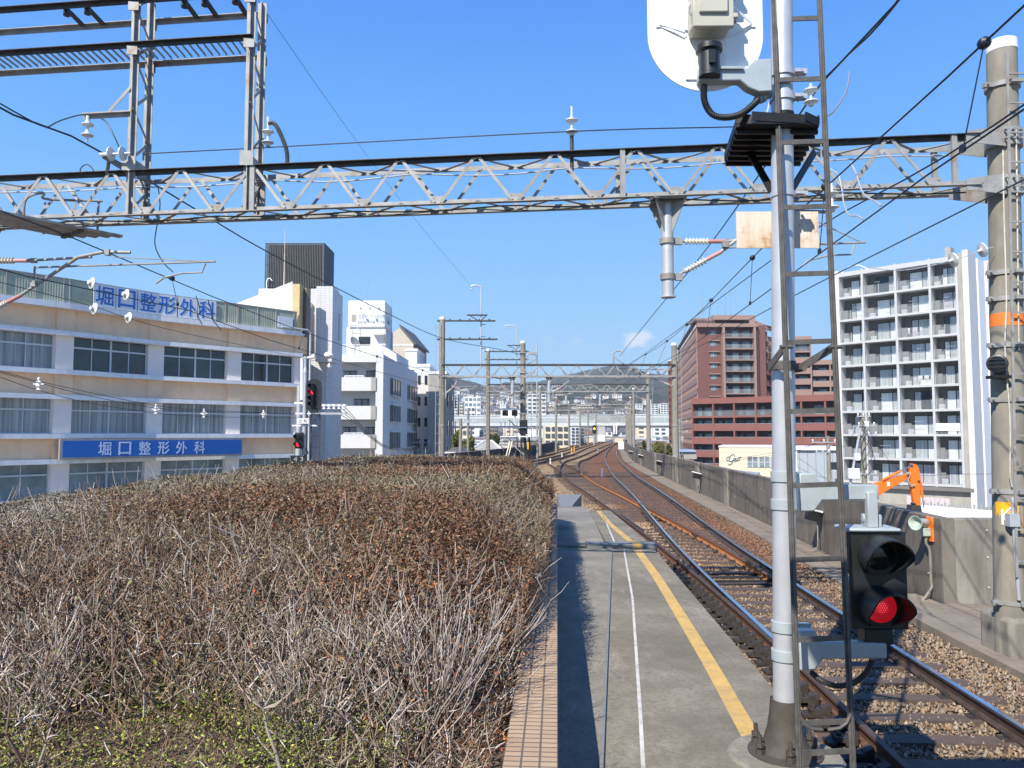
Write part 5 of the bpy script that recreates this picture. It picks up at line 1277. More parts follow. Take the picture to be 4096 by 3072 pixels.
b = MB(); insulator_discs(b, e, (0,0,-1), 2, .1, .16); b.build('disc_insulator', MATS['porcelain'], t)
a = W(537, 365, 48); t = thing('feeder_hook', 'grey bent hook with diagonal strut on the second gantry, left half of the truss', 'hook', (a.x, 48, a.z)); b = MB(); c = W(536.5, 354.5, 48); e = W(528, 353.5, 48)
b.tube(crom3([a, (c.x,48,c.z-.2), (c.x-.1,48,c.z), e], 16), .05, 8); b.bar((c.x,48,c.z-.3), (c.x-.7,48,a.z), .06); b.build('bent_arm', MATS['galv'], t)
b = MB(); insulator_discs(b, e, (0,0,-1), 2, .1, .16); b.build('disc_insulator', MATS['porcelain'], t)
# ================================================================== buildings
mat('peach_wall', (.90,.61,.38), .85, 0, .07, 1.5, grime=(.76,.51,.34), streak=(.76,.51,.35))
mat('lilac_wall', (.84,.74,.67), .8, 0, .05, 1.5)
mat('ledge_white', (.75,.76,.78), .7, 0, .06, 1.5, streak=(.60,.59,.57))
mat('alu_frame', (.55,.57,.59), .45, .2, .06, 6)
mat('dark_frame', (.03,.03,.032), .4, .2, .2, 8)
mat('white_wall', (.60,.60,.595), .8, 0, .05, .8, streak=(.62,.60,.56))
mat('cream_wall', (.70,.62,.47), .85, 0, .06, 1.0, streak=(.60,.52,.39))
mat('grey_wall', (.36,.345,.31), .85, 0, .10, .8, streak=(.26,.245,.22))
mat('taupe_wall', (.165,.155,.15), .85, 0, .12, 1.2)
mat('shaded_pilaster', (.23,.20,.165), .9, 0, .15, 2, bmp=.5, bscale=25)  # darker copy of the sand pilaster, its shaded side put into the colour
mat('sand_pilaster', (.55,.43,.23), .9, 0, .12, 2, bmp=.5, bscale=25)
mat('louvre', (.075,.078,.082), .5, .4, .2, 4)
mat('sign_blue', (.012,.115,.44), .45, 0, .05, 2)
flat('letter_blue', (.02,.13,.48), .5)
flat('letter_pale', (.52,.63,.78), .5)
flat('letter_slate', (.16,.22,.27), .6)
mat('sign_white', (.62,.66,.70), .5, 0, .05, 2)
brickmat('white_tile', (.63,.63,.63), (.59,.59,.60), (.38,.38,.39), .32, .16, .012, .4, .2, 'wall', .0, var=.1)
brickmat('red_tile', (.20,.077,.061), (.165,.064,.052), (.19,.10,.085), .30, .12, .012, .6, .2, 'wall', .5, var=.22)
mat('red_wall', (.215,.088,.072), .8, 0, .08, .5)
mat('pink_wall', (.31,.20,.165), .8, 0, .06, .5)
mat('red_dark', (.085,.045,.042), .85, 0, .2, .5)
mat('steel_cladding', (.42,.46,.50), .4, .3, .08, 1.0, grime=(.34,.37,.40))
glassmat('glass_dark', (.028,.034,.038), .06)
glassmat('glass_blind', (.19,.24,.24), .2)
glassmat('glass_curtain', (.13,.14,.145), .12, (.36,.37,.37), 7.)
glassmat('curtain_bright', (.66,.75,.77), .35, (.88,.92,.92), 6.)
glassmat('curtain_pink', (.42,.40,.45), .2, (.58,.55,.60), 6.)
glassmat('glass_far', (.10,.135,.15), .1, (.22,.28,.30), .8)
glassmat('curtain_dim', (.34,.38,.40), .2, (.55,.60,.61), 6.)
mat('frame_dimmed', (.47,.475,.485), .8, 0, .05, .8); mat('partition', (.22,.21,.20), .8, 0, .08, 1)  # white front frames darkened in colour against the strong sun on them
def railglass():
    m, nt, bs = mk('rail_glass'); bs.inputs['Base Color'].default_value = (.24,.27,.30,1); bs.inputs['Roughness'].default_value = .08; bs.inputs['Alpha'].default_value = .24
    MATS['rail_glass'] = m
railglass()
def corrugated_sheet():
    m, nt, bs = mk('fibre_sheet'); tc = nt.nodes.new('ShaderNodeTexCoord'); sp = nt.nodes.new('ShaderNodeSeparateXYZ'); nt.links.new(tc.outputs['Object'], sp.inputs[0])
    ad = nt.nodes.new('ShaderNodeMath'); ad.operation = 'ADD'; nt.links.new(sp.outputs[0], ad.inputs[0]); nt.links.new(sp.outputs[1], ad.inputs[1])
    mu = nt.nodes.new('ShaderNodeMath'); mu.operation = 'MULTIPLY'; mu.inputs[1].default_value = 34; nt.links.new(ad.outputs[0], mu.inputs[0])
    sn = nt.nodes.new('ShaderNodeMath'); sn.operation = 'SINE'; nt.links.new(mu.outputs[0], sn.inputs[0])
    n1 = noise(nt, 1.2, 5, .7); c = mixc(nt, ramp(nt, n1, .35, .65), (.30,.33,.24), (.42,.45,.36))
    c = mixc(nt, ramp(nt, sn.outputs[0], -1, 1, 0, .25), c, (.24,.26,.20)); nt.links.new(c, bs.inputs['Base Color']); bs.inputs['Roughness'].default_value = .5
    bump(nt, bs, sn.outputs[0], .02, .5); MATS['fibre_sheet'] = m
corrugated_sheet()
class Frm:
    """a facade frame: u runs along the wall, d points outward, z up"""
    def __init__(s, A, B):
        s.A = Vector((A[0], A[1], 0)); v = Vector((B[0]-A[0], B[1]-A[1], 0)); s.L = v.length; s.e = v.normalized(); s.n = Vector((s.e.y, -s.e.x, 0))
    def p(s, u, z, d=0): return s.A + s.e*u + s.n*d + Vector((0,0,z))
    def box(s, mb, u0, u1, z0, z1, d0, d1):
        q = [s.p(u, z, d) for z in (z0, z1) for d in (d0, d1) for u in (u0, u1)]
        return mb.add(q, [(0,1,3,2),(4,6,7,5),(0,4,5,1),(2,3,7,6),(0,2,6,4),(1,5,7,3)])
    def at(s, px):
        """u where the sight line of a photo column meets the wall"""
        x, y, _ = ray(px, 384); d = Vector((x, y, 0)); c = s.e.x*(-d.y)+s.e.y*d.x
        return (s.A.x*d.y - s.A.y*d.x)/(-s.e.x*d.y + s.e.y*d.x)
    def z(s, px, py, d=0):
        u = s.at(px); P = s.p(u, 0, d); return W(px, py, P.y).z

# ---------------------------------------------------------------- clinic at the left
K = [(-31.5,31.0),(-23.9,40.85),(-21.03,45.2),(-17.7,48.8),(-14.5,52.4)]
cl_ = thing('clinic_building', 'long peach and white four storey clinic with ribbon windows behind the hedge', 'building', (-21, 45, GZ))
fr = [Frm(K[i], K[i+1]) for i in range(4)]
levels = [-4.03, -.63, 2.77, 6.17]
outer = [Vector((*k, 0)) for k in K]; back = [Vector((-19.5,56.5,0)), Vector((-36,48,0))]
b = MB(); pl_ = [(p.x, p.y, GZ) for p in outer+back]; 
inner = []
for i, p in enumerate(outer):
    n_ = (fr[max(0,i-1)].n+fr[min(3,i)].n).normalized(); inner.append(p-n_*.45)
b.prism([(p.x,p.y,GZ) for p in inner+back], (0,0,9.75-GZ)); b.build('core_wall', MATS['lilac_wall'], cl_, smooth=0)
def follow(mb, z0, z1, d0, d1, i0=0, i1=4, cut0=0, cut1=0):
    """one band along the bent facade"""
    pa, pb_ = [], []
    for i in range(i0, i1+1):
        n_ = (fr[max(i0,i-1)].n+fr[min(i1-1,i)].n); n_ = n_/ (n_.length**2) * 2
        pa.append(outer[i]+n_*d0); pb_.append(outer[i]+n_*d1)
    for i in range(len(pa)-1):
        q = [pa[i], pb_[i], pa[i+1], pb_[i+1]]
        vs = [(p.x,p.y,z) for z in (z0, z1) for p in q]
        fs = [(0,1,3,2),(4,6,7,5),(1,5,7,3),(0,2,6,4)]
        if i == 0: fs.append((0,4,5,1))
        if i == len(pa)-2: fs.append((2,3,7,6))
        mb.add(vs, fs)
for z in levels:
    zt_ = z+1.83; zs_ = z+3.4-.24
    b = MB(); follow(b, z-.24, z, -.44, .36); b.build('window_ledge', MATS['ledge_white'], cl_, smooth=0)
    b = MB(); follow(b, zt_, zt_+.24, -.44, .36); b.build('window_ledge', MATS['ledge_white'], cl_, smooth=0)
    top = zs_ if z < 6 else 9.42
    b = MB(); follow(b, zt_+.24, top, -.44, -.02); b.build('spandrel', MATS['peach_wall'], cl_, smooth=0)
b = MB(); follow(b, 9.42, 9.72, -.44, .50); b.build('roof_ledge', MATS['ledge_white'], cl_, smooth=0)
hw = .46
for i in range(0, 5):
    F_ = fr[min(i,3)]; u = 0 if i < 4 else F_.L
    for z in levels:
        b = MB(); F_.box(b, u-hw, u+hw, z, z+1.83, -.42, .06); b.build('pillar', MATS['lilac_wall'], cl_, smooth=0)
        b = MB(); F_.box(b, u-hw, u+hw, z+2.07, (z+3.16) if z < 6 else 9.42, -.42, .10); b.build('spandrel_pillar', MATS['peach_wall'], cl_, smooth=0)
gl = {(3,0):'glass_curtain',(3,1):'glass_dark',(3,2):'glass_dark',(3,3):'glass_dark',(2,0):'glass_curtain',(2,1):'glass_curtain',(2,2):'glass_curtain',(2,3):'glass_curtain'}
for li, z in enumerate(levels):
    for i in range(4):
        F_ = fr[i]; mids = [(hw, F_.L-hw)]
        if i == 0: mids = [(.5, F_.L*.5-hw), (F_.L*.5+hw, F_.L-hw)]
        for u0, u1 in mids:
            b = MB(); F_.box(b, u0, u1, z, z+1.83, -.43, -.22); wn = b.build('window', MATS[gl.get((li,i), 'glass_blind')], cl_, smooth=0)
            for k in range(5):
                uu_ = u0+.03+(u1-u0-.06)*k/4; wd = .05 if k % 2 == 0 else .022; b = MB(); F_.box(b, uu_-wd, uu_+wd, z, z+1.83, -.22, -.15+(k % 2)*-.02); b.build('mullion', MATS['alu_frame'], wn, smooth=0)
            b = MB(); F_.box(b, u0, u1, z+1.22, z+1.31, -.22, -.145); b.build('transom', MATS['alu_frame'], wn, smooth=0)
            b = MB(); F_.box(b, u0, u1, z+.0, z+.06, -.22, -.14); b.build('sill_rail', MATS['alu_frame'], wn, smooth=0)
# end pilaster, roof screen, signs
F3 = fr[3]
b = MB(); F3.box(b, F3.L+hw, F3.L+.80, GZ, 12.9, -.5, -.06); b.build('end_pilaster', MATS['shaded_pilaster'], cl_, smooth=0)
b = MB(); q0 = W(292.5, 300, 52.0); q1 = W(299.5, 300, 52.0); b.b2((q0.x, 52.0, 9.75), (q1.x, 53.2, 13.0)); b.build('stair_pilaster', MATS['sand_pilaster'], cl_, smooth=0)
b = MB(); b.prism([W(222,309,53.2), W(292.5,281.5,53.2), W(292.5,322,53.2), W(222,326,53.2)], (-.6,3.5,0)); b.build('stair_roof', MATS['white_wall'], cl_, smooth=0)
for i in range(4):
    F_ = fr[i]; u1_ = F_.L if i < 3 else F_.at(293)
    b = MB(); F_.box(b, 0, u1_, 9.74, 11.02, .28, .31); sc_ = b.build('roof_screen', MATS['fibre_sheet'], cl_, smooth=0)
    k = 0
    while k < u1_: b = MB(); F_.box(b, k, k+.05, 9.73, 11.06, .312, .345); b.build('screen_post', MATS['grey_wall'], sc_, smooth=0); k += 1.35
    b = MB(); F_.box(b, 0, u1_, 11.0, 11.06, .25, .34); b.build('screen_rail', MATS['galv'], sc_, smooth=0)
b = MB(); u = F3.at(281); F3.box(b, u-.55, u+.55, 9.85, 10.6, .345, .40); b.build('screen_panel', MATS['sign_white'], cl_, smooth=0)
b = MB(); F3.box(b, F3.L-.2, F3.L+.05, 9.75, 9.85, .38, .5); b.tube([F3.p(F3.L-1.8,9.86,.55), F3.p(F3.L+.2,9.86,.55), F3.p(F3.L+.42,9.7,.55), F3.p(F3.L+.42,-2,.55)], .06, 8); b.build('drain_pipe', MATS['alu_frame'], cl_)
cs = [(a*.6632/4) for a in (590,725,855,978,1103,1220)]
rs_ = thing('roof_sign', 'white rooftop panels with six large blue characters on the clinic parapet', 'sign', (-21, 44, 9.8))
for i, ch in enumerate('堀口整形外科'):
    F_ = fr[1] if cs[i] < 152 else fr[2]; u = F_.at(cs[i]); w_ = .60 if F_ is fr[1] else .57
    lo_ = u-w_*1.02; hi = u+w_*1.02
    b = MB(); F_.box(b, lo_, hi, 9.76, 11.0, .36, .40); pn = b.build('sign_panel', MATS['sign_white'], rs_, smooth=0)
    b = MB(); b.text(ch, F_.p(u, 10.40, .402), F_.e, (0,0,1), width=1.0, height=1.06, depth=.03, bold=.010); b.build('sign_character', MATS['letter_blue'], pn, smooth=0)
bs_ = thing('wall_sign', 'long blue sign board with six pale characters between the clinic floors', 'sign', (-20, 44, 2))
ua = fr[1].at(345*.6632/4); ub = fr[2].at(1443*.6632/4) if fr[2].at(1443*.6632/4) < fr[2].L else None
A2 = fr[1].p(ua, 0, .42); Bp = fr[3].p(fr[3].at(1443*.6632/4), 0, .42) if ub is None else fr[2].p(ub, 0, .42)
FS = Frm((A2.x, A2.y), (Bp.x, Bp.y))
b = MB(); FS.box(b, 0, FS.L, 1.42, 2.50, -.02, .10); b.build('sign_frame', MATS['grey_wall'], bs_, smooth=0)
b = MB(); FS.box(b, .14, FS.L-.08, 1.54, 2.42, .10, .12); bd = b.build('sign_board', MATS['sign_blue'], bs_, smooth=0)
for px_c, ch in zip((640,760,880,993,1100,1208), '堀口整形外科'):
    u = FS.at(px_c*.6632/4); b = MB(); b.text(ch, FS.p(u, 1.97, .122), FS.e, (0,0,1), width=.68, height=.74, depth=.02, bold=.008); b.build('sign_character', MATS['letter_pale'], bd, smooth=0)

# ---------------------------------------------------------------- white tiled tower
tw = thing('tile_tower', 'tall white tiled stair tower with dark louvred tank screen on top', 'building', (-15.7, 57, GZ))
b = MB(); b.b2((-18.3,55.0,GZ), (-13.3,57.9,13.25)); b.build('tower_wall', MATS['white_tile'], tw, smooth=0)
b = MB(); b.b2((-13.95,54.3,7.9), (-12.78,56.3,13.3)); b.build('tower_bay', MATS['white_tile'], tw, smooth=0)
b = MB(); b.prism([(-13.298,55.0,GZ),(-12.85,55.4,GZ),(-12.85,57.85,GZ),(-13.298,57.85,GZ)], (0,0,13.22-GZ)); b.build('tower_corner', MATS['white_tile'], tw, smooth=0)
b = MB(); b.b2((-12.86,56.6,9.7), (-12.82,57.0,11.7)); b.build('slot_window', MATS['glass_dark'], tw, smooth=0)
lx0, lx1, ly0, ly1, lz0, lz1 = -18.05, -13.75, 55.6, 58.6, 13.45, 16.75
b = MB(); b.b2((lx0+.15,ly0+.15,13.25), (lx1-.15,ly1-.15,lz1-.1)); b.build('tank_core', MATS['dark_frame'], tw, smooth=0)
b = MB()
for k in range(36): x = lx0+(lx1-lx0)*k/35; b.b2((x-.035,ly0,lz0), (x+.035,ly0+.08,lz1))
for k in range(26): y = ly0+(ly1-ly0)*k/25; b.b2((lx1-.08,y-.045,lz0), (lx1+.01,y+.045,lz1))
for z in (lz0, (lz0+lz1)/2, lz1-.06): b.b2((lx0,ly0+.08,z), (lx1,ly0+.12,z+.06)); b.b2((lx1-.12,ly0+.08,z), (lx1-.08,ly1,z+.06))
lv = b.build('louvre_screen', MATS['louvre'], tw, smooth=0)
b = MB(); p = W(281.5, 284, 55); b.cyl((p.x,55.6,13.2), (p.x,55.6,W(281,225,55).z), .045, .015, n=6); b.build('lightning_rod', MATS['rust_sign'], tw)
b = MB(); p = W(268,290,55.4); b.tube(crom3([(p.x-.1,55.4,13.2),(p.x-.1,55.4,13.9),(p.x+.1,55.4,14.1),(p.x+.3,55.4,13.9)], 12), .03, 6); b.build('ladder_hoop', MATS['white_paint'], tw)
for px, py, r_ in ((387/1,0,0),):
    p = W(309.5, 305, 54.9); b = MB(); b.lathe([(.16,-.25),(.20,-.1),(.20,.15),(.1,.25)], (p.x,54.8,p.z), n=12); b.build('siren', MATS['white_paint'], tw)

# ---------------------------------------------------------------- white flats with a rooftop sign
wa = thing('white_flats', 'white five storey flats with long balconies and a written rooftop block', 'building', (-15.5, 77, GZ))
wx0, wx1, wy, wy2 = -21.5, -12.93, 77.0, 101.0
zr = 10.74; fl = [8.45-2.87*k for k in range(6)]
FA = Frm((wx0, wy), (wx1, wy)); LA = FA.L
FB = Frm((wx1, wy), (-12.45, wy2))
b = MB(); b.prism([(wx0,wy+1.5,GZ),(wx1-.35,wy+1.5,GZ),(-12.75,wy2,GZ),(wx0,wy2,GZ)], (0,0,zr-GZ-.3)); b.build('main_wall', MATS['white_wall'], wa, smooth=0)
b = MB(); FB.box(b, 0, FB.L, GZ, zr, -.34, 0); b.build('side_wall', MATS['white_wall'], wa, smooth=0)
b = MB(); FA.box(b, 0, LA-.36, zr-.75, zr, -1.8, .0); b.build('roof_fascia', MATS['white_wall'], wa, smooth=0)
b = MB(); FA.box(b, LA-.75, LA-.345, GZ, zr-.76, -1.5, -.02); b.build('end_pier', MATS['white_wall'], wa, smooth=0)
for k, z in enumerate(fl):
    b = MB(); FA.box(b, 0, LA-.76, z-1.35, z, -.14, .02); bp_ = b.build('balcony_front', MATS['white_wall'], wa, smooth=0)
    u = FA.at(378.5-3.2); b = MB(); FA.box(b, u-.42, u+.1, z-1.35, z, .021, .10); b.build('balcony_rib', MATS['grey_wall'], bp_, smooth=0)
    b = MB(); FA.box(b, 0, LA-.76, z-1.36, z-1.16, -1.5, -.142); b.build('balcony_floor', MATS['white_wall'], wa, smooth=0)
    if k % 2 == 0:
        u0 = FA.at(344.5); u1 = FA.at(363.5); b = MB(); FA.box(b, u0, u1, z+.02, z+.06, -.1, -.02); FA.box(b, u0, u1, z+.12, z+.20, -.1, -.02)
        for q in (u0, (u0+u1)/2, u1): FA.box(b, q-.05, q+.05, z, z+.13, -.1, -.02)
        b.build('balcony_rail', MATS['white_paint'], bp_, smooth=0)
    for (pa, pb2) in (((340,354),(363,379)) if k % 2 == 0 else ((351,367),)):
        u0, u1 = FA.at(pa), FA.at(pb2); b = MB(); FA.box(b, u0, u1, z-1.15, z+.75, -1.5, -1.46); wn = b.build('balcony_door', MATS['glass_curtain'], wa, smooth=0)
        b = MB(); FA.box(b, (u0+u1)/2-.04, (u0+u1)/2+.04, z-1.15, z+.75, -1.46, -1.43); FA.box(b, u0, u1, z+.70, z+.78, -1.46, -1.43); b.build('door_frame', MATS['dark_frame'], wn, smooth=0)
for row, zc_ in enumerate((7.75, 4.95, 2.1, -.75, -3.4)):
    for (pa, pb2) in ((390.3,398.2),(407.5,415.2)):
        u0, u1 = FB.at(pa), FB.at(pb2); b = MB(); FB.box(b, u0, u1, zc_-.85, zc_+.85, .0, .25); wn = b.build('bay_window', MATS['glass_curtain'], wa, smooth=0)
        for q in (u0, u0+(u1-u0)*.33, u0+(u1-u0)*.66, u1): b = MB(); FB.box(b, q-.10, q+.10, zc_-.85, zc_+.85, .25, .29); b.build('window_bar', MATS['dark_frame'], wn, smooth=0)
        b = MB(); FB.box(b, u0-.2, u1+.2, zc_+.85, zc_+1.02, -.05, .36); b.build('window_hood', MATS['white_wall'], wn, smooth=0)
        b = MB(); FB.box(b, u0-.1, u1+.1, zc_-.95, zc_-.85, -.05, .30); b.build('window_sill', MATS['white_wall'], wn, smooth=0)
def railing(parent, F_, u0, u1, z0, h, d, step=.16, m='white_paint', r=.018):
    b = MB(); F_.box(b, u0, u1, z0+h-.04, z0+h, d-.03, d+.03); F_.box(b, u0, u1, z0+.08, z0+.11, d-.02, d+.02); u = u0
    while u <= u1: F_.box(b, u-r, u+r, z0, z0+h-.04, d-r, d+r); u += step
    return b.build('railing', MATS[m], parent, smooth=0)
railing(wa, FA, 0, LA-.1, zr, 1.05, -.15); railing(wa, FB, 0, FB.L*.72, zr, 1.05, -.15)
hx0, hx1, hy, hy2 = W(348,320,84).x, W(385,320,84).x, 84.0, 89.5
b = MB(); b.b2((hx0-.2,hy+.25,zr-.3), (hx1+.05,hy2,14.55)); b.build('roof_room', MATS['white_wall'], wa, smooth=0)
zc0_ = W(370,327,84).z; zt2 = W(370,300.5,84).z
b = MB(); b.b2((hx0,hy,zc0_), (hx1,hy2-.6,zt2)); sb = b.build('sign_block', MATS['white_paint'], wa, smooth=0, bevel=.12)
FH = Frm((hx0,hy),(hx1,hy))
b = MB(); FH.box(b, FH.at(350.5), FH.at(355.7), zc0_+.55, zt2-1.55, -.02, .012); b.build('sign_opening', MATS['grey_wall'], sb, smooth=0)
b = MB(); b.text('能開センター池田校', FH.p(FH.at(371), W(371,316.7,84).z, .004), FH.e, (0,0,1), width=FH.at(383.3)-FH.at(357.3), height=.62, depth=.02); b.build('sign_lettering', MATS['letter_slate'], sb, smooth=0)
b = MB(); b.text('●高校受験／中学受験／小学受験', FH.p(FH.at(370.3), W(371,322.3,84).z, .004), FH.e, (0,0,1), width=FH.at(383.5)-FH.at(356.8), height=.36, depth=.02); b.build('sign_lettering', MATS['letter_slate'], sb, smooth=0)
FH2 = Frm((hx1,hy),(hx1+.0,hy2))
b = MB(); b.text('センター', FH2.p(2.3, W(371,315.5,84).z, .004), FH2.e, (0,0,1), width=2.8, height=.5, depth=.02); b.build('sign_lettering', MATS['letter_slate'], sb, smooth=0)
b = MB(); b.text('池田校', FH2.p(2.3, W(371,319.5,84).z, .004), FH2.e, (0,0,1), width=1.9, height=.5, depth=.02); b.build('sign_lettering', MATS['letter_slate'], sb, smooth=0)
FR2 = Frm((hx0-.2,hy+.25),(hx1+.05,hy+.25))
b = MB(); FR2.box(b, FR2.at(358.2), FR2.at(369.8), W(364,345.2,84).z, W(364,336.4,84).z, .0, .03); wn = b.build('window', MATS['glass_dark'], wa, smooth=0)
b = MB(); FR2.box(b, FR2.at(364)-.04, FR2.at(364)+.04, W(364,345.2,84).z, W(364,336.4,84).z, .03, .06); b.build('window_frame', MATS['dark_frame'], wn, smooth=0)
b = MB(); FR2.box(b, FR2.at(373.5), FR2.at(384.5), W(379,335.2,84).z, W(379,334,84).z, 0, .8); b.build('door_canopy', MATS['white_wall'], wa, smooth=0)
b = MB(); FR2.box(b, FR2.at(383), FR2.at(384.5), zr, zc0_, .0, .02); b.build('rust_streak', MATS['orange_paint'] if False else MATS['rust_sign'], wa, smooth=0)
pole_ladder(wa, W(353.3,340,83.8).x, 83.9, zr, 14.9, .9, .55, m='white_paint', r=.022)
p = W(355, 344, 82); b = MB(); b.lathe([(.05,-.22),(.35,-.16),(.62,-.02),(.66,.02),(.60,.01),(.3,-.1)], (p.x,82,p.z+.2), Vector((.75,-.5,.45)), n=18); b.cyl((p.x,82,zr-.2),(p.x,82,p.z+.1),.05,n=6); b.build('dish_aerial', MATS['galv'], wa)
for px in (360.5, 370, 379):
    b = MB(); a_ = W(px-4.5,301,83.9); e_ = W(px,308.2,83.0); b.tube([a_, e_], .03, 5); b.lathe([(.05,-.1),(.16,.12)], e_, Vector((.1,.4,-1)), n=8); b.build('sign_lamp', MATS['galv'], wa)
b = MB(); p = W(391.5,330,88); b.cyl((p.x,88,zr), (p.x,88,W(392,297,88).z), .06, .02, n=6); p = W(366,300,85); b.cyl((p.x,86,zt2-.2),(p.x,86,W(366,272,85).z),.03,.012,n=5); b.build('aerial_mast', MATS['galv'], wa)
# neighbours behind
mat('roof_slate', (.12,.12,.125), .7, 0, .15, .8)
gb = thing('gable_house', 'beige house with a steep dark gable roof behind the white flats', 'house', (-16.5, 120, GZ))
gx0, gx1 = W(385,340,118).x, W(413.5,340,118).x; ze = W(404,344,118).z; zp = W(400,327,118).z; xp = W(400,327,118).x
b = MB(); b.prism([(gx0-1.2,118,GZ),(gx1,118,GZ),(gx1,118,ze),(xp,118,zp),(gx0-1.2,118,ze-.2)], (.8,11,0)); b.build('gable_wall', MATS['grey_wall'] if False else mat('beige_wall', (.50,.44,.36), .85, 0, .06, .6), gb, smooth=0)
b = MB(); b.prism([(xp-.05,117.7,zp+.05),(gx1+.35,117.7,ze-.25),(gx1+.35,117.7,ze+.05),(xp-.05,117.7,zp+.4)], (.85,11.8,0)); b.build('roof', MATS['roof_slate'], gb, smooth=0)
b = MB(); b.b2((gx0,117.94,W(404,345,118).z-.1),(gx1,118.0,W(404,345,118).z+.1)); b.build('string_course', MATS['ledge_white'], gb, smooth=0)
def block(name, label, pa, pb2, ytop, D, depth, m, cat='building', group=None, skew=0., win=None, ybot=None):
    """a plain block between two photo columns with window rows; returns the thing"""
    A_2 = W(pa, ytop, D); B_2 = W(pb2, ytop, D); z1 = A_2.z
    t = thing(name, label, cat, ((A_2.x+B_2.x)/2, D, GZ), group=group)
    b = MB(); b.prism([(A_2.x,D,GZ),(B_2.x,D,GZ),(B_2.x+skew,D+depth,GZ),(A_2.x+skew,D+depth,GZ)], (0,0,z1-GZ)); b.build('wall', MATS[m], t, smooth=0)
    b = MB(); b.prism([(A_2.x-.1,D-.1,z1-.02),(B_2.x+.1,D-.1,z1-.02),(B_2.x+skew+.1,D+depth,z1-.02),(A_2.x+skew-.1,D+depth,z1-.02)], (0,0,.35)); b.build('roof_edge', MATS['ledge_white'], t, smooth=0)
    if win:
        nx, nz, wfr, hfr, gm = win; Fr_ = Frm((A_2.x,D),(B_2.x,D)); cw = Fr_.L/nx; chh = (z1-GZ-.4)/nz
        for j in range(nz):
            for i in range(nx):
                b = MB(); u0 = (i+.5-wfr/2)*cw; Fr_.box(b, u0, u0+wfr*cw, GZ+(j+.5-hfr/2)*chh, GZ+(j+.5+hfr/2)*chh, -.05, .06); wn = b.build('window', MATS[gm], t, smooth=0)
                if D < 140: b = MB(); Fr_.box(b, u0+wfr*cw/2-.04, u0+wfr*cw/2+.04, GZ+(j+.5-hfr/2)*chh, GZ+(j+.5+hfr/2)*chh, .06, .09); b.build('window_bar', MATS['dark_frame'], wn, smooth=0)
    return t
block('small_flats', 'white boxy upper rooms just right of the gabled house front', 405.5, 417, 351, 108, 8, 'white_wall', win=(1,3,.5,.3,'glass_dark'))
t = block('small_flats', 'white stepped balcony flats between the white flats and the brown-grey block', 416, 429.5, 366.5, 103, 9, 'white_wall', win=(2,6,.4,.42,'glass_dark'))
t = block('office_block', 'brown-grey four storey block with dark slit windows behind the second gantry pole', 428.5, 446, 374, 97, 14, 'grey_wall')
A3 = W(446,380,97); FQ = Frm((A3.x,97),(A3.x+.6,111))
for z in (7.2, 3.6, .2, -3): 
    for q in (2.2, 6.5, 10.5): b = MB(); FQ.box(b, q-.5, q+.5, z-.9, z+.9, -.03, .05); b.build('slit_window', MATS['glass_dark'], t, smooth=0)
    b = MB(); FQ.box(b, 0, FQ.L, z+1.75, z+1.8, 0, .02); b.build('wall_joint', MATS['dark_frame'], t, smooth=0)

# ---------------------------------------------------------------- white apartment tower at the right
AL_, AR_ = W(841.6, 400, 97), W(959, 400, 87.5)
ap = thing('white_apartments', 'tall white apartment tower with a grid of glass-railed balconies at the right', 'building', (46, 92, GZ))
FW = Frm((AL_.x, 97), (AR_.x, 87.5)); zt0 = W(841.6, 277, 97).z; RH = 2.885
cols_ = [FW.at(p) for p in (841.6, 865, 898.5, 933.2, 960.5)]
zrow = [zt0-RH*k for k in range(11)]
dp = 1.55
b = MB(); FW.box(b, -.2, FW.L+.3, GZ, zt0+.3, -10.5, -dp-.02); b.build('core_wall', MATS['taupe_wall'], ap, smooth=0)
b = MB(); FW.box(b, -.9, cols_[0]+.0, GZ, zt0+.75, -10, .05); b.build('end_fin', MATS['white_wall'], ap, smooth=0)
for i, u in enumerate(cols_):
    if i == 0: continue
    b = MB(); FW.box(b, u-.13, u+.13, zrow[9]-.1, zt0+.62, -dp, .06); b.build('fin_wall', MATS['frame_dimmed'], ap, smooth=0)
b = MB(); FW.box(b, cols_[0], cols_[4], zt0-.05, zt0+.50, -dp, .02); b.build('roof_parapet', MATS['frame_dimmed'], ap, smooth=0)
for k in range(1, 10): b = MB(); FW.box(b, cols_[0], cols_[4]+.0, zrow[k]-.05, zrow[k]+.22, -dp, .03); b.build('floor_slab', MATS['frame_dimmed'], ap, smooth=0)
end_u = [cols_[4]+.13, FW.at(966)+.25, 0]
FE_A = FW.p(cols_[4]+1.25, 0, 0); 
b = MB(); FW.box(b, cols_[4]+.131, cols_[4]+.65, zrow[9]-.1, zt0+.75, -.9, -.12); b.build('recess_wall', MATS['grey_wall'], ap, smooth=0)
b = MB(); FW.box(b, cols_[4]+.65, cols_[4]+1.25, GZ, zt0+1.0, -3.0, .10); b.build('corner_pier', MATS['white_wall'], ap, smooth=0)
FE = Frm((FE_A.x, FE_A.y), (FE_A.x-FW.n.x*11, FE_A.y-FW.n.y*11))
for a_, c_, d_2, m_ in ((3.0,3.7,-.5,'grey_wall'),(3.7,6.4,.0,'white_paint'),(6.4,6.9,-.3,'grey_wall'),(6.9,7.8,.15,'white_paint'),(7.8,8.2,-.2,'taupe_wall'),(8.2,8.8,.2,'white_paint'),(8.8,10.9,-.05,'beige_wall')):  # white fins brighter than the front, making up for the weak sun here
    b = MB(); FE.box(b, a_+.002, c_, GZ, zt0+.6+(.6 if m_ == 'beige_wall' else 0), -1.5, d_2); b.build('side_fin', MATS[m_], ap, smooth=0)
r2 = random.Random(5)
dark_cells = {(0,1),(2,3),(5,0),(5,2),(4,3)}
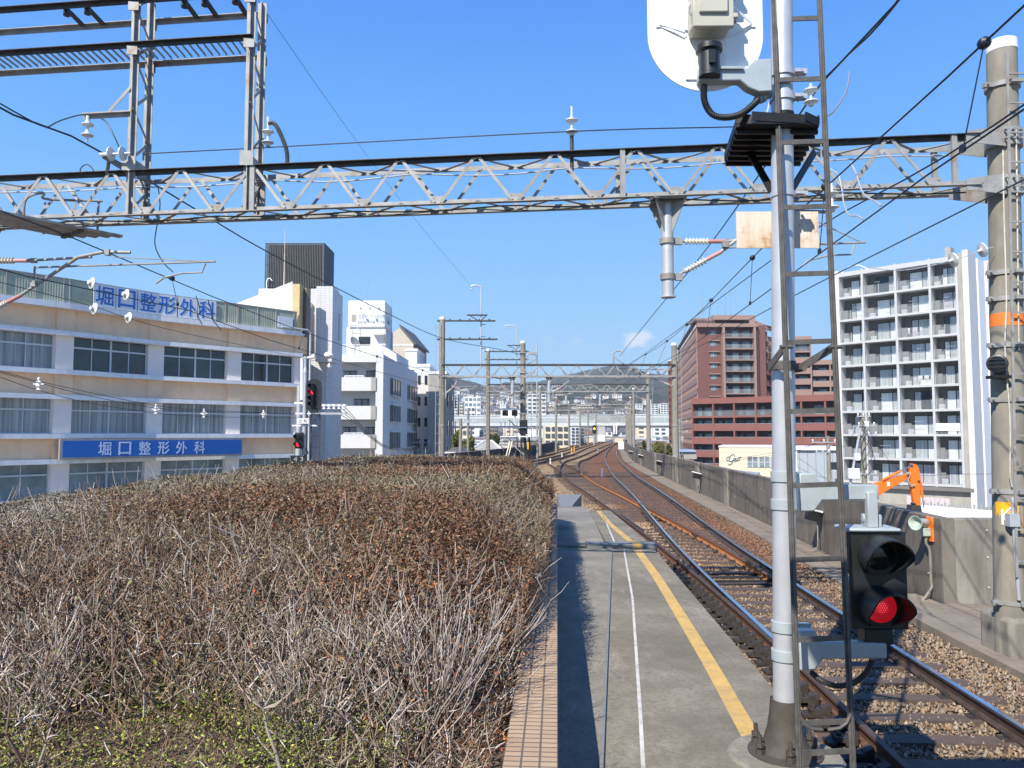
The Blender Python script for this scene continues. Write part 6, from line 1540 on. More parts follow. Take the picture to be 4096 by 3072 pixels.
for k in range(9):
    for c in range(4):
        u0, u1 = cols_[c]+(.13 if c else .0), cols_[c+1]-.13; zf = zrow[k+1]+.22; Lc = u1-u0
        a_ = u0+Lc*(.30 if c else .33)+r2.uniform(-.1,.1); e_ = u0+Lc*.93
        cm = 'glass_dark' if (k,c) in dark_cells else ('curtain_pink' if r2.random() < .12 else 'curtain_bright'); split = a_+(e_-a_)*r2.choice((.35,.62,.66))
        lm = cm; rm = 'curtain_dim'
        if r2.random() < .5: lm, rm = rm, lm
        b = MB(); FW.box(b, a_, split, zf, zf+2.15, -dp-.01, -dp+.03); wn = b.build('balcony_window', MATS[lm], ap, smooth=0)
        b = MB(); FW.box(b, split, e_, zf, zf+2.15, -dp-.01, -dp+.04); b.build('sliding_pane', MATS[rm], wn, smooth=0)
        b = MB()
        for q in (a_, split, e_): FW.box(b, q-.045, q+.045, zf, zf+2.2, -dp+.03, -dp+.07)
        FW.box(b, a_-.045, e_+.045, zf+2.13, zf+2.21, -dp+.031, -dp+.069); b.build('window_frame', MATS['dark_frame'], wn, smooth=0)
        b = MB(); FW.box(b, u0+.04, u1-.04, zf+.06, zf+1.10, -.10, -.08); gr_ = b.build('glass_railing', MATS['rail_glass'], ap, smooth=0)
        for q in np.linspace(u0+.1, u1-.1, 3): b = MB(); FW.box(b, q-.02, q+.02, zf, zf+1.15, -.075, -.04); b.build('railing_post', MATS['alu_frame'], gr_, smooth=0)
        b = MB(); FW.box(b, u0+.05, u0+Lc*.22, zf, zf+1.28, -1.2, -1.1); b.build('balcony_partition', MATS['partition'], ap, smooth=0)
        if (k*4+c) % 3 != 1: b = MB(); uq = u0+Lc*r2.uniform(.05,.16); FW.box(b, uq, uq+.62, zf+.02, zf+.55, -1.0, -.72); b.build('outdoor_unit', MATS['ledge_white'], ap, smooth=0)
        if r2.random() < .35: b = MB(); uq = u0+Lc*r2.uniform(.3,.6); FW.box(b, uq, uq+r2.uniform(.5,1.3), zf+1.45, zf+1.48, -.6, -.57); b.build('drying_pole', MATS['alu_frame'], ap, smooth=0)
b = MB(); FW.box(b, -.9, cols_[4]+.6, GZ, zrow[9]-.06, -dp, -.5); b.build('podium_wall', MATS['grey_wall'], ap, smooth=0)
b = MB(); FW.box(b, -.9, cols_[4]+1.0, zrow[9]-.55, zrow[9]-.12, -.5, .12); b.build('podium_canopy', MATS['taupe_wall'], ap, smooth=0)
b = MB(); p = FW.p(FW.at(907), zt0+.5, -3); b.cyl(p, p+Vector((0,0,6.5)), .05, .015, n=5); b.build('roof_aerial', MATS['galv'], ap)
b = MB(); FW.box(b, FW.at(940), FW.at(946), zt0+.3, zt0+2.4, -5, -3.5); b.build('roof_hatch', MATS['grey_wall'], ap, smooth=0)
b = MB(); pts = [FW.p(u, zt0+.55+.75*math.sin(math.pi*t), -.5) for u, t in zip(np.linspace(.2, cols_[1]+.6, 12), np.linspace(0,1,12))]; b.tube(pts, .06, 6); b.build('roof_arch', MATS['white_paint'], ap)
u0 = cols_[3]+.15; b = MB(); zq = zrow[7]+.22
pts = [(0,1.12,.02),(0,1.2,-.09),(0,1.12,-.14),(0,.35,-.16)]
b.prism([FW.p(u0, zq+1.15, -.14), FW.p(u0, zq+1.22, -.06), FW.p(u0, zq+1.12, .05), FW.p(u0, zq+.38, .10), FW.p(u0, zq+.36, .04)], FW.e*(cols_[4]-cols_[3]-.4)); o = b.build('duvet', MATS['white_paint'], None, loc=FW.p(u0, zq, 0)); tag(o, 'white duvet airing over a balcony railing of the white apartments', 'bedding')
for (k, c, px0, w_, cl) in ((2,2,.3,1.6,'white laundry on a rack, third balcony row down of the white apartments'),(4,2,.55,1.4,'dark and white laundry hanging on the fifth balcony row of the white apartments')):
    u0 = cols_[c]+(cols_[c+1]-cols_[c])*px0; zf = zrow[k+1]+.22; t = thing('laundry', cl, 'laundry', FW.p(u0, zf, -.4))
    b = MB(); FW.box(b, u0-.1, u0+w_+.1, zf+1.1, zf+1.13, -.45, -.42); b.build('drying_rod', MATS['alu_frame'], t, smooth=0)
    for q in range(6): b = MB(); FW.box(b, u0+q*w_/6, u0+q*w_/6+.2, zf+.4+.1*(q % 3), zf+1.1, -.44, -.42); b.build('garment', MATS['white_paint' if (q+k) % 3 else 'dark_frame'], t, smooth=0)
# building peeping out behind the concrete pole
t = block('far_tower', 'white and grey chequered tower seen in the gap beside the near concrete pole', 984, 1004, 336, 150, 12, 'grey_wall', win=(2,12,.7,.45,'white_paint'))
b = MB(); p = W(991, 342.5, 149.9); b.text('Y', (p.x,149.88,p.z), (1,0,0), (0,0,1), height=2.2, depth=.1); b.build('roof_letter', MATS['white_letter'], t, smooth=0)

# ---------------------------------------------------------------- red apartments
rt = thing('red_apartments', 'tall red brown apartment block with rows of balconies and a sloping dark roof edge', 'building', (50, 200, GZ))
D0 = 195.0; c0 = W(697, 400, D0); cR = W(757, 400, D0); c1 = W(678.2, 400, 264)
ztop = W(697, 326, D0).z; FL_ = 2.85
Fr0 = Frm((c0.x, D0), (cR.x, D0)); Fl0 = Frm((c1.x, 264), (c0.x, D0))
b = MB(); b.prism([(c0.x,D0,GZ),(cR.x+2.5,D0,GZ),(cR.x+9,264,GZ),(c1.x+1.6,264,GZ),(c0.x+1.6,D0+.01,GZ)], (0,0,ztop-GZ+.2)); b.build('core_wall', MATS['red_tile'], rt, smooth=0)
# left face: bands and piers of the access galleries
nf = 13
for k in range(nf):
    zz = ztop-.3-FL_*k
    b = MB(); Fl0.box(b, 0, Fl0.L, zz-FL_, zz-FL_+1.5, -.28, .0); b.build('gallery_parapet', MATS['pink_wall'] if k < 10 else MATS['red_wall'], rt, smooth=0)
b = MB(); Fl0.box(b, -.2, Fl0.L-.1, GZ, ztop-.2, -.36, -.30); b.build('gallery_shade', MATS['red_dark'], rt, smooth=0)  # dark sheet standing in for the shade inside the gallery openings
for q in np.linspace(.3, Fl0.L-.45, 24): b = MB(); Fl0.box(b, q-.45, q+.45, GZ, ztop-.3, -.29, -.04); b.build('gallery_pier', MATS['pink_wall'], rt, smooth=0)
b = MB(); Fl0.box(b, 0, Fl0.L, ztop-.3, ztop+.25, -1.6, .06); b.build('gallery_fascia', MATS['ledge_white'], rt, smooth=0)
b = MB(); Fl0.box(b, 0, Fl0.L-.5, ztop+1.5, ztop+1.85, -2.5, .3); b.build('roof_eaves', MATS['roof_slate'], rt, smooth=0)
b = MB(); Fl0.box(b, 0, Fl0.L-1, ztop+.2, ztop+1.5, -3.0, -1.0); b.build('penthouse_wall', MATS['red_dark'], rt, smooth=0)
for q in np.linspace(.4, Fl0.L-2, 12): b = MB(); Fl0.box(b, q-.2, q+.2, ztop+.2, ztop+1.5, -.99, -.2); b.build('penthouse_pier', MATS['pink_wall'], rt, smooth=0)
# front face
ux = [Fr0.at(p) for p in (697, 722.4, 724, 753.2, 755)]
for k in range(8):
    zz = ztop-.3-FL_*k
    u0, u1 = Fr0.at(710.9), Fr0.at(717.2)
    b = MB(); Fr0.box(b, u0, u1, zz-1.95, zz-.85, 0, .04); wn = b.build('window', MATS['glass_far'], rt, smooth=0)
    b = MB(); Fr0.box(b, (u0+u1)/2-.06, (u0+u1)/2+.06, zz-1.95, zz-.85, .04, .07); b.build('window_frame', MATS['alu_frame'], wn, smooth=0)
    if k: b = MB(); Fr0.box(b, u0-.45, u1+.65, zz-.72, zz-.48, 0, .55); b.build('window_hood', MATS['pink_wall'], rt, smooth=0)
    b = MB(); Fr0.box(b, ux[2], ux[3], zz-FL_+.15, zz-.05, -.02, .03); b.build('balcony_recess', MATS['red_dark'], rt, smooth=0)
    b = MB(); Fr0.box(b, ux[2], ux[3], zz-FL_-.12, zz-FL_+.14, .03, 1.3); b.build('balcony_slab', MATS['pink_wall'], rt, smooth=0)
    b = MB(); Fr0.box(b, ux[2], ux[3], zz-FL_+.14, zz-FL_+1.2, 1.24, 1.28); b.build('balcony_railing', MATS['rail_glass'], rt, smooth=0)
    for fa, fb in ((.05,.13),(.30,.52),(.66,.90)):
        b = MB(); Lq = ux[3]-ux[2]; Fr0.box(b, ux[2]+Lq*fa, ux[2]+Lq*fb, zz-FL_+.2, zz-.9, .03, .07); b.build('balcony_door', MATS['glass_far'], rt, smooth=0)
for q in (ux[1]+.2, ux[3]+.25): b = MB(); Fr0.box(b, q-.28, q+.28, GZ, ztop-.2, .0, 1.45); b.build('balcony_pier', MATS['pink_wall'], rt, smooth=0)
b = MB(); Fr0.box(b, ux[3]+.6, ux[3]+1.3, GZ, ztop-.3, .01, .8); b.build('drain_chase', MATS['red_dark'], rt, smooth=0)
b = MB(); Fr0.box(b, 0, Fr0.at(757), ztop-.4, ztop+.45, -.2, 1.5); b.build('front_fascia', MATS['pink_wall'], rt, smooth=0)
b = MB(); Fr0.box(b, Fr0.at(713.5), Fr0.at(756), ztop+1.55, ztop+2.7, -9, .6); Fr0.box(b, Fr0.at(750), Fr0.at(756), ztop+.45, ztop+1.55, -.5, .6); b.build('penthouse_roof', MATS['pink_wall'], rt, smooth=0)
b = MB(); Fr0.box(b, Fr0.at(697.5), Fr0.at(713.4), ztop+1.55, ztop+2.2, -9, -1.0); b.build('penthouse_roof', MATS['pink_wall'], rt, smooth=0)
b = MB(); Fr0.box(b, Fr0.at(713), Fr0.at(750), ztop+.3, ztop+1.55, -4, -3); b.build('penthouse_glazing', MATS['glass_far'], rt, smooth=0)
railing(rt, Fr0, .2, Fr0.at(715), ztop+.4, 1.2, 1.2, .35, 'pink_wall', .05)
cE = Fr0.p(Fr0.at(757), 0, 0); FE2 = Frm((cE.x, cE.y), (cE.x+5.2, cE.y+7))
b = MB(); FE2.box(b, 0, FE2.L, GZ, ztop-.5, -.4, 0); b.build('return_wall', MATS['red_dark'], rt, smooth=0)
for k in range(9):
    zz = ztop+.1-FL_*k; b = MB(); b.prism([FE2.p(.1, zz-FL_*.35+1.0, .05), FE2.p(2.6, zz-FL_*.35-.2, 2.3), FE2.p(FE2.L, zz-FL_*.35, 2.9), FE2.p(FE2.L, zz-FL_*.35+1.3, 2.9), FE2.p(2.6, zz-FL_*.35+1.15, 2.3), FE2.p(.1, zz-FL_*.35+2.2, .05)], (0,0,.0) if False else FE2.n*(-.25)); b.build('corner_balcony', MATS['pink_wall'] if k < 3 else MATS['red_wall'], rt, smooth=0)
for px in (706.5, 730, 735): b = MB(); p = Fr0.p(Fr0.at(px), ztop+3, -3); b.cyl(p, p+Vector((0,0,8)), .07, .03, n=5); b.build('roof_aerial', MATS['galv'], rt)
# a farther block of the same estate
block('red_apartments', 'far end block of the red estate stepping down behind the far gantry pole', 668, 680, 361, 268, 30, 'red_tile', win=(5,14,.5,.45,'glass_dark'), skew=6.6)
def balcony_wing(label, pA, pB, DA, DB, ytopA, rows, nb, fasc, glassrow, mwall, name='red_apartments', recess='red_dark', fl=2.85, win='glass_far'):
    a = W(pA, 400, DA); c = W(pB, 400, DB); F_ = Frm((a.x, DA), (c.x, DB)); zt_ = W(pA, ytopA, DA).z
    t = thing(name, label, 'building', (a.x, DA, GZ))
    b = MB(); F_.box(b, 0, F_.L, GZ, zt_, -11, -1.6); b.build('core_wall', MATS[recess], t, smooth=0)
    b = MB(); F_.box(b, -.3, F_.L+.3, zt_-1.0, zt_+.25, -11.2, .2); b.build('roof_fascia', MATS[fasc], t, smooth=0)
    b = MB(); F_.box(b, -.3, .05, GZ, zt_-1.0, -11, .1); b.build('end_wall', MATS[mwall], t, smooth=0)
    for k in range(rows):
        zf = zt_-.9-fl*(k+1)
        if zf < GZ-1: break
        g_ = (k == glassrow)
        b = MB(); F_.box(b, .05, F_.L, zf-.3, zf+(.1 if g_ else 1.15), -.2, .0); F_.box(b, .05, F_.L, zf-.3, zf-.1, -1.6, -.2); b.build('balcony_parapet', MATS[mwall], t, smooth=0)
        if g_: b = MB(); F_.box(b, .05, F_.L, zf+.1, zf+1.3, -.1, -.05); b.build('glass_railing', MATS['rail_glass'], t, smooth=0)
        else: b = MB(); F_.box(b, .05, F_.L, zf+1.2, zf+1.25, -.12, -.06); b.build('hand_rail', MATS['alu_frame'], t, smooth=0)
        bw = F_.L/nb
        for i in range(nb):
            for fa, fb in ((.12,.30),(.45,.86)):
                if r2.random() < .15: continue
                b = MB(); F_.box(b, i*bw+bw*fa, i*bw+bw*fb, zf, zf+1.95, -1.62, -1.52); b.build('balcony_door', MATS[win], t, smooth=0)
    for i in range(1, nb+1):
        u = F_.L*i/nb; b = MB(); F_.box(b, u-.16, u+.16, GZ, zt_-1.0, -1.6, .08); b.build('dividing_fin', MATS[mwall], t, smooth=0)
    return t
balcony_wing('lower red apartment wing with wide balconies in front of the tall red block', 692.7, 850, 170, 150, 399.7, 10, 7, 'red_wall', 0, 'red_wall')
balcony_wing('stepped red and pink apartment block behind the silver mast and ladder', 772, 812, 205, 203, 338, 14, 2, 'pink_wall', 0, 'pink_wall')
balcony_wing('lower pink balcony block just left of the white apartment tower', 812, 850, 204, 202, 361, 12, 2, 'pink_wall', -1, 'pink_wall')

# ---------------------------------------------------------------- low buildings beyond the right parapet
gs = thing('cream_store', 'low cream clad building with script lettering and a row of windows beyond the parapet', 'building', (24, 72, GZ))
ga, gc = W(719, 450, 74), W(791, 450, 72); FG = Frm((ga.x,74), (gc.x,72)); zg2 = W(719, 447.3, 74).z
def clad(name, col, step, gap, ax):
    m, nt, bs = mk(name); tc = nt.nodes.new('ShaderNodeTexCoord'); sp = nt.nodes.new('ShaderNodeSeparateXYZ'); nt.links.new(tc.outputs['Object'], sp.inputs[0])
    mo = nt.nodes.new('ShaderNodeMath'); mo.operation = 'MODULO'; mo.inputs[1].default_value = step
    ab = nt.nodes.new('ShaderNodeMath'); ab.operation = 'ADD'; ab.inputs[1].default_value = 100*step; nt.links.new(sp.outputs[ax], ab.inputs[0]); nt.links.new(ab.outputs[0], mo.inputs[0])
    lt = nt.nodes.new('ShaderNodeMath'); lt.operation = 'LESS_THAN'; lt.inputs[1].default_value = gap; nt.links.new(mo.outputs[0], lt.inputs[0])
    n1 = noise(nt, .7, 5, .6); c = mixc(nt, ramp(nt, n1, .3, .7), tuple(x*.93 for x in col), col); c = mixc(nt, lt.outputs[0], c, tuple(x*.55 for x in col))
    nt.links.new(c, bs.inputs['Base Color']); bs.inputs['Roughness'].default_value = .6; MATS[name] = m
clad('cream_siding', (.72,.63,.46), .55, .03, 2); clad('steel_siding', (.36,.40,.44), .62, .05, 0)
b = MB(); FG.box(b, 0, FG.L, GZ, zg2, -9, 0); b.build('wall', MATS['cream_siding'], gs, smooth=0)
b = MB(); FG.box(b, -.05, FG.L+.05, zg2, zg2+.14, -9, .06); b.build('roof_edge', MATS['ledge_white'], gs, smooth=0)
for pa, pb2 in ((745.8,756.3),(757.6,768.3),(769.3,780)):
    u0, u1 = FG.at(pa), FG.at(pb2); za_, zb2 = W(750,468,72).z, W(750,457,72).z; b = MB(); FG.box(b, u0, u1, za_, zb2, -.05, .04); wn = b.build('window', MATS['glass_blind'], gs, smooth=0)
    b = MB(); FG.box(b, u0, u1, (za_+zb2)/2-.03, (za_+zb2)/2+.03, .04, .07)
    for q in (u0, (u0+u1)/2, u1): FG.box(b, q-.04, q+.04, za_, zb2, .04, .075)
    b.build('window_frame', MATS['alu_frame'], wn, smooth=0)
def stroke(F_, pts, px0, py0, sc):
    P = []
    for x, y in pts: u = F_.at(px0+x*sc); D_2 = F_.p(u,0).y; P.append(F_.p(u, W(px0+x*sc, py0+y*sc, D_2).z, .03))
    return crom3(P, 40)
b = MB(); S = .0603                                                      # script letters, in the photo's own enlarged pixels
b.tube(stroke(FG, [(1215,1095),(1200,1070),(1165,1075),(1130,1125),(1125,1170),(1150,1185),(1190,1160),(1205,1130),(1175,1200),(1145,1235),(1115,1240),(1110,1222)], 660, 390, S), .045, 5)
b.tube(stroke(FG, [(1150,1100),(1105,1110),(1080,1140),(1085,1165),(1110,1165)], 660, 390, S), .04, 5)
b.tube(stroke(FG, [(1205,1165),(1235,1145),(1235,1125),(1215,1140),(1210,1180),(1230,1185),(1255,1165)], 660, 390, S), .04, 5)
b.tube(stroke(FG, [(1290,1110),(1265,1135),(1260,1170),(1280,1170),(1298,1140),(1290,1112),(1300,1118),(1322,1102)], 660, 390, S), .04, 5)
b.build('script_lettering', MATS['letter_slate'], gs)
sc2 = thing('steel_shed', 'grey ribbed steel clad building with a white roof edge behind the mast ladder', 'building', (27, 66, GZ))
ga2, gc2 = W(795.5, 450, 66), W(838, 450, 65); FS2 = Frm((ga2.x,66), (gc2.x,65)); zs2 = W(800,450,66).z
b = MB(); FS2.box(b, 0, FS2.L, GZ, zs2, -8, 0); b.build('wall', MATS['steel_siding'], sc2, smooth=0)
b = MB(); FS2.box(b, -.1, FS2.L+.1, zs2, zs2+.28, -8, .25); b.build('roof_edge', MATS['ledge_white'], sc2, smooth=0)
b = MB(); FS2.box(b, -.12, .12, GZ, zs2-.002, .002, .14); b.build('corner_trim', MATS['ledge_white'], sc2, smooth=0)
b = MB(); u = FS2.at(834); FS2.box(b, u-.5, u+.5, zs2-2.2, zs2-1.0, .0, .05); b.build('window', MATS['glass_dark'], sc2, smooth=0)
cp = thing('carport_roof', 'pale corrugated low roof in front of the cream building', 'shed', (22, 58, GZ)); 
b = MB(); b.prism([W(719,470,60), W(760,474,56), W(752,479,52), W(715,472,57)], (0,0,.12)); b.build('roof_sheet', MATS['steel_cladding'], cp, smooth=0)
for px, D in ((719,60),(752,52),(760,56)): p = W(px,474,D); b = MB(); b.cyl((p.x,D,GZ),(p.x,D,p.z-.05),.06,n=6); b.build('post', MATS['galv'], cp)
gr2 = thing('grey_shed', 'low grey shed roof at the foot of the red apartments behind the parapet', 'shed', (17, 70, GZ))
b = MB(); b.prism([W(683,452.5,74), W(696,452.5,74), W(697,459,74), W(684,459,74)], (1,6,0)); b.build('shed_wall', MATS['grey_wall'], gr2, smooth=0)
b = MB(); b.prism([W(681,452,73.8), W(696.5,452,73.8), W(695,449.8,75), W(683,449.8,75)], (1,6.3,-.05)); b.build('shed_roof', MATS['steel_cladding'], gr2, smooth=0)
# ================================================================== signals, lineside things
def capsule(x, y, z, w, h, n=20):
    r = w/2; s = h/2-r
    return [(x+r*math.cos(a), y, z-s+r*math.sin(a)) for a in np.linspace(math.pi, 2*math.pi, n)]+[(x+r*math.cos(a), y, z+s+r*math.sin(a)) for a in np.linspace(0, math.pi, n)]
DS = 27.0
p = W(304.5, 420, DS)
ds = thing('departure_signal', 'slim signal post with oval black head and red lamp, before the white tower', 'railway signal', (p.x, DS, -.2))
zt_ = W(304, 372, DS).z; b = MB(); b.cyl((p.x,DS,-.2),(p.x,DS,zt_),.062,n=14); b.cyl((p.x,DS,zt_),(p.x,DS,W(304,356,DS).z),.045,n=10); b.lathe([(.075,0),(.07,.10),(.045,.2)],(p.x,DS,zt_-.05),n=12); b.build('post', MATS['galv_clean'], ds)
c = W(314, 395.6, DS-.1); b = MB(); b.prism(capsule(c.x, DS-.12, c.z, .54, 1.19), (0,.02,0)); hp = b.build('signal_head', MATS['black_plastic'], ds)
for k, py in enumerate((386, 392, 398, 404)):
    z = W(313, py, DS-.1).z; b = MB(); hood_mesh(b, (c.x-.03, DS-.125, z), (-.25,-1,0), .095, .24, low=.15); b.build('hood', MATS['black_plastic'], hp)
    b = MB(); b.cyl((c.x-.03,DS-.12,z),(c.x-.03,DS-.14,z),.085,n=16); b.build('lens', MATS['red_lamp' if k == 1 else 'dark_lens'], hp)
z = W(303, 421, DS).z; b = MB(); xa, xb = W(297.5,421,DS-.1).x, W(308.6,421,DS-.1).x; b.b2((xa,DS-.13,z-.09),(xb,DS-.11,z+.09)); pn = b.build('name_board', MATS['white_paint'], ds, smooth=0)
b = MB(); b.text('出 発', ((xa+xb)/2,DS-.131,z), (1,0,0), (0,0,1), width=.29, depth=.004, bold=.01); b.build('board_lettering', MATS['black_letter'], pn, smooth=0)
for py, l, r_ in ((425.5,291.8,317),(413.5,295,315),(403,294,303)):
    z = W(304,py,DS).z; b = MB(); b.bar((W(l,py,DS).x,DS+.05,z),(W(r_,py,DS).x,DS+.05,z),.05); b.build('cross_arm', MATS['white_paint'], ds, smooth=0)
c2 = W(298.5, 440.5, DS-.25); b = MB(); b.b2((c2.x-.13,DS-.25,c2.z-.28),(c2.x+.15,DS-.10,c2.z+.28)); sh2 = b.build('shunt_head', MATS['black_plastic'], ds, bevel=.02)
for s_ in (1,-1):
    b = MB(); hood_mesh(b, (c2.x,DS-.255,c2.z+s_*.13), (-.25,-1,0), .10, .2, low=.15); b.build('hood', MATS['black_plastic'], sh2)
    b = MB(); b.cyl((c2.x,DS-.25,c2.z+s_*.13),(c2.x,DS-.27,c2.z+s_*.13),.085,n=16); b.build('lens', MATS['red_lamp' if s_ < 0 else 'dark_lens'], sh2)
z = W(298, 459, DS-.2).z; xa, xb = W(290,459,DS-.2).x, W(305.6,459,DS-.2).x; b = MB(); b.prism([(xa,DS-.2,z+.12),(xa+.07,DS-.2,z-.12),(xb,DS-.2,z-.12),(xb,DS-.2,z+.12)][::-1], (0,.08,0)); nb = b.build('route_indicator', MATS['black_plastic'], ds, smooth=0)
b = MB(); b.text('4 3', ((xa+xb)/2+.02,DS-.201,z), (1,0,0), (0,0,1), width=.33, height=.15, depth=.004); b.build('route_numerals', MATS['galv_clean'], nb, smooth=0)
la2 = pole_ladder(ds, p.x+.36, DS+.12, .2, W(310,413,DS).z, .30, .38, m='dark_steel', r=.014)
b = MB(); P, rr = crom3([W(317,412,DS-.1),W(318,417,DS-.1),W(313,421,DS-.1),W(308,416,DS)], 14), .014; b.tube(P, rr, 5); b.tube(crom3([W(302,449,DS-.2),W(304,455,DS-.3),W(308,453,DS-.1),W(305.5,448,DS)], 12), .02, 5); b.build('signal_cable', MATS['rubber'], ds)
# the utility pole behind it, with wires to the right
up = thing('utility_pole', 'grey utility pole with white arms standing against the white tile tower', 'utility pole', (W(299.5,420,44).x, 44, GZ))
q = W(299.5, 380, 44); b = MB(); b.cyl((q.x,44,GZ),(q.x,44,W(300,385,44).z),.19,.14,n=14); b.build('pole', MATS['galv_clean'], up)
b = MB(); b.tube([W(302,400,43.9),W(302,358.5,43.9),W(314,357,43.9),W(314,354,43.9)], .09, 8); b.build('bent_pipe', MATS['white_paint'], up)
for py in (413.5, 405): z = W(300,py,44).z; b = MB(); b.bar((W(320,py,44).x,44,z),(W(346,py,44).x,44.2,z),.12); b.bar((q.x,44,z),(W(322,py,44).x,44,z),.06); b.build('cross_arm', MATS['galv_clean'], up, smooth=0)
for px in (324,329,334,339,344):
    b = MB(); r0 = W(px,403,44); b.lathe([(.03,0),(.11,.08),(.04,.14),(.11,.22),(.04,.32)], (r0.x,44,r0.z-.4), n=10); b.build('pin_insulator', MATS['white_paint'], up)
for k, (dy, xx) in enumerate(((0,342),(2,339),(4,336),(6,333))):
    wire('power line %s of the four sloping down past the white flats' % ['top','second','third','lowest'][k], [W(xx,404+dy,44), W(355,418+dy,50), W(372,436+dy*.5,58), W(392,447+dy*.4,70), W(432,449+dy*.3,88)], .018)
    o = MB(); cc2 = W(352,414.5+dy,49); o.box(cc2, (.25,.3,.22)); 
tl = thing('street_lamp', 'round white lamp and bracket on the right edge of the white tile tower', 'lamp', W(327,356,53.8))
b = MB(); b.lathe([(.05,-.2),(.33,-.05),(.36,.05),(.25,.22),(.05,.3)], W(328.5,356,53.6), n=14); b.build('lamp_globe', MATS['white_paint'], tl)
b = MB(); b.lathe([(.05,-.1),(.2,0),(.2,.1),(.1,.15)], W(329,366,53.6), Vector((1,0,.1)), n=12); b.bar(W(326,366,53.6), W(333,366.5,54), .05); b.build('lamp_bracket', MATS['white_paint'], tl)

# lone concrete pole with the twin repeaters
D = 52.0; q = W(523, 400, D); rp = thing('concrete_mast', 'lone concrete mast with ladder and round bells standing left of the main track', 'mast', (q.x, D, -.2))
conc_pole(rp, q.x, D, -.3, W(523, 341, D).z, .185); pole_ladder(rp, q.x+.42, D-.2, 1.6, W(523,352,D).z, .3, .5)
b = MB(); b.cyl((q.x+.95,D,0),(q.x+.95,D,W(523,344,D).z),.045,n=8); b.build('aerial_tube', MATS['galv_clean'], rp)
for py in (353, 373, 397, 414, 428): z = W(523,py,D).z; b = MB(); b.lathe([(.215,-.05),(.215,.05)],(q.x,D,z),n=16); b.bar((q.x-.3,D-.2,z),(q.x+1.0,D-.2,z),.06); b.build('pole_band', MATS['galv'], rp)
for py in (392, 403):
    e = W(518.4, py, D-.3); b = MB(); b.lathe([(.05,.12),(.08,.10),(.31,.0),(.30,-.02),(.06,.05)], e, Vector((0,0,1)), n=16); b.cyl(e, e+Vector((.28,.1,.12)), .03, n=6); b.build('bell', MATS['grey_wall'], rp)
b = MB(); z0, z1 = W(523,421,D).z, W(523,413,D).z; b.b2((q.x-.24,D-.27,W(523,434,D).z),(q.x+.30,D-.22,W(523,420,D).z)); b.build('relay_case', MATS['black_plastic'], rp, bevel=.02)
b = MB(); b.bar(W(509,420,D-.2), W(526,436,D-.2), .12, .06); b.build('diagonal_stay', MATS['dark_steel'], rp, smooth=0)
for k, px in enumerate((505.3, 514.6)):
    e = W(px, 413, D-.35); t = thing('repeater_signal', ['left one of two square white-framed repeater signals', 'right one of two square white-framed repeater signals'][k], 'railway signal', e, group='white-framed repeater signals')
    def rsq(h, r, n=5): return [(e.x+sx*(h-r)+r*math.cos(a), e.y, e.z+sz*(h-r)+r*math.sin(a)) for sx, sz, a0 in ((1,1,0),(-1,1,90),(-1,-1,180),(1,-1,270)) for a in [R(a0+90*i/n) for i in range(n+1)]]
    o_, i_ = rsq(.31,.08), rsq(.195,.03); n = len(o_); b = MB(); vs = o_+i_+[(x,y+.05,z) for x,y,z in o_]+[(x,y+.05,z) for x,y,z in i_]; fs = []
    for i in range(n): j = (i+1) % n; fs += [(j,i,n+i,n+j), (i,j,2*n+j,2*n+i), (n+j,n+i,3*n+i,3*n+j)]
    b.add(vs, fs); b.build('white_frame', MATS['white_paint'], t, smooth=0)
    b = MB(); b.prism([(x,y+.03,z) for x,y,z in rsq(.25,.05)], (0,.25,0)); b.build('signal_box', MATS['black_plastic'], t, smooth=0)
    b = MB(); b.cyl((e.x+.0,e.y+.03,e.z-.03),(e.x,e.y+.01,e.z-.03),.13,n=18); b.build('lens', MATS['red_dim'], t)
    b = MB(); hood_mesh(b, (e.x,e.y+.02,e.z-.03), (-.3,-1,-.1), .14, .16, low=.2); b.build('hood', MATS['black_plastic'], t)
gw = thing('walkway_frame', 'white steel service frame and stairs at the foot of the lone concrete mast', 'platform', (q.x-.8, D-1, -.2))
for px in (501,505,509.5,513,517): b = MB(); b.bar(W(px,421.5,51), W(px,448,51), .05); b.build('upright', MATS['galv'], gw, smooth=0)
for py in (427.5, 436.5): b = MB(); b.bar(W(500,py,51), W(527,py,51), .07); b.build('handrail', MATS['white_paint'], gw, smooth=0)
for k in (0, 3): b = MB(); b.bar(W(504+k,437,50.8), W(524+k,455,50.8), .10, .06); b.build('stair_stringer', MATS['dark_steel'] if k else MATS['galv'], gw, smooth=0)
for k in (0, 2.4): b = MB(); b.bar(W(510+k,441,50.5), W(506+k,457,50), .06, .05); b.build('ladder_rail', MATS['cream_wall'], gw, smooth=0)
for px in (517, 525, 529): b = MB(); b.bar(W(px,437,51.4), W(px+1,455,51.4), .14, .1); b.build('dark_post', MATS['black_steel'], gw, smooth=0)
b = MB(); b.b2(tuple(W(527.2,442,50.9)), tuple(W(528.6,449,51))); b.build('yellow_guard', MATS['sign_yellow'], gw, smooth=0)

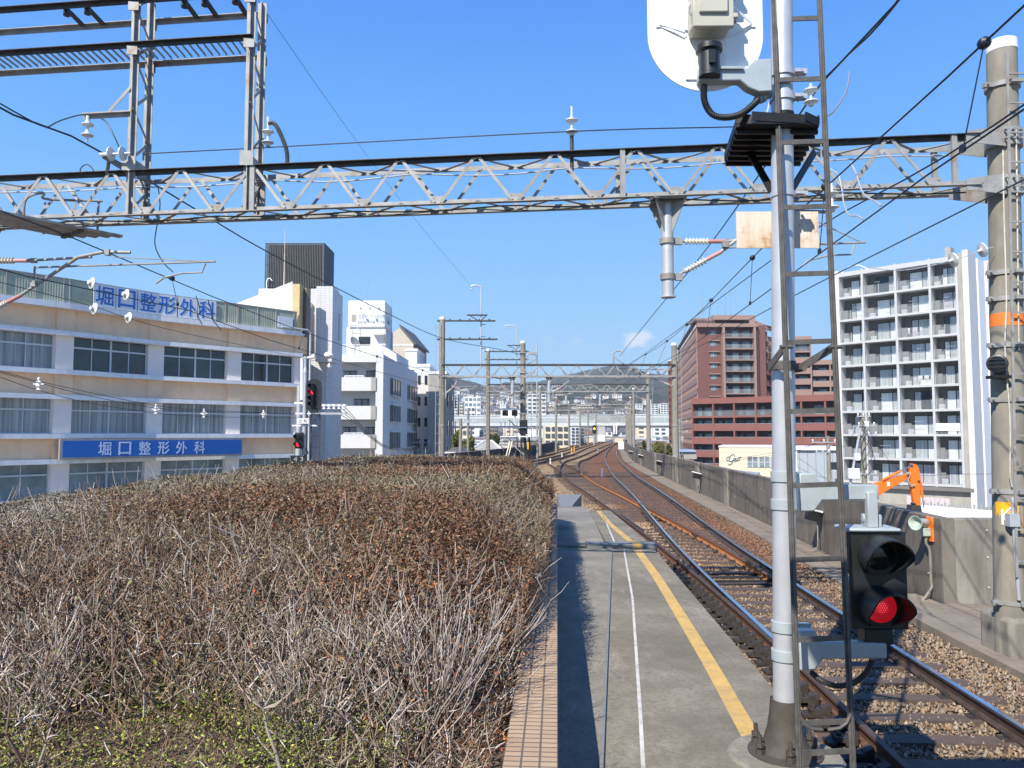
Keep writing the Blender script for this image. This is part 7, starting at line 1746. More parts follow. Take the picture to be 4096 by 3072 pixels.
# loudspeaker and orange box on the parapet wall
D = 13.45; xw = float(xat(WALLR, D)); hs2 = thing('horn_loudspeaker', 'pale green horn loudspeaker with an orange bracket on the right parapet wall', 'loudspeaker', (xw, D, .2))
c = Vector((xw-.20, D-.02, W(917, 523, 13.4).z)); ax = Vector((-.85,-.52,.05)).normalized()
b = MB(); b.lathe([(.055,-.20),(.07,-.18),(.075,.06),(.115,.14),(.125,.15),(.11,.145),(.06,.06),(.02,.05)], c, ax, n=20); b.build('horn', mat('horn_green', (.42,.50,.44), .5, 0, .06, 5), hs2)
b = MB(); zo = W(928, 530, 13.4).z; b.b2((xw-.04,D-.10,zo-.20),(xw-.005,D+.10,zo+.22)); b.build('back_board', MATS['orange_band'], hs2, bevel=.008)
b = MB(); b.b2((xw-.17,D-.06,c.z-.23),(xw-.04,D+.04,c.z-.09)); b.build('junction_box', MATS['horn_green'], hs2, bevel=.012)
b = MB(); b.tube(crom3([(xw-.10,D-.02,c.z-.22),(xw-.10,D,c.z-.35),(xw-.04,D,c.z-.50),(xw-.035,D,c.z-1.0),(xw-.05,D-.02,c.z-1.12),(xw-.30,D-.10,c.z-1.36),(xw-.38,D-.12,-.12)], 40), .022, 8); b.build('conduit', MATS['pole_concrete'], hs2)
# inspection lamps along the parapet
def wall_lamp(D, label, s=1.):
    x = float(xat(WALLR, D))-.22; t = thing('track_lamp', label, 'lamp', (x, D, -.13), group='boxed lamps along the parapet')
    z = .74; M_ = Matrix.Rotation(R(14), 3, 'Y')
    b = MB(); b.box((x-.02,D,z), (.36*s,.16,.25), M=M_); b.build('lamp_case', MATS['black_plastic'], t, bevel=.01)
    b = MB(); b.box((x-.03,D-.01,z+.15), (.46*s,.20,.05), M=M_); b.build('lamp_lid', MATS['white_paint'], t, bevel=.01)
    b = MB(); b.tube([(x+.09,D+.02,z-.08),(x+.09,D+.02,.15),(x+.06,D-.02,-.02),(x-.1,D-.1,-.13)], .017, 8); b.build('lamp_post', MATS['pole_concrete'], t)
for D, lb in ((19.3,'black boxed lamp with white lid on a thin post, beside the ladder'),(37.5,'black boxed lamp with white lid, second along the parapet'),(54,'black boxed lamp with white lid, third along the parapet'),(69,'black boxed lamp with white lid, fourth along the parapet'),(84,'farthest black boxed lamp along the parapet')): wall_lamp(D, lb)
def marker(px, py, label, h=.55, r=.07, mats=('white_paint','red_wall'), cat='marker post'):
    g_ = G(px, py, -.2); t = thing('marker_post', label, cat, g_, group='low marker posts by the rails')
    b = MB(); b.cyl(g_, g_+Vector((0,0,h*.62)), r, n=12); b.build('post', MATS[mats[0]], t)
    b = MB(); b.cyl(g_+Vector((0,0,h*.62)), g_+Vector((0,0,h*.72)), r*1.02, n=12); b.build('stripe', MATS[mats[1]], t)
    b = MB(); b.lathe([(r,h*.72),(r,h*.92),(r*.5,h)], g_, n=12); b.build('top', MATS[mats[0]], t)
marker(602, 477, 'white marker post with a red stripe between the siding and the main track', .62)
marker(550.4, 464.6, 'white and red marker post just beyond the right end of the hedge', .60)
marker(562, 457, 'small white and red marker post among the yard tracks', .6)
marker(598, 454, 'grey marker post with dark base between the two diverging tracks', .75, .09, ('grey_wall','dark_frame'))
marker(667, 478, 'thin pale marker at the foot of the parapet pillar', .55, .05, ('worn_white','worn_white'))
marker(647, 465, 'squat pale orange marker lamp at the parapet foot', .5, .09, ('cream_wall','orange_band'))
marker(640.5, 461.5, 'slim grey marker by the parapet, nearest the third lamp', .5, .05, ('worn_white','grey_wall'))
for px, py, lb in ((574,452,'yellow striped switch box among the far yard tracks'),(571.5,454,'thin yellow post beside the switch box')):
    g_ = G(px, py, -.2); t = thing('switch_box', lb, 'switch box', g_); wd = .5 if 'box' in lb[:22] else .12
    b = MB(); b.box(g_+Vector((0,0,.5)), (wd,.4,1.0)); b.build('case', MATS['sign_yellow' if wd < .3 else 'galv_clean'], t, smooth=0)
    if wd > .3:
        for k in range(3): b = MB(); b.box(g_+Vector((0,-.21,.25+.28*k)), (wd+.02,.02,.1)); b.build('stripe', MATS['sign_yellow'], t, smooth=0)
# pale equipment cabinets and signal near the end of the straight
g_ = G(621.8, 449.5, -.2); t = thing('relay_cabinet', 'pale grey relay cabinet at the far bend beside the parapet', 'cabinet', g_); b = MB(); b.box(g_+Vector((0,0,.75)), (1.3,.8,1.5)); b.build('case', MATS['white_paint'], t, bevel=.04); b = MB(); b.box(g_+Vector((0,-.41,.75)), (.04,.03,1.3)); b.build('door_seam', MATS['grey_wall'], t)
D = 190; q = W(594, 441, D); t = thing('far_signal', 'small far signal glowing yellow left of the grey block ahead', 'railway signal', (q.x, D, -.2)); b = MB(); b.cyl((q.x,D,-.3),(q.x,D,W(594,431,D).z),.14,n=8); b.build('post', MATS['galv_clean'], t)
e = W(594.3,429.5,D); b = MB(); b.prism(capsule(e.x,D-.2,e.z,1.0,2.2), (0,.1,0)); b.build('head', MATS['black_plastic'], t); b = MB(); b.cyl((e.x,D-.22,e.z+.2),(e.x,D-.3,e.z+.2),.26,n=12); b.build('lens', MATS['yellow_lens'], t)
D = 230; q = W(614,440,D); t = thing('white_board', 'tall white boards on a post by the far bend', 'sign', (q.x, D, -.2))
for k in (0, 2.4): b = MB(); a_ = W(613.2+k,424,D); c_ = W(614.8+k,434,D); b.b2(tuple(a_), (c_.x, D+.1, c_.z)); b.build('board', MATS['white_paint'], t, smooth=0)
b = MB(); b.cyl((q.x,D+.2,-.3),(q.x,D+.2,W(614,430,D).z),.15,n=8); b.build('post', MATS['galv'], t)

# ---------------------------------------------------------------- excavator, fences and poles beyond the parapet
D = 44.0; ex = thing('excavator', 'bright orange excavator with a raised bent arm working beyond the parapet', 'excavator', (W(893,500,D).x, D, GZ))
def E_(x, y, d=0): return W((3380+.3013*x)/4, (1600+.3013*y)/4, D+d)
def exprism(pts, th, d, nm, m, bevel=.02):
    b = MB(); b.prism([tuple(E_(x, y, d)) for x, y in pts], (0, th, 0)); return b.build(nm, MATS[m], ex, bevel=bevel)
bo = exprism([(830,1050),(820,985),(700,1015),(400,1110),(330,1150),(240,1420),(150,1900),(300,1930),(360,1600),(420,1290),(620,1170)], .30, 0, 'boom', 'orange_paint')
exprism([(560,1085),(595,1090),(600,1140),(560,1145)], .02, -.02, 'boom_mark', 'sign_white', 0)
exprism([(885,845),(950,855),(985,915),(1008,1050),(1000,1420),(925,1420),(870,1080),(858,960)], .26, .02, 'arm', 'orange_paint')
b = MB(); b.cyl(E_(490,1068,.0), E_(735,945,.0), .075, n=12); cy2 = b.build('boom_cylinder', MATS['orange_paint'], ex)
b = MB(); b.cyl(E_(735,945,.0), E_(892,858,.0), .035, n=10); b.build('cylinder_rod', MATS['rail_shine'], cy2)
b = MB(); b.cyl(E_(1005,1080,.1), E_(1032,1300,.1), .065, n=12); cy3 = b.build('bucket_cylinder', MATS['orange_paint'], ex)
b = MB(); b.cyl(E_(1032,1300,.1), E_(1048,1430,.1), .032, n=10); b.build('cylinder_rod', MATS['rail_shine'], cy3)
for k in range(4): b = MB(); b.tube(crom3([E_(800+8*k,975,-.06), E_(870,965+8*k,-.08), E_(845-6*k,1060,-.1), E_(880-5*k,1130+6*k,-.08), E_(930,1120+8*k,-.06)], 16), .014, 5); b.build('hydraulic_hose', MATS['black_plastic' if k % 2 else 'cream_wall'], ex)
for x, y in ((890,870),(840,1010),(985,1080),(930,1380)): b = MB(); p0 = E_(x,y,-.05); b.cyl(p0, p0+Vector((0,.4,0)), .06, n=12); b.build('pivot_pin', MATS['dark_steel'], ex)
exprism([(905,1400),(1010,1400),(1060,1700),(960,1850),(860,1700)], .7, -.2, 'bucket', 'dark_steel')
X0 = E_(220,1900).x; b = MB(); b.b2((X0-1.6,D-.9,GZ+.9),(X0+1.1,D+1.1,GZ+2.1)); b.build('engine_housing', MATS['orange_paint'], ex, bevel=.1)
b = MB(); b.b2((X0-.2,D-.95,GZ+1.2),(X0+.9,D+.1,GZ+2.9)); b.build('cab', MATS['glass_dark'], ex, bevel=.08)
for s_ in (-1, 1): b = MB(); b.b2((X0-1.6,D+s_*.95-.3,GZ),(X0+1.4,D+s_*.95+.3,GZ+.75)); b.build('crawler_track', MATS['black_plastic'], ex, bevel=.25)
fn = thing('site_fence', 'pale pink panelled site fence behind the orange excavator', 'fence', (W(915,505,60).x, 60, GZ))
a_, c_ = W(907,494.5,60), W(950,497,57); Ff = Frm((a_.x,60),(c_.x,57)); zf = W(920,495.2,60).z
for k in range(9):
    for j in range(2): b = MB(); Ff.box(b, Ff.L*k/9+.02, Ff.L*(k+1)/9-.02, zf-1.2*(j+1)+.02, zf-1.2*j-.02, 0, .06); b.build('panel', mat('pink_panel', (.62,.54,.55), .7, 0, .05, 1) if (k, j) == (0, 0) else MATS['pink_panel'], fn, smooth=0)
b = MB(); Ff.box(b, 0, Ff.L, GZ, zf-2.4, -.1, .0); b.build('lower_boarding', MATS['pink_panel'], fn, smooth=0)
fn = thing('site_fence', 'white spiky topped hoarding below the white apartments', 'fence', (W(970,507,48).x, 48, GZ))
a_, c_ = W(920,508,50), W(1000,508,46); Ff = Frm((a_.x,50),(c_.x,46)); zf = W(960,508,48).z
b = MB(); Ff.box(b, 0, Ff.L, GZ, zf, -.05, .05); b.build('hoarding', MATS['white_paint'], fn, smooth=0)
for k in range(22): b = MB(); u = Ff.L*(k+.3)/22; Ff.box(b, u-.05, u+.05, zf, zf+.16+.12*(k % 2), -.03, .03); b.build('fence_spike', MATS['galv_clean'], fn, smooth=0)
def util_pole(px, ptop, D, label, r=.16, z0=GZ, arms=((0,.9,1.2),), can=True):
    q = W(px, ptop, D); t = thing('utility_pole', label, 'utility pole', (q.x, D, z0))
    b = MB(); b.cyl((q.x,D,z0),(q.x,D,q.z),r*1.25,r,n=14); b.build('pole', MATS['pole_concrete'], t)
    for dx, dz, L in arms:
        z = q.z-dz; b = MB(); b.bar((q.x+dx-L/2,D-.15,z),(q.x+dx+L/2,D-.15,z),.08); b.build('cross_arm', MATS['galv_clean'], t, smooth=0)
        for k in range(3): b = MB(); xx = q.x+dx-L/2+.1+(L-.2)*k/2; b.lathe([(.03,0),(.075,.05),(.03,.09),(.07,.14),(.03,.2)], (xx,D-.15,z+.04), n=10); b.build('pin_insulator', MATS['white_paint'], t)
    if can: b = MB(); b.lathe([(.05,-.02),(.24,0),(.26,.62),(.15,.70)], (q.x+.38,D-.1,q.z-3.4), n=16); b.build('transformer', MATS['galv_clean'], t)
    return t, q
t, q = util_pole(862.5, 413, 56, 'busy concrete utility pole with white boxes in front of the white apartments', .17, arms=((0,.25,1.0),(.2,.9,1.3),(.35,1.6,1.2),(.1,4.4,1.5)), can=False)
b = MB(); b.cyl(W(861,426,56), W(845,462,56)+Vector((-.2,0,-4)), .09, n=10); b.build('strut_pole', MATS['galv_clean'], t)
for px, py, w_, h_ in ((857,457,.35,.5),(853.8,473.5,.75,.75),(866,424,.3,.4)): e = W(px,py,55.8); b = MB(); b.box(e, (w_,.3,h_)); b.build('service_box', MATS['white_paint'], t, bevel=.03)
for k in range(5): b = MB(); b.tube(crom3([W(862,420+4*k,55.8), W(867+2*k,432+7*k,55.7), W(861+k,446+8*k,55.8), W(864,470,55.8)], 14), .022, 5); b.build('service_cable', MATS['rubber'], t)
t, q = util_pole(828, 436, 62, 'utility pole with grey transformer behind the ladder, over the steel shed', .15, arms=((-.4,.5,2.0),(-.5,1.3,1.2)))
t, q = util_pole(460.7, 418.6, 72, 'dark slim pole between the grey-brown block and the round trees', .16, arms=(), can=False); 
t, q = util_pole(468.2, 411, 78, 'thinner pale pole just right of the dark slim pole', .12, arms=((0,1.2,1.2),), can=False)
t, q = util_pole(679.5, 419, 120, 'pale utility pole with arms at the far left edge of the red apartments', .2, arms=((0,.4,2.4),(0,2.0,2.4)))
t, q = util_pole(394, 447, 92, 'pole with white insulators low in front of the white flats side wall', .14, arms=((.2,.2,2.2),(-.2,1.0,1.5)), can=False)
t, q = util_pole(420, 440, 95, 'tangled utility pole in front of the small balcony flats', .15, arms=((0,.3,2.4),(0,1.3,2.2)))
for k, pts in enumerate(([(828,440,62),(845,446,59),(860,419,56)], [(822,441,62),(790,452,66),(719,462,72),(690,456,80)], [(860,417,56),(900,470,52),(960,474,50),(1030,473,49)], [(828,438,62),(800,448,64),(740,458,70)])):
    wire(['slack service line between the two utility poles at right','service line running left along the cream building','thin line crossing low in front of the white apartments','second service line over the cream building'][k], [W(*p) for p in pts], .014)
# ---------------------------------------------------------------- trees behind the left parapet
tintmat('foliage', .6, spec=.3)
mat('bark', (.10,.075,.055), .9, 0, .2, 4)
def tree(label, px, pt, pb_, D, wpx, pal, n=5200, ls=.10, name='round_tree', group=None):
    top = W(px, pt, D); z0 = GZ; Rw = wpx/769*D/2; H = top.z-(W(px, pb_, D).z); t = thing(name, label, 'tree', (top.x, D, z0), group=group)
    g_ = np.random.default_rng(int(px*7)); cz_ = top.z-H*.5; lobes = [(g_.normal(0,.38)*Rw, g_.normal(0,.38)*Rw, g_.normal(0,.26)*H, .45+.35*g_.random()) for _ in range(11)]
    P = []
    for k in range(n):
        lx, ly, lz, lr = lobes[k % 11]; d = g_.normal(size=3); d /= np.linalg.norm(d); r_ = lr*(g_.random()**.35)
        P.append((lx+d[0]*r_*Rw*.75, ly+d[1]*r_*Rw*.75, lz+d[2]*r_*H*.5))
    P = np.array(P)+np.array((top.x, D, cz_)); nn = g_.normal(size=(n,3)); nn /= np.linalg.norm(nn,axis=1)[:,None]; a = np.cross(nn, g_.normal(size=(n,3))); a /= np.linalg.norm(a,axis=1)[:,None]; c = np.cross(nn, a); s_ = (ls*(.6+.8*g_.random(n)))[:,None]
    V = np.stack([P-a*s_, P+c*s_*.6, P+a*s_, P-c*s_*.6], 1).reshape(-1,3); F = np.arange(4*n).reshape(-1,4); cl = np.array(pal)[g_.integers(0,len(pal),n)]*(.7+.6*g_.random((n,1)))
    o = np_mesh('crown', V-np.array(t.location), F, MATS['foliage'], attr=np.repeat(cl,4,0)); o.parent = t
    b = MB(); b.tube([(top.x,D,z0),(top.x+.1,D,cz_-H*.2),(top.x,D,cz_+H*.2)], [.18,.12,.05], 8)
    tr = b.build('trunk', MATS['bark'], t)
    for k in range(5):
        lx, ly, lz, lr = lobes[k]; b = MB(); b.tube([(top.x+.08,D,cz_-H*.25),(top.x+lx*.5,D+ly*.5,cz_+lz*.5),(top.x+lx,D+ly,cz_+lz)], [.08,.05,.02], 5); b.build('limb', MATS['bark'], tr)
G1 = [(.15,.17,.025),(.11,.14,.02),(.20,.20,.035),(.08,.10,.018)]; G2 = [(.055,.085,.02),(.08,.10,.025),(.04,.06,.015)]
tree('round yellow-green tree left of the pale pole behind the left parapet', 459.5, 434.5, 453, 86, 14, G1)
tree('round yellow-green tree just right of the pale pole behind the left parapet', 469.5, 438, 453, 84, 13, G1)
tree('dark green tree behind the third gantry pole', 494.5, 432.5, 446, 118, 12, G2)
tree('olive bush over the parapet left of the far gantry pole', 656.5, 441.5, 456, 92, 11, [(.13,.14,.035),(.10,.11,.03),(.17,.16,.05)])
tree('second olive bush just right of the far gantry pole', 669, 447, 458, 84, 13, [(.13,.14,.04),(.10,.11,.03),(.16,.13,.05)], 3500)
tree('thin dark bush beside the bushes near the red apartments', 645, 444.5, 454, 96, 7, G2, 2500)

# ---------------------------------------------------------------- expressway viaduct across the view
ev = thing('expressway_viaduct', 'long pale elevated expressway with noise screens crossing behind the gantries', 'viaduct', (20, 390, GZ))
A, Bq = (-160, 442), (230, 340); Fe = Frm(A, Bq)
mat('pale_girder', (.50,.52,.52), .7, 0, .05, .3); mat('screen_grey', (.33,.37,.36), .5, 0, .08, .25)
zb0 = CZ+3.6
for z0, z1, d0, d1, nm, m in ((zb0-.4,zb0+.6,-14,.0,'under_girder','grey_wall'), (zb0+.6,zb0+2.2,-15,1.2,'deck_girder','pale_girder'), (zb0+2.2,zb0+4.5,1.0,1.3,'noise_screen','screen_grey'), (zb0+4.5,zb0+5.2,.9,1.35,'screen_rail','pale_girder'), (zb0+5.2,zb0+6.2,-14.8,-14.5,'rear_screen','screen_grey'), (zb0+6.2,zb0+6.6,-14.8,-14.3,'rear_rail','pale_girder')):
    b = MB(); Fe.box(b, 0, Fe.L, z0, z1, d0, d1); b.build(nm, MATS[m], ev, smooth=0)
for k in range(58): b = MB(); u = Fe.L*k/58; Fe.box(b, u, u+.4, zb0+2.2, zb0+4.5, 1.3, 1.45); b.build('screen_post', MATS['pale_girder'], ev, smooth=0)
for u in np.linspace(20, Fe.L-20, 12): b = MB(); Fe.box(b, u-1.3, u+1.3, GZ, zb0-.4, -9, -6); Fe.box(b, u-1.4, u+1.4, zb0-1.6, zb0-.4, -13, -2); b.build('pier', MATS['grey_wall'], ev, smooth=0)
for u in np.linspace(10, Fe.L-5, 15): b = MB(); p0 = Fe.p(u, zb0+4, -7); b.cyl(p0, p0+Vector((0,0,9)), .12, .07, n=6); b.bar(p0+Vector((0,0,9)), p0+Vector((1.6,0,9.2)), .12); b.build('lamp_standard', MATS['galv'], ev)

# ---------------------------------------------------------------- hills, town and houses
RX = [-3000,0,380,430,452,462,475,487,496,505,520,540,552,574,590,601,617.5,634,649,669,700,760,860,1024,4000]
RY = [400,392,384,376,379,379.5,382.5,386,386,382.5,383.5,383,379.5,375,371.5,368.5,366.5,368.5,374,377.5,380,384,388,392,402]
D0h = 2600.
def hill_z(X, D):
    px = 512+769*X/np.maximum(D, 1); yr = np.interp(px, RX, RY); rz = (434-yr)*D0h/769
    t = np.clip((D-560)/(D0h-560), 0, 1); bk = np.clip((D-D0h)/900, 0, 1)
    return CZ-8 + (rz+8)*(t**.95)*(1-bk*.75)
hx = np.linspace(-2600, 2600, 330); hy_ = np.concatenate([np.linspace(560, 1400, 46), np.linspace(1430, 3500, 110)])
HX, HY = np.meshgrid(hx, hy_); HX = HX*(.3+.7*HY/2600)
HZ = hill_z(HX, HY); fade = np.clip((HY-900)/900, 0, 1)
HZ = HZ + fade*((vnoise(HX, HY, 31, 1/130.)-.5)*14+(vnoise(HX, HY, 32, 1/28.)-.5)*5) + (rg.random(HZ.shape)-.5)*5*fade
hi = np.arange(HX.size).reshape(HX.shape)
def hill_material():
    m, nt, bs = mk('winter_wood'); n1 = noise(nt, .0045, 5, .6); n2 = noise(nt, .035, 5, .7)
    v = nt.nodes.new('ShaderNodeTexVoronoi'); v.inputs['Scale'].default_value = .075; g = nt.nodes.new('ShaderNodeNewGeometry'); nt.links.new(g.outputs['Position'], v.inputs['Vector'])
    c = mixc(nt, ramp(nt, n1, .42, .58), (.115,.092,.07), (.045,.062,.034)); c = mixc(nt, ramp(nt, n2, .45, .62), c, (.08,.075,.05))
    c = mixc(nt, ramp(nt, v.outputs['Distance'], .3, .85, 0, .85), c, (.022,.024,.018)); nt.links.new(c, bs.inputs['Base Color']); bs.inputs['Roughness'].default_value = 1; bs.inputs['Specular IOR Level'].default_value = .1
    bump(nt, bs, v.outputs['Distance'], -5., .7); return m
struct(np_mesh('wooded_hills', np.stack([HX,HY,HZ],-1).reshape(-1,3), np.stack([hi[:-1,:-1],hi[:-1,1:],hi[1:,1:],hi[1:,:-1]],-1).reshape(-1,4), hill_material()))
flat('far_white', (.72,.71,.68), .8); flat('far_cream', (.62,.54,.42), .8); flat('far_grey', (.42,.42,.41), .8); flat('far_brown', (.34,.25,.19), .8); flat('far_roof', (.20,.20,.21), .7); flat('far_roof_brown', (.22,.13,.09), .7); flat('far_window', (.08,.10,.12), .2)
def house_mesh(wm, rm, flatroof=False):
    b = MB(); w_, d_2, h_ = 1, 1, 1
    b.b2((-.5,-.5,-.6),(.5,.5,.62 if not flatroof else 1.0))
    b.m = 2
    for z in ((.05,.33) if not flatroof else (.05,.4,.7)):
        for x in (-.28, .08): b.b2((x,-.508,z),(x+.22,-.495,z+.16))
        b.b2((-.508,-.2,z),(-.495,.15,z+.16))
    b.m = 1
    if not flatroof: b.prism([(-.56,-.58,.6),(.56,-.58,.6),(0,-.58,1.0)], (0,1.16,0))
    else: b.b2((-.53,-.53,.985),(.53,.53,1.04))
    o = b.build('house', [MATS[wm], MATS[rm], MATS['far_window']], None, smooth=0); me = o.data; bpy.data.objects.remove(o); return me
HM = [(house_mesh('far_white','far_roof'),'white walled'), (house_mesh('far_cream','far_roof_brown'),'cream walled, brown roofed'), (house_mesh('far_grey','far_roof'),'grey walled'), (house_mesh('far_white','far_white',True),'white flat-roofed'), (house_mesh('far_brown','far_roof'),'brown walled'), (house_mesh('far_cream','far_grey',True),'cream flat-roofed')]
r3 = random.Random(21)
def put(mi, X, Y, Z, sx, sy, sz, where, nm='house', cat='house'):
    me, lb = HM[mi]; o = bpy.data.objects.new(nm, me); COL.objects.link(o); o.location = (X, Y, Z); o.scale = (sx, sy, sz); o.rotation_euler = (0,0,R(r3.uniform(-35,35)))
    tag(o, f'{lb} {nm.replace("_"," ")} {where}', cat, f'{lb} {nm.replace("_"," ")}s {where}')
k = 0
while k < 260:
    D = r3.uniform(620, 1500)**1.0; px = r3.choice((r3.uniform(448,545), r3.uniform(448,545), r3.uniform(545,668)))
    if px > 560 and D > 1050: continue
    X = (px-512)/769*D; z = float(hill_z(np.array(X), np.array(D)))
    put(r3.choice((0,0,0,1,2,3,4)), X, D, z+1.5, r3.uniform(6,10), r3.uniform(5,8), r3.uniform(4,6), 'crowded on the far hillside'); k += 1
# flats on the hill foot
def far_flats(label, pa, pb2, yt, yb, D, m, rows, cols, name='far_flats', gap='far_window', depth=14):
    a_, c_ = W(pa, yt, D), W(pb2, yb, D); t = thing(name, label, 'building', ((a_.x+c_.x)/2, D, c_.z))
    b = MB(); b.b2((a_.x,D,GZ),(c_.x,D+depth,a_.z)); b.build('wall', MATS[m], t, smooth=0); hh = (a_.z-c_.z)
    for j in range(rows):
        z = c_.z+hh*(j+.30)/rows
        for i in range(cols):
            x0 = a_.x+(c_.x-a_.x)*(i+.15)/cols; x1 = a_.x+(c_.x-a_.x)*(i+.85)/cols; b = MB(); b.b2((x0,D-.3,z),(x1,D+.1,z+hh*.5/rows)); b.build('window', MATS[gap], t, smooth=0)
    return t
far_flats('stepped white flats left of the glass block above the expressway', 452.5, 457.5, 397, 418, 560, 'far_white', 7, 2)
far_flats('taller white stair tower of the far stepped flats', 457, 459.4, 391.5, 418, 565, 'far_white', 2, 1)
far_flats('lower white wing of the far stepped flats', 459.2, 463.2, 402.5, 418, 560, 'far_cream', 5, 2)
far_flats('bluish white glass block above the expressway at left', 464.5, 480.5, 397, 418, 520, 'far_white', 4, 4, gap='glass_far')
far_flats('small white cube in front of the bluish glass block', 467, 475, 407, 418, 470, 'far_white', 2, 2)
far_flats('tall pale flats with dark balconies behind the lone concrete mast', 527.5, 546, 394, 430, 470, 'far_white', 9, 4)
far_flats('white twin flats above the expressway at far right', 651, 658.5, 404, 415, 640, 'far_white', 5, 2)
far_flats('white flats with rounded balconies beside the red estate', 660.5, 669, 403.5, 415, 640, 'far_white', 5, 3)
far_flats('wide pale school block on the hillside', 552, 575, 384.5, 391, 1700, 'far_white', 2, 9)
far_flats('long terraced pale building on the hillside, centre', 556, 583, 393, 398.5, 1250, 'far_cream', 3, 8)
far_flats('pale hillside block right of the centre', 577, 592, 405, 411, 800, 'far_cream', 2, 5)
far_flats('grey and tan block over the middle tracks', 584, 598, 408, 416, 620, 'far_brown', 3, 5)
far_flats('cream two storey building by the left parapet bend', 544.5, 569, 425.5, 446, 165, 'cream_wall', 3, 4, depth=10)
far_flats('cream stair block of the two storey building', 551, 558, 423.5, 446, 168, 'cream_wall', 1, 1, depth=8)
far_flats('grey flats with five balcony rows right of the cream building', 571, 579, 427, 447, 205, 'far_white', 6, 2, depth=10)
far_flats('blue-grey flats beside the balcony flats', 579, 584.5, 427.5, 447, 215, 'steel_cladding', 6, 1, depth=10)
t = thing('line_block', 'tall dark grey block over a white cabin at the end of the curve', 'building', (W(602,430,285).x, 285, GZ)); b = MB(); a_, c_ = W(598.3,426.5,285), W(605.2,441,285); b.b2((a_.x,285,GZ),(c_.x,290,a_.z)); b.build('tower', MATS['far_grey'], t, smooth=0)
b = MB(); a_ = W(598,434.8,280); c_ = W(605.3,441.6,280); b.b2((a_.x,280,c_.z),(c_.x,284.9,a_.z)); b.build('cabin', MATS['far_white'], t, smooth=0)
for pa, pb2, lb in ((587.5,594.5,'tan retaining block left of the white cabin'),(614.5,623,'tan retaining block right of the white cabin')):
    t = thing('retaining_block', lb, 'wall', (W(pa,440,275).x, 275, GZ)); b = MB(); a_, c_ = W(pa,438,275), W(pb2,442.5,275); b.b2((a_.x,275,c_.z-3),(c_.x,279,a_.z)); b.build('block', MATS['far_brown'] if False else MATS['cream_wall'], t, smooth=0)
# hip-roofed house by the left parapet
D = 92; hp_ = thing('hip_roof_house', 'house with a broad grey hipped roof just behind the left parapet', 'house', (W(487,450,D).x, D, GZ)); a_, c_, tp = W(471.5,450,D), W(502,450,D), W(487,441,D+4)
b = MB(); b.add([(a_.x,D,a_.z),(c_.x,D,a_.z),(c_.x+.4,D+8,a_.z),(a_.x+.4,D+8,a_.z),(tp.x-.3,D+4,tp.z),(tp.x+.6,D+4,tp.z)], [(0,1,5,4),(1,2,5),(2,3,4,5),(3,0,4),(3,2,1,0)]); b.build('roof', MATS['grey_wall'], hp_, smooth=0)
b = MB(); b.tube([(a_.x,D,a_.z+.05),(tp.x-.3,D+4,tp.z+.05),(tp.x+.6,D+4,tp.z+.05),(c_.x,D,a_.z+.05)], .12, 6); b.build('ridge_cap', MATS['ledge_white'], hp_)
b = MB(); b.b2((a_.x+.5,D+.5,GZ),(c_.x-.4,D+7.5,a_.z)); b.build('wall', MATS['white_wall'], hp_, smooth=0)
D = 76; hq = thing('low_house', 'low dark roofed house with a white gutter at the foot of the brown-grey block', 'house', (W(456,453,D).x, D, GZ)); b = MB(); a_, c_ = W(444,452,D), W(462,452,D); b.prism([(a_.x,D,a_.z),(c_.x,D,a_.z),(W(454,448,D).x,D,W(454,447.5,D).z)], (.5,8,0)); b.build('roof', MATS['roof_slate'], hq, smooth=0)
b = MB(); b.b2((a_.x+.2,D+.2,GZ),(c_.x-.2,D+8,a_.z)); b.build('wall', MATS['white_wall'], hq, smooth=0); b = MB(); b.b2((a_.x,D-.12,a_.z-.25),(c_.x-.6,D,a_.z)); b.build('gutter', MATS['white_paint'], hq, smooth=0)
# town below the viaduct on both sides
k = 0; spots = []
while k < 120:
    D = r3.uniform(105, 440); px = r3.uniform(445, 700); X = (px-512)/769*D
    if float(xat(WALLL, min(D,268)))-9 < X < float(xat(WALLR, min(D,268)))+9 and D < 300: continue
    if X > 40 and 160 < D < 300: continue
    if X > 12 and D < 190 or D < 118: continue
    if any((X-a)**2+(D-c)**2 < 130 for a, c in spots): continue
    spots.append((X, D)); mi = r3.choice((0,0,1,2,3,4,5,3)); h_ = r3.uniform(3.2, 4.4)
    put(mi, X, D, GZ+h_*.6, r3.uniform(8,12), r3.uniform(7,10), h_, 'in the low town beside the viaduct'); k += 1
k = 0
while k < 60:
    D = r3.uniform(460, 640); px = r3.uniform(445, 690); X = (px-512)/769*D
    h_ = r3.uniform(6,9.5); put(r3.choice((0,1,2,3,5,3)), X, D, GZ+h_*.6, r3.uniform(10,16), r3.uniform(8,12), h_, 'in the town beyond the expressway', 'block', 'building'); k += 1
far_flats('salmon terraced roofs building under the expressway at left', 484, 497, 428.5, 441, 260, 'far_brown', 3, 5)
far_flats('yellow ochre low block under the expressway at far left', 455, 470, 429, 445, 230, 'cream_wall', 2, 4)
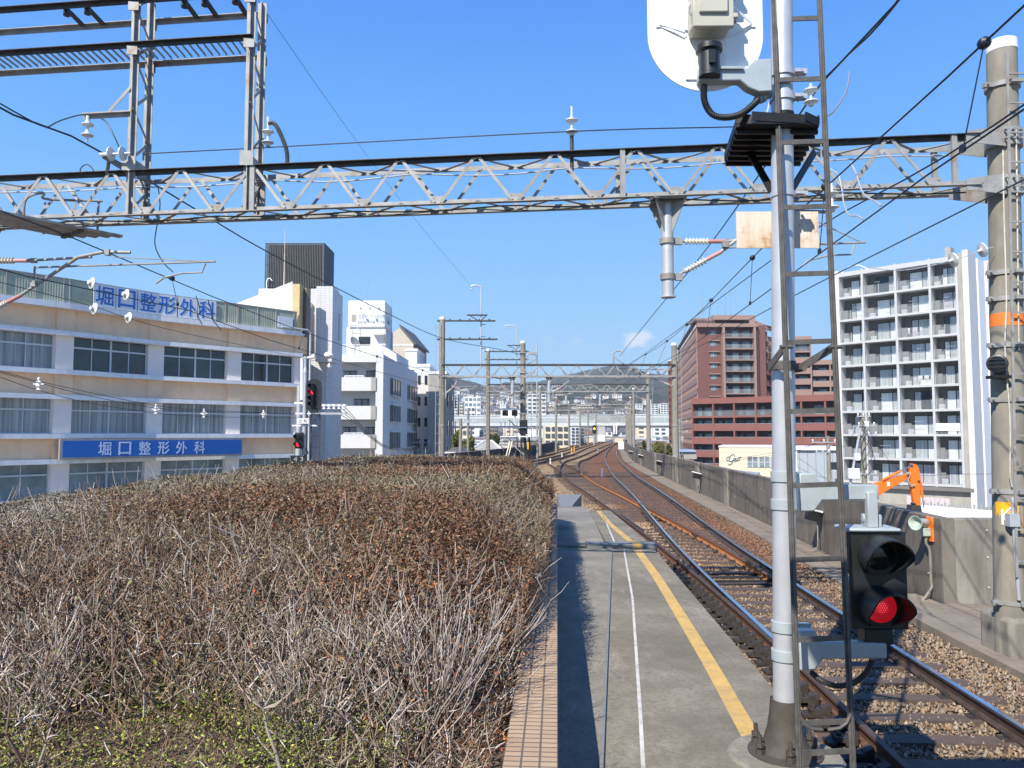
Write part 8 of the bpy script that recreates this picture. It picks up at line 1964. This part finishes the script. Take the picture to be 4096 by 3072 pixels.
# ================================================================== the station roof the photographer stands under
sr = thing('station_canopy', 'platform roof of the station behind the viewer, shading the near track', 'canopy', (2.6, -8, PZ))
mat('canopy_sheet', (.42,.43,.42), .6, .1, .1, 1); mat('canopy_steel', (.30,.31,.31), .5, .3, .1, 2)
b = MB(); b.b2((-.15,-24,5.35), (6.4,2.15,5.47)); b.build('roof_sheet', MATS['canopy_sheet'], sr, smooth=0)
b = MB(); b.b2((-.18,2.152,5.25), (6.43,2.2,5.55)); b.build('roof_fascia', MATS['canopy_steel'], sr, smooth=0)
for y in (-6, -12, -18): b = MB(); b.b2((.9,y-.12,PZ), (1.14,y+.12,5.2)); b.build('roof_post', MATS['canopy_steel'], sr, smooth=0)
for y in (-22, -16, -10, -4, 1.6): b = MB(); b.b2((-.1,y-.08,5.18), (6.35,y+.08,5.348)); b.build('roof_beam', MATS['canopy_steel'], sr, smooth=0)
sb_ = thing('unseen_station_building', 'unseen station concourse building added behind the viewer to dim the skylight', 'building', (-4, -16, -.2))  # out of view, added to block part of the sky behind the camera
b = MB(); b.b2((-12,-26,-5.6), (-.4,-7,5.0)); b.build('wall', MATS['grey_wall'], sb_, smooth=0)
b = MB(); b.b2((-12.2,-26.2,5.0), (-.3,-6.8,5.25)); b.build('roof', MATS['canopy_sheet'], sb_, smooth=0)
for x in (-10.5,-7.5,-4.5,-2.2): b = MB(); b.b2((x-.6,-6.99,1.6), (x+.6,-6.95,3.4)); b.build('window', MATS['glass_dark'], sb_, smooth=0)
# ================================================================== air
b = MB(); b.b2((-3600, -60, GZ-1), (3600, 3700, 420)); hz = b.build('haze', None or bpy.data.materials.new('haze_air'), None, smooth=0)
hm = hz.data.materials[0]; hm.use_nodes = True; ntz = hm.node_tree; ntz.nodes.remove(ntz.nodes['Principled BSDF'])
pv = ntz.nodes.new('ShaderNodeVolumePrincipled'); pv.inputs['Color'].default_value = (.80,.90,1.0,1); pv.inputs['Density'].default_value = .00018; pv.inputs['Anisotropy'].default_value = .1
ntz.links.new(pv.outputs[0], ntz.nodes['Material Output'].inputs['Volume']); struct(hz, 'stuff')
SC.cycles.volume_bounces = 0; SC.cycles.volume_max_steps = 64
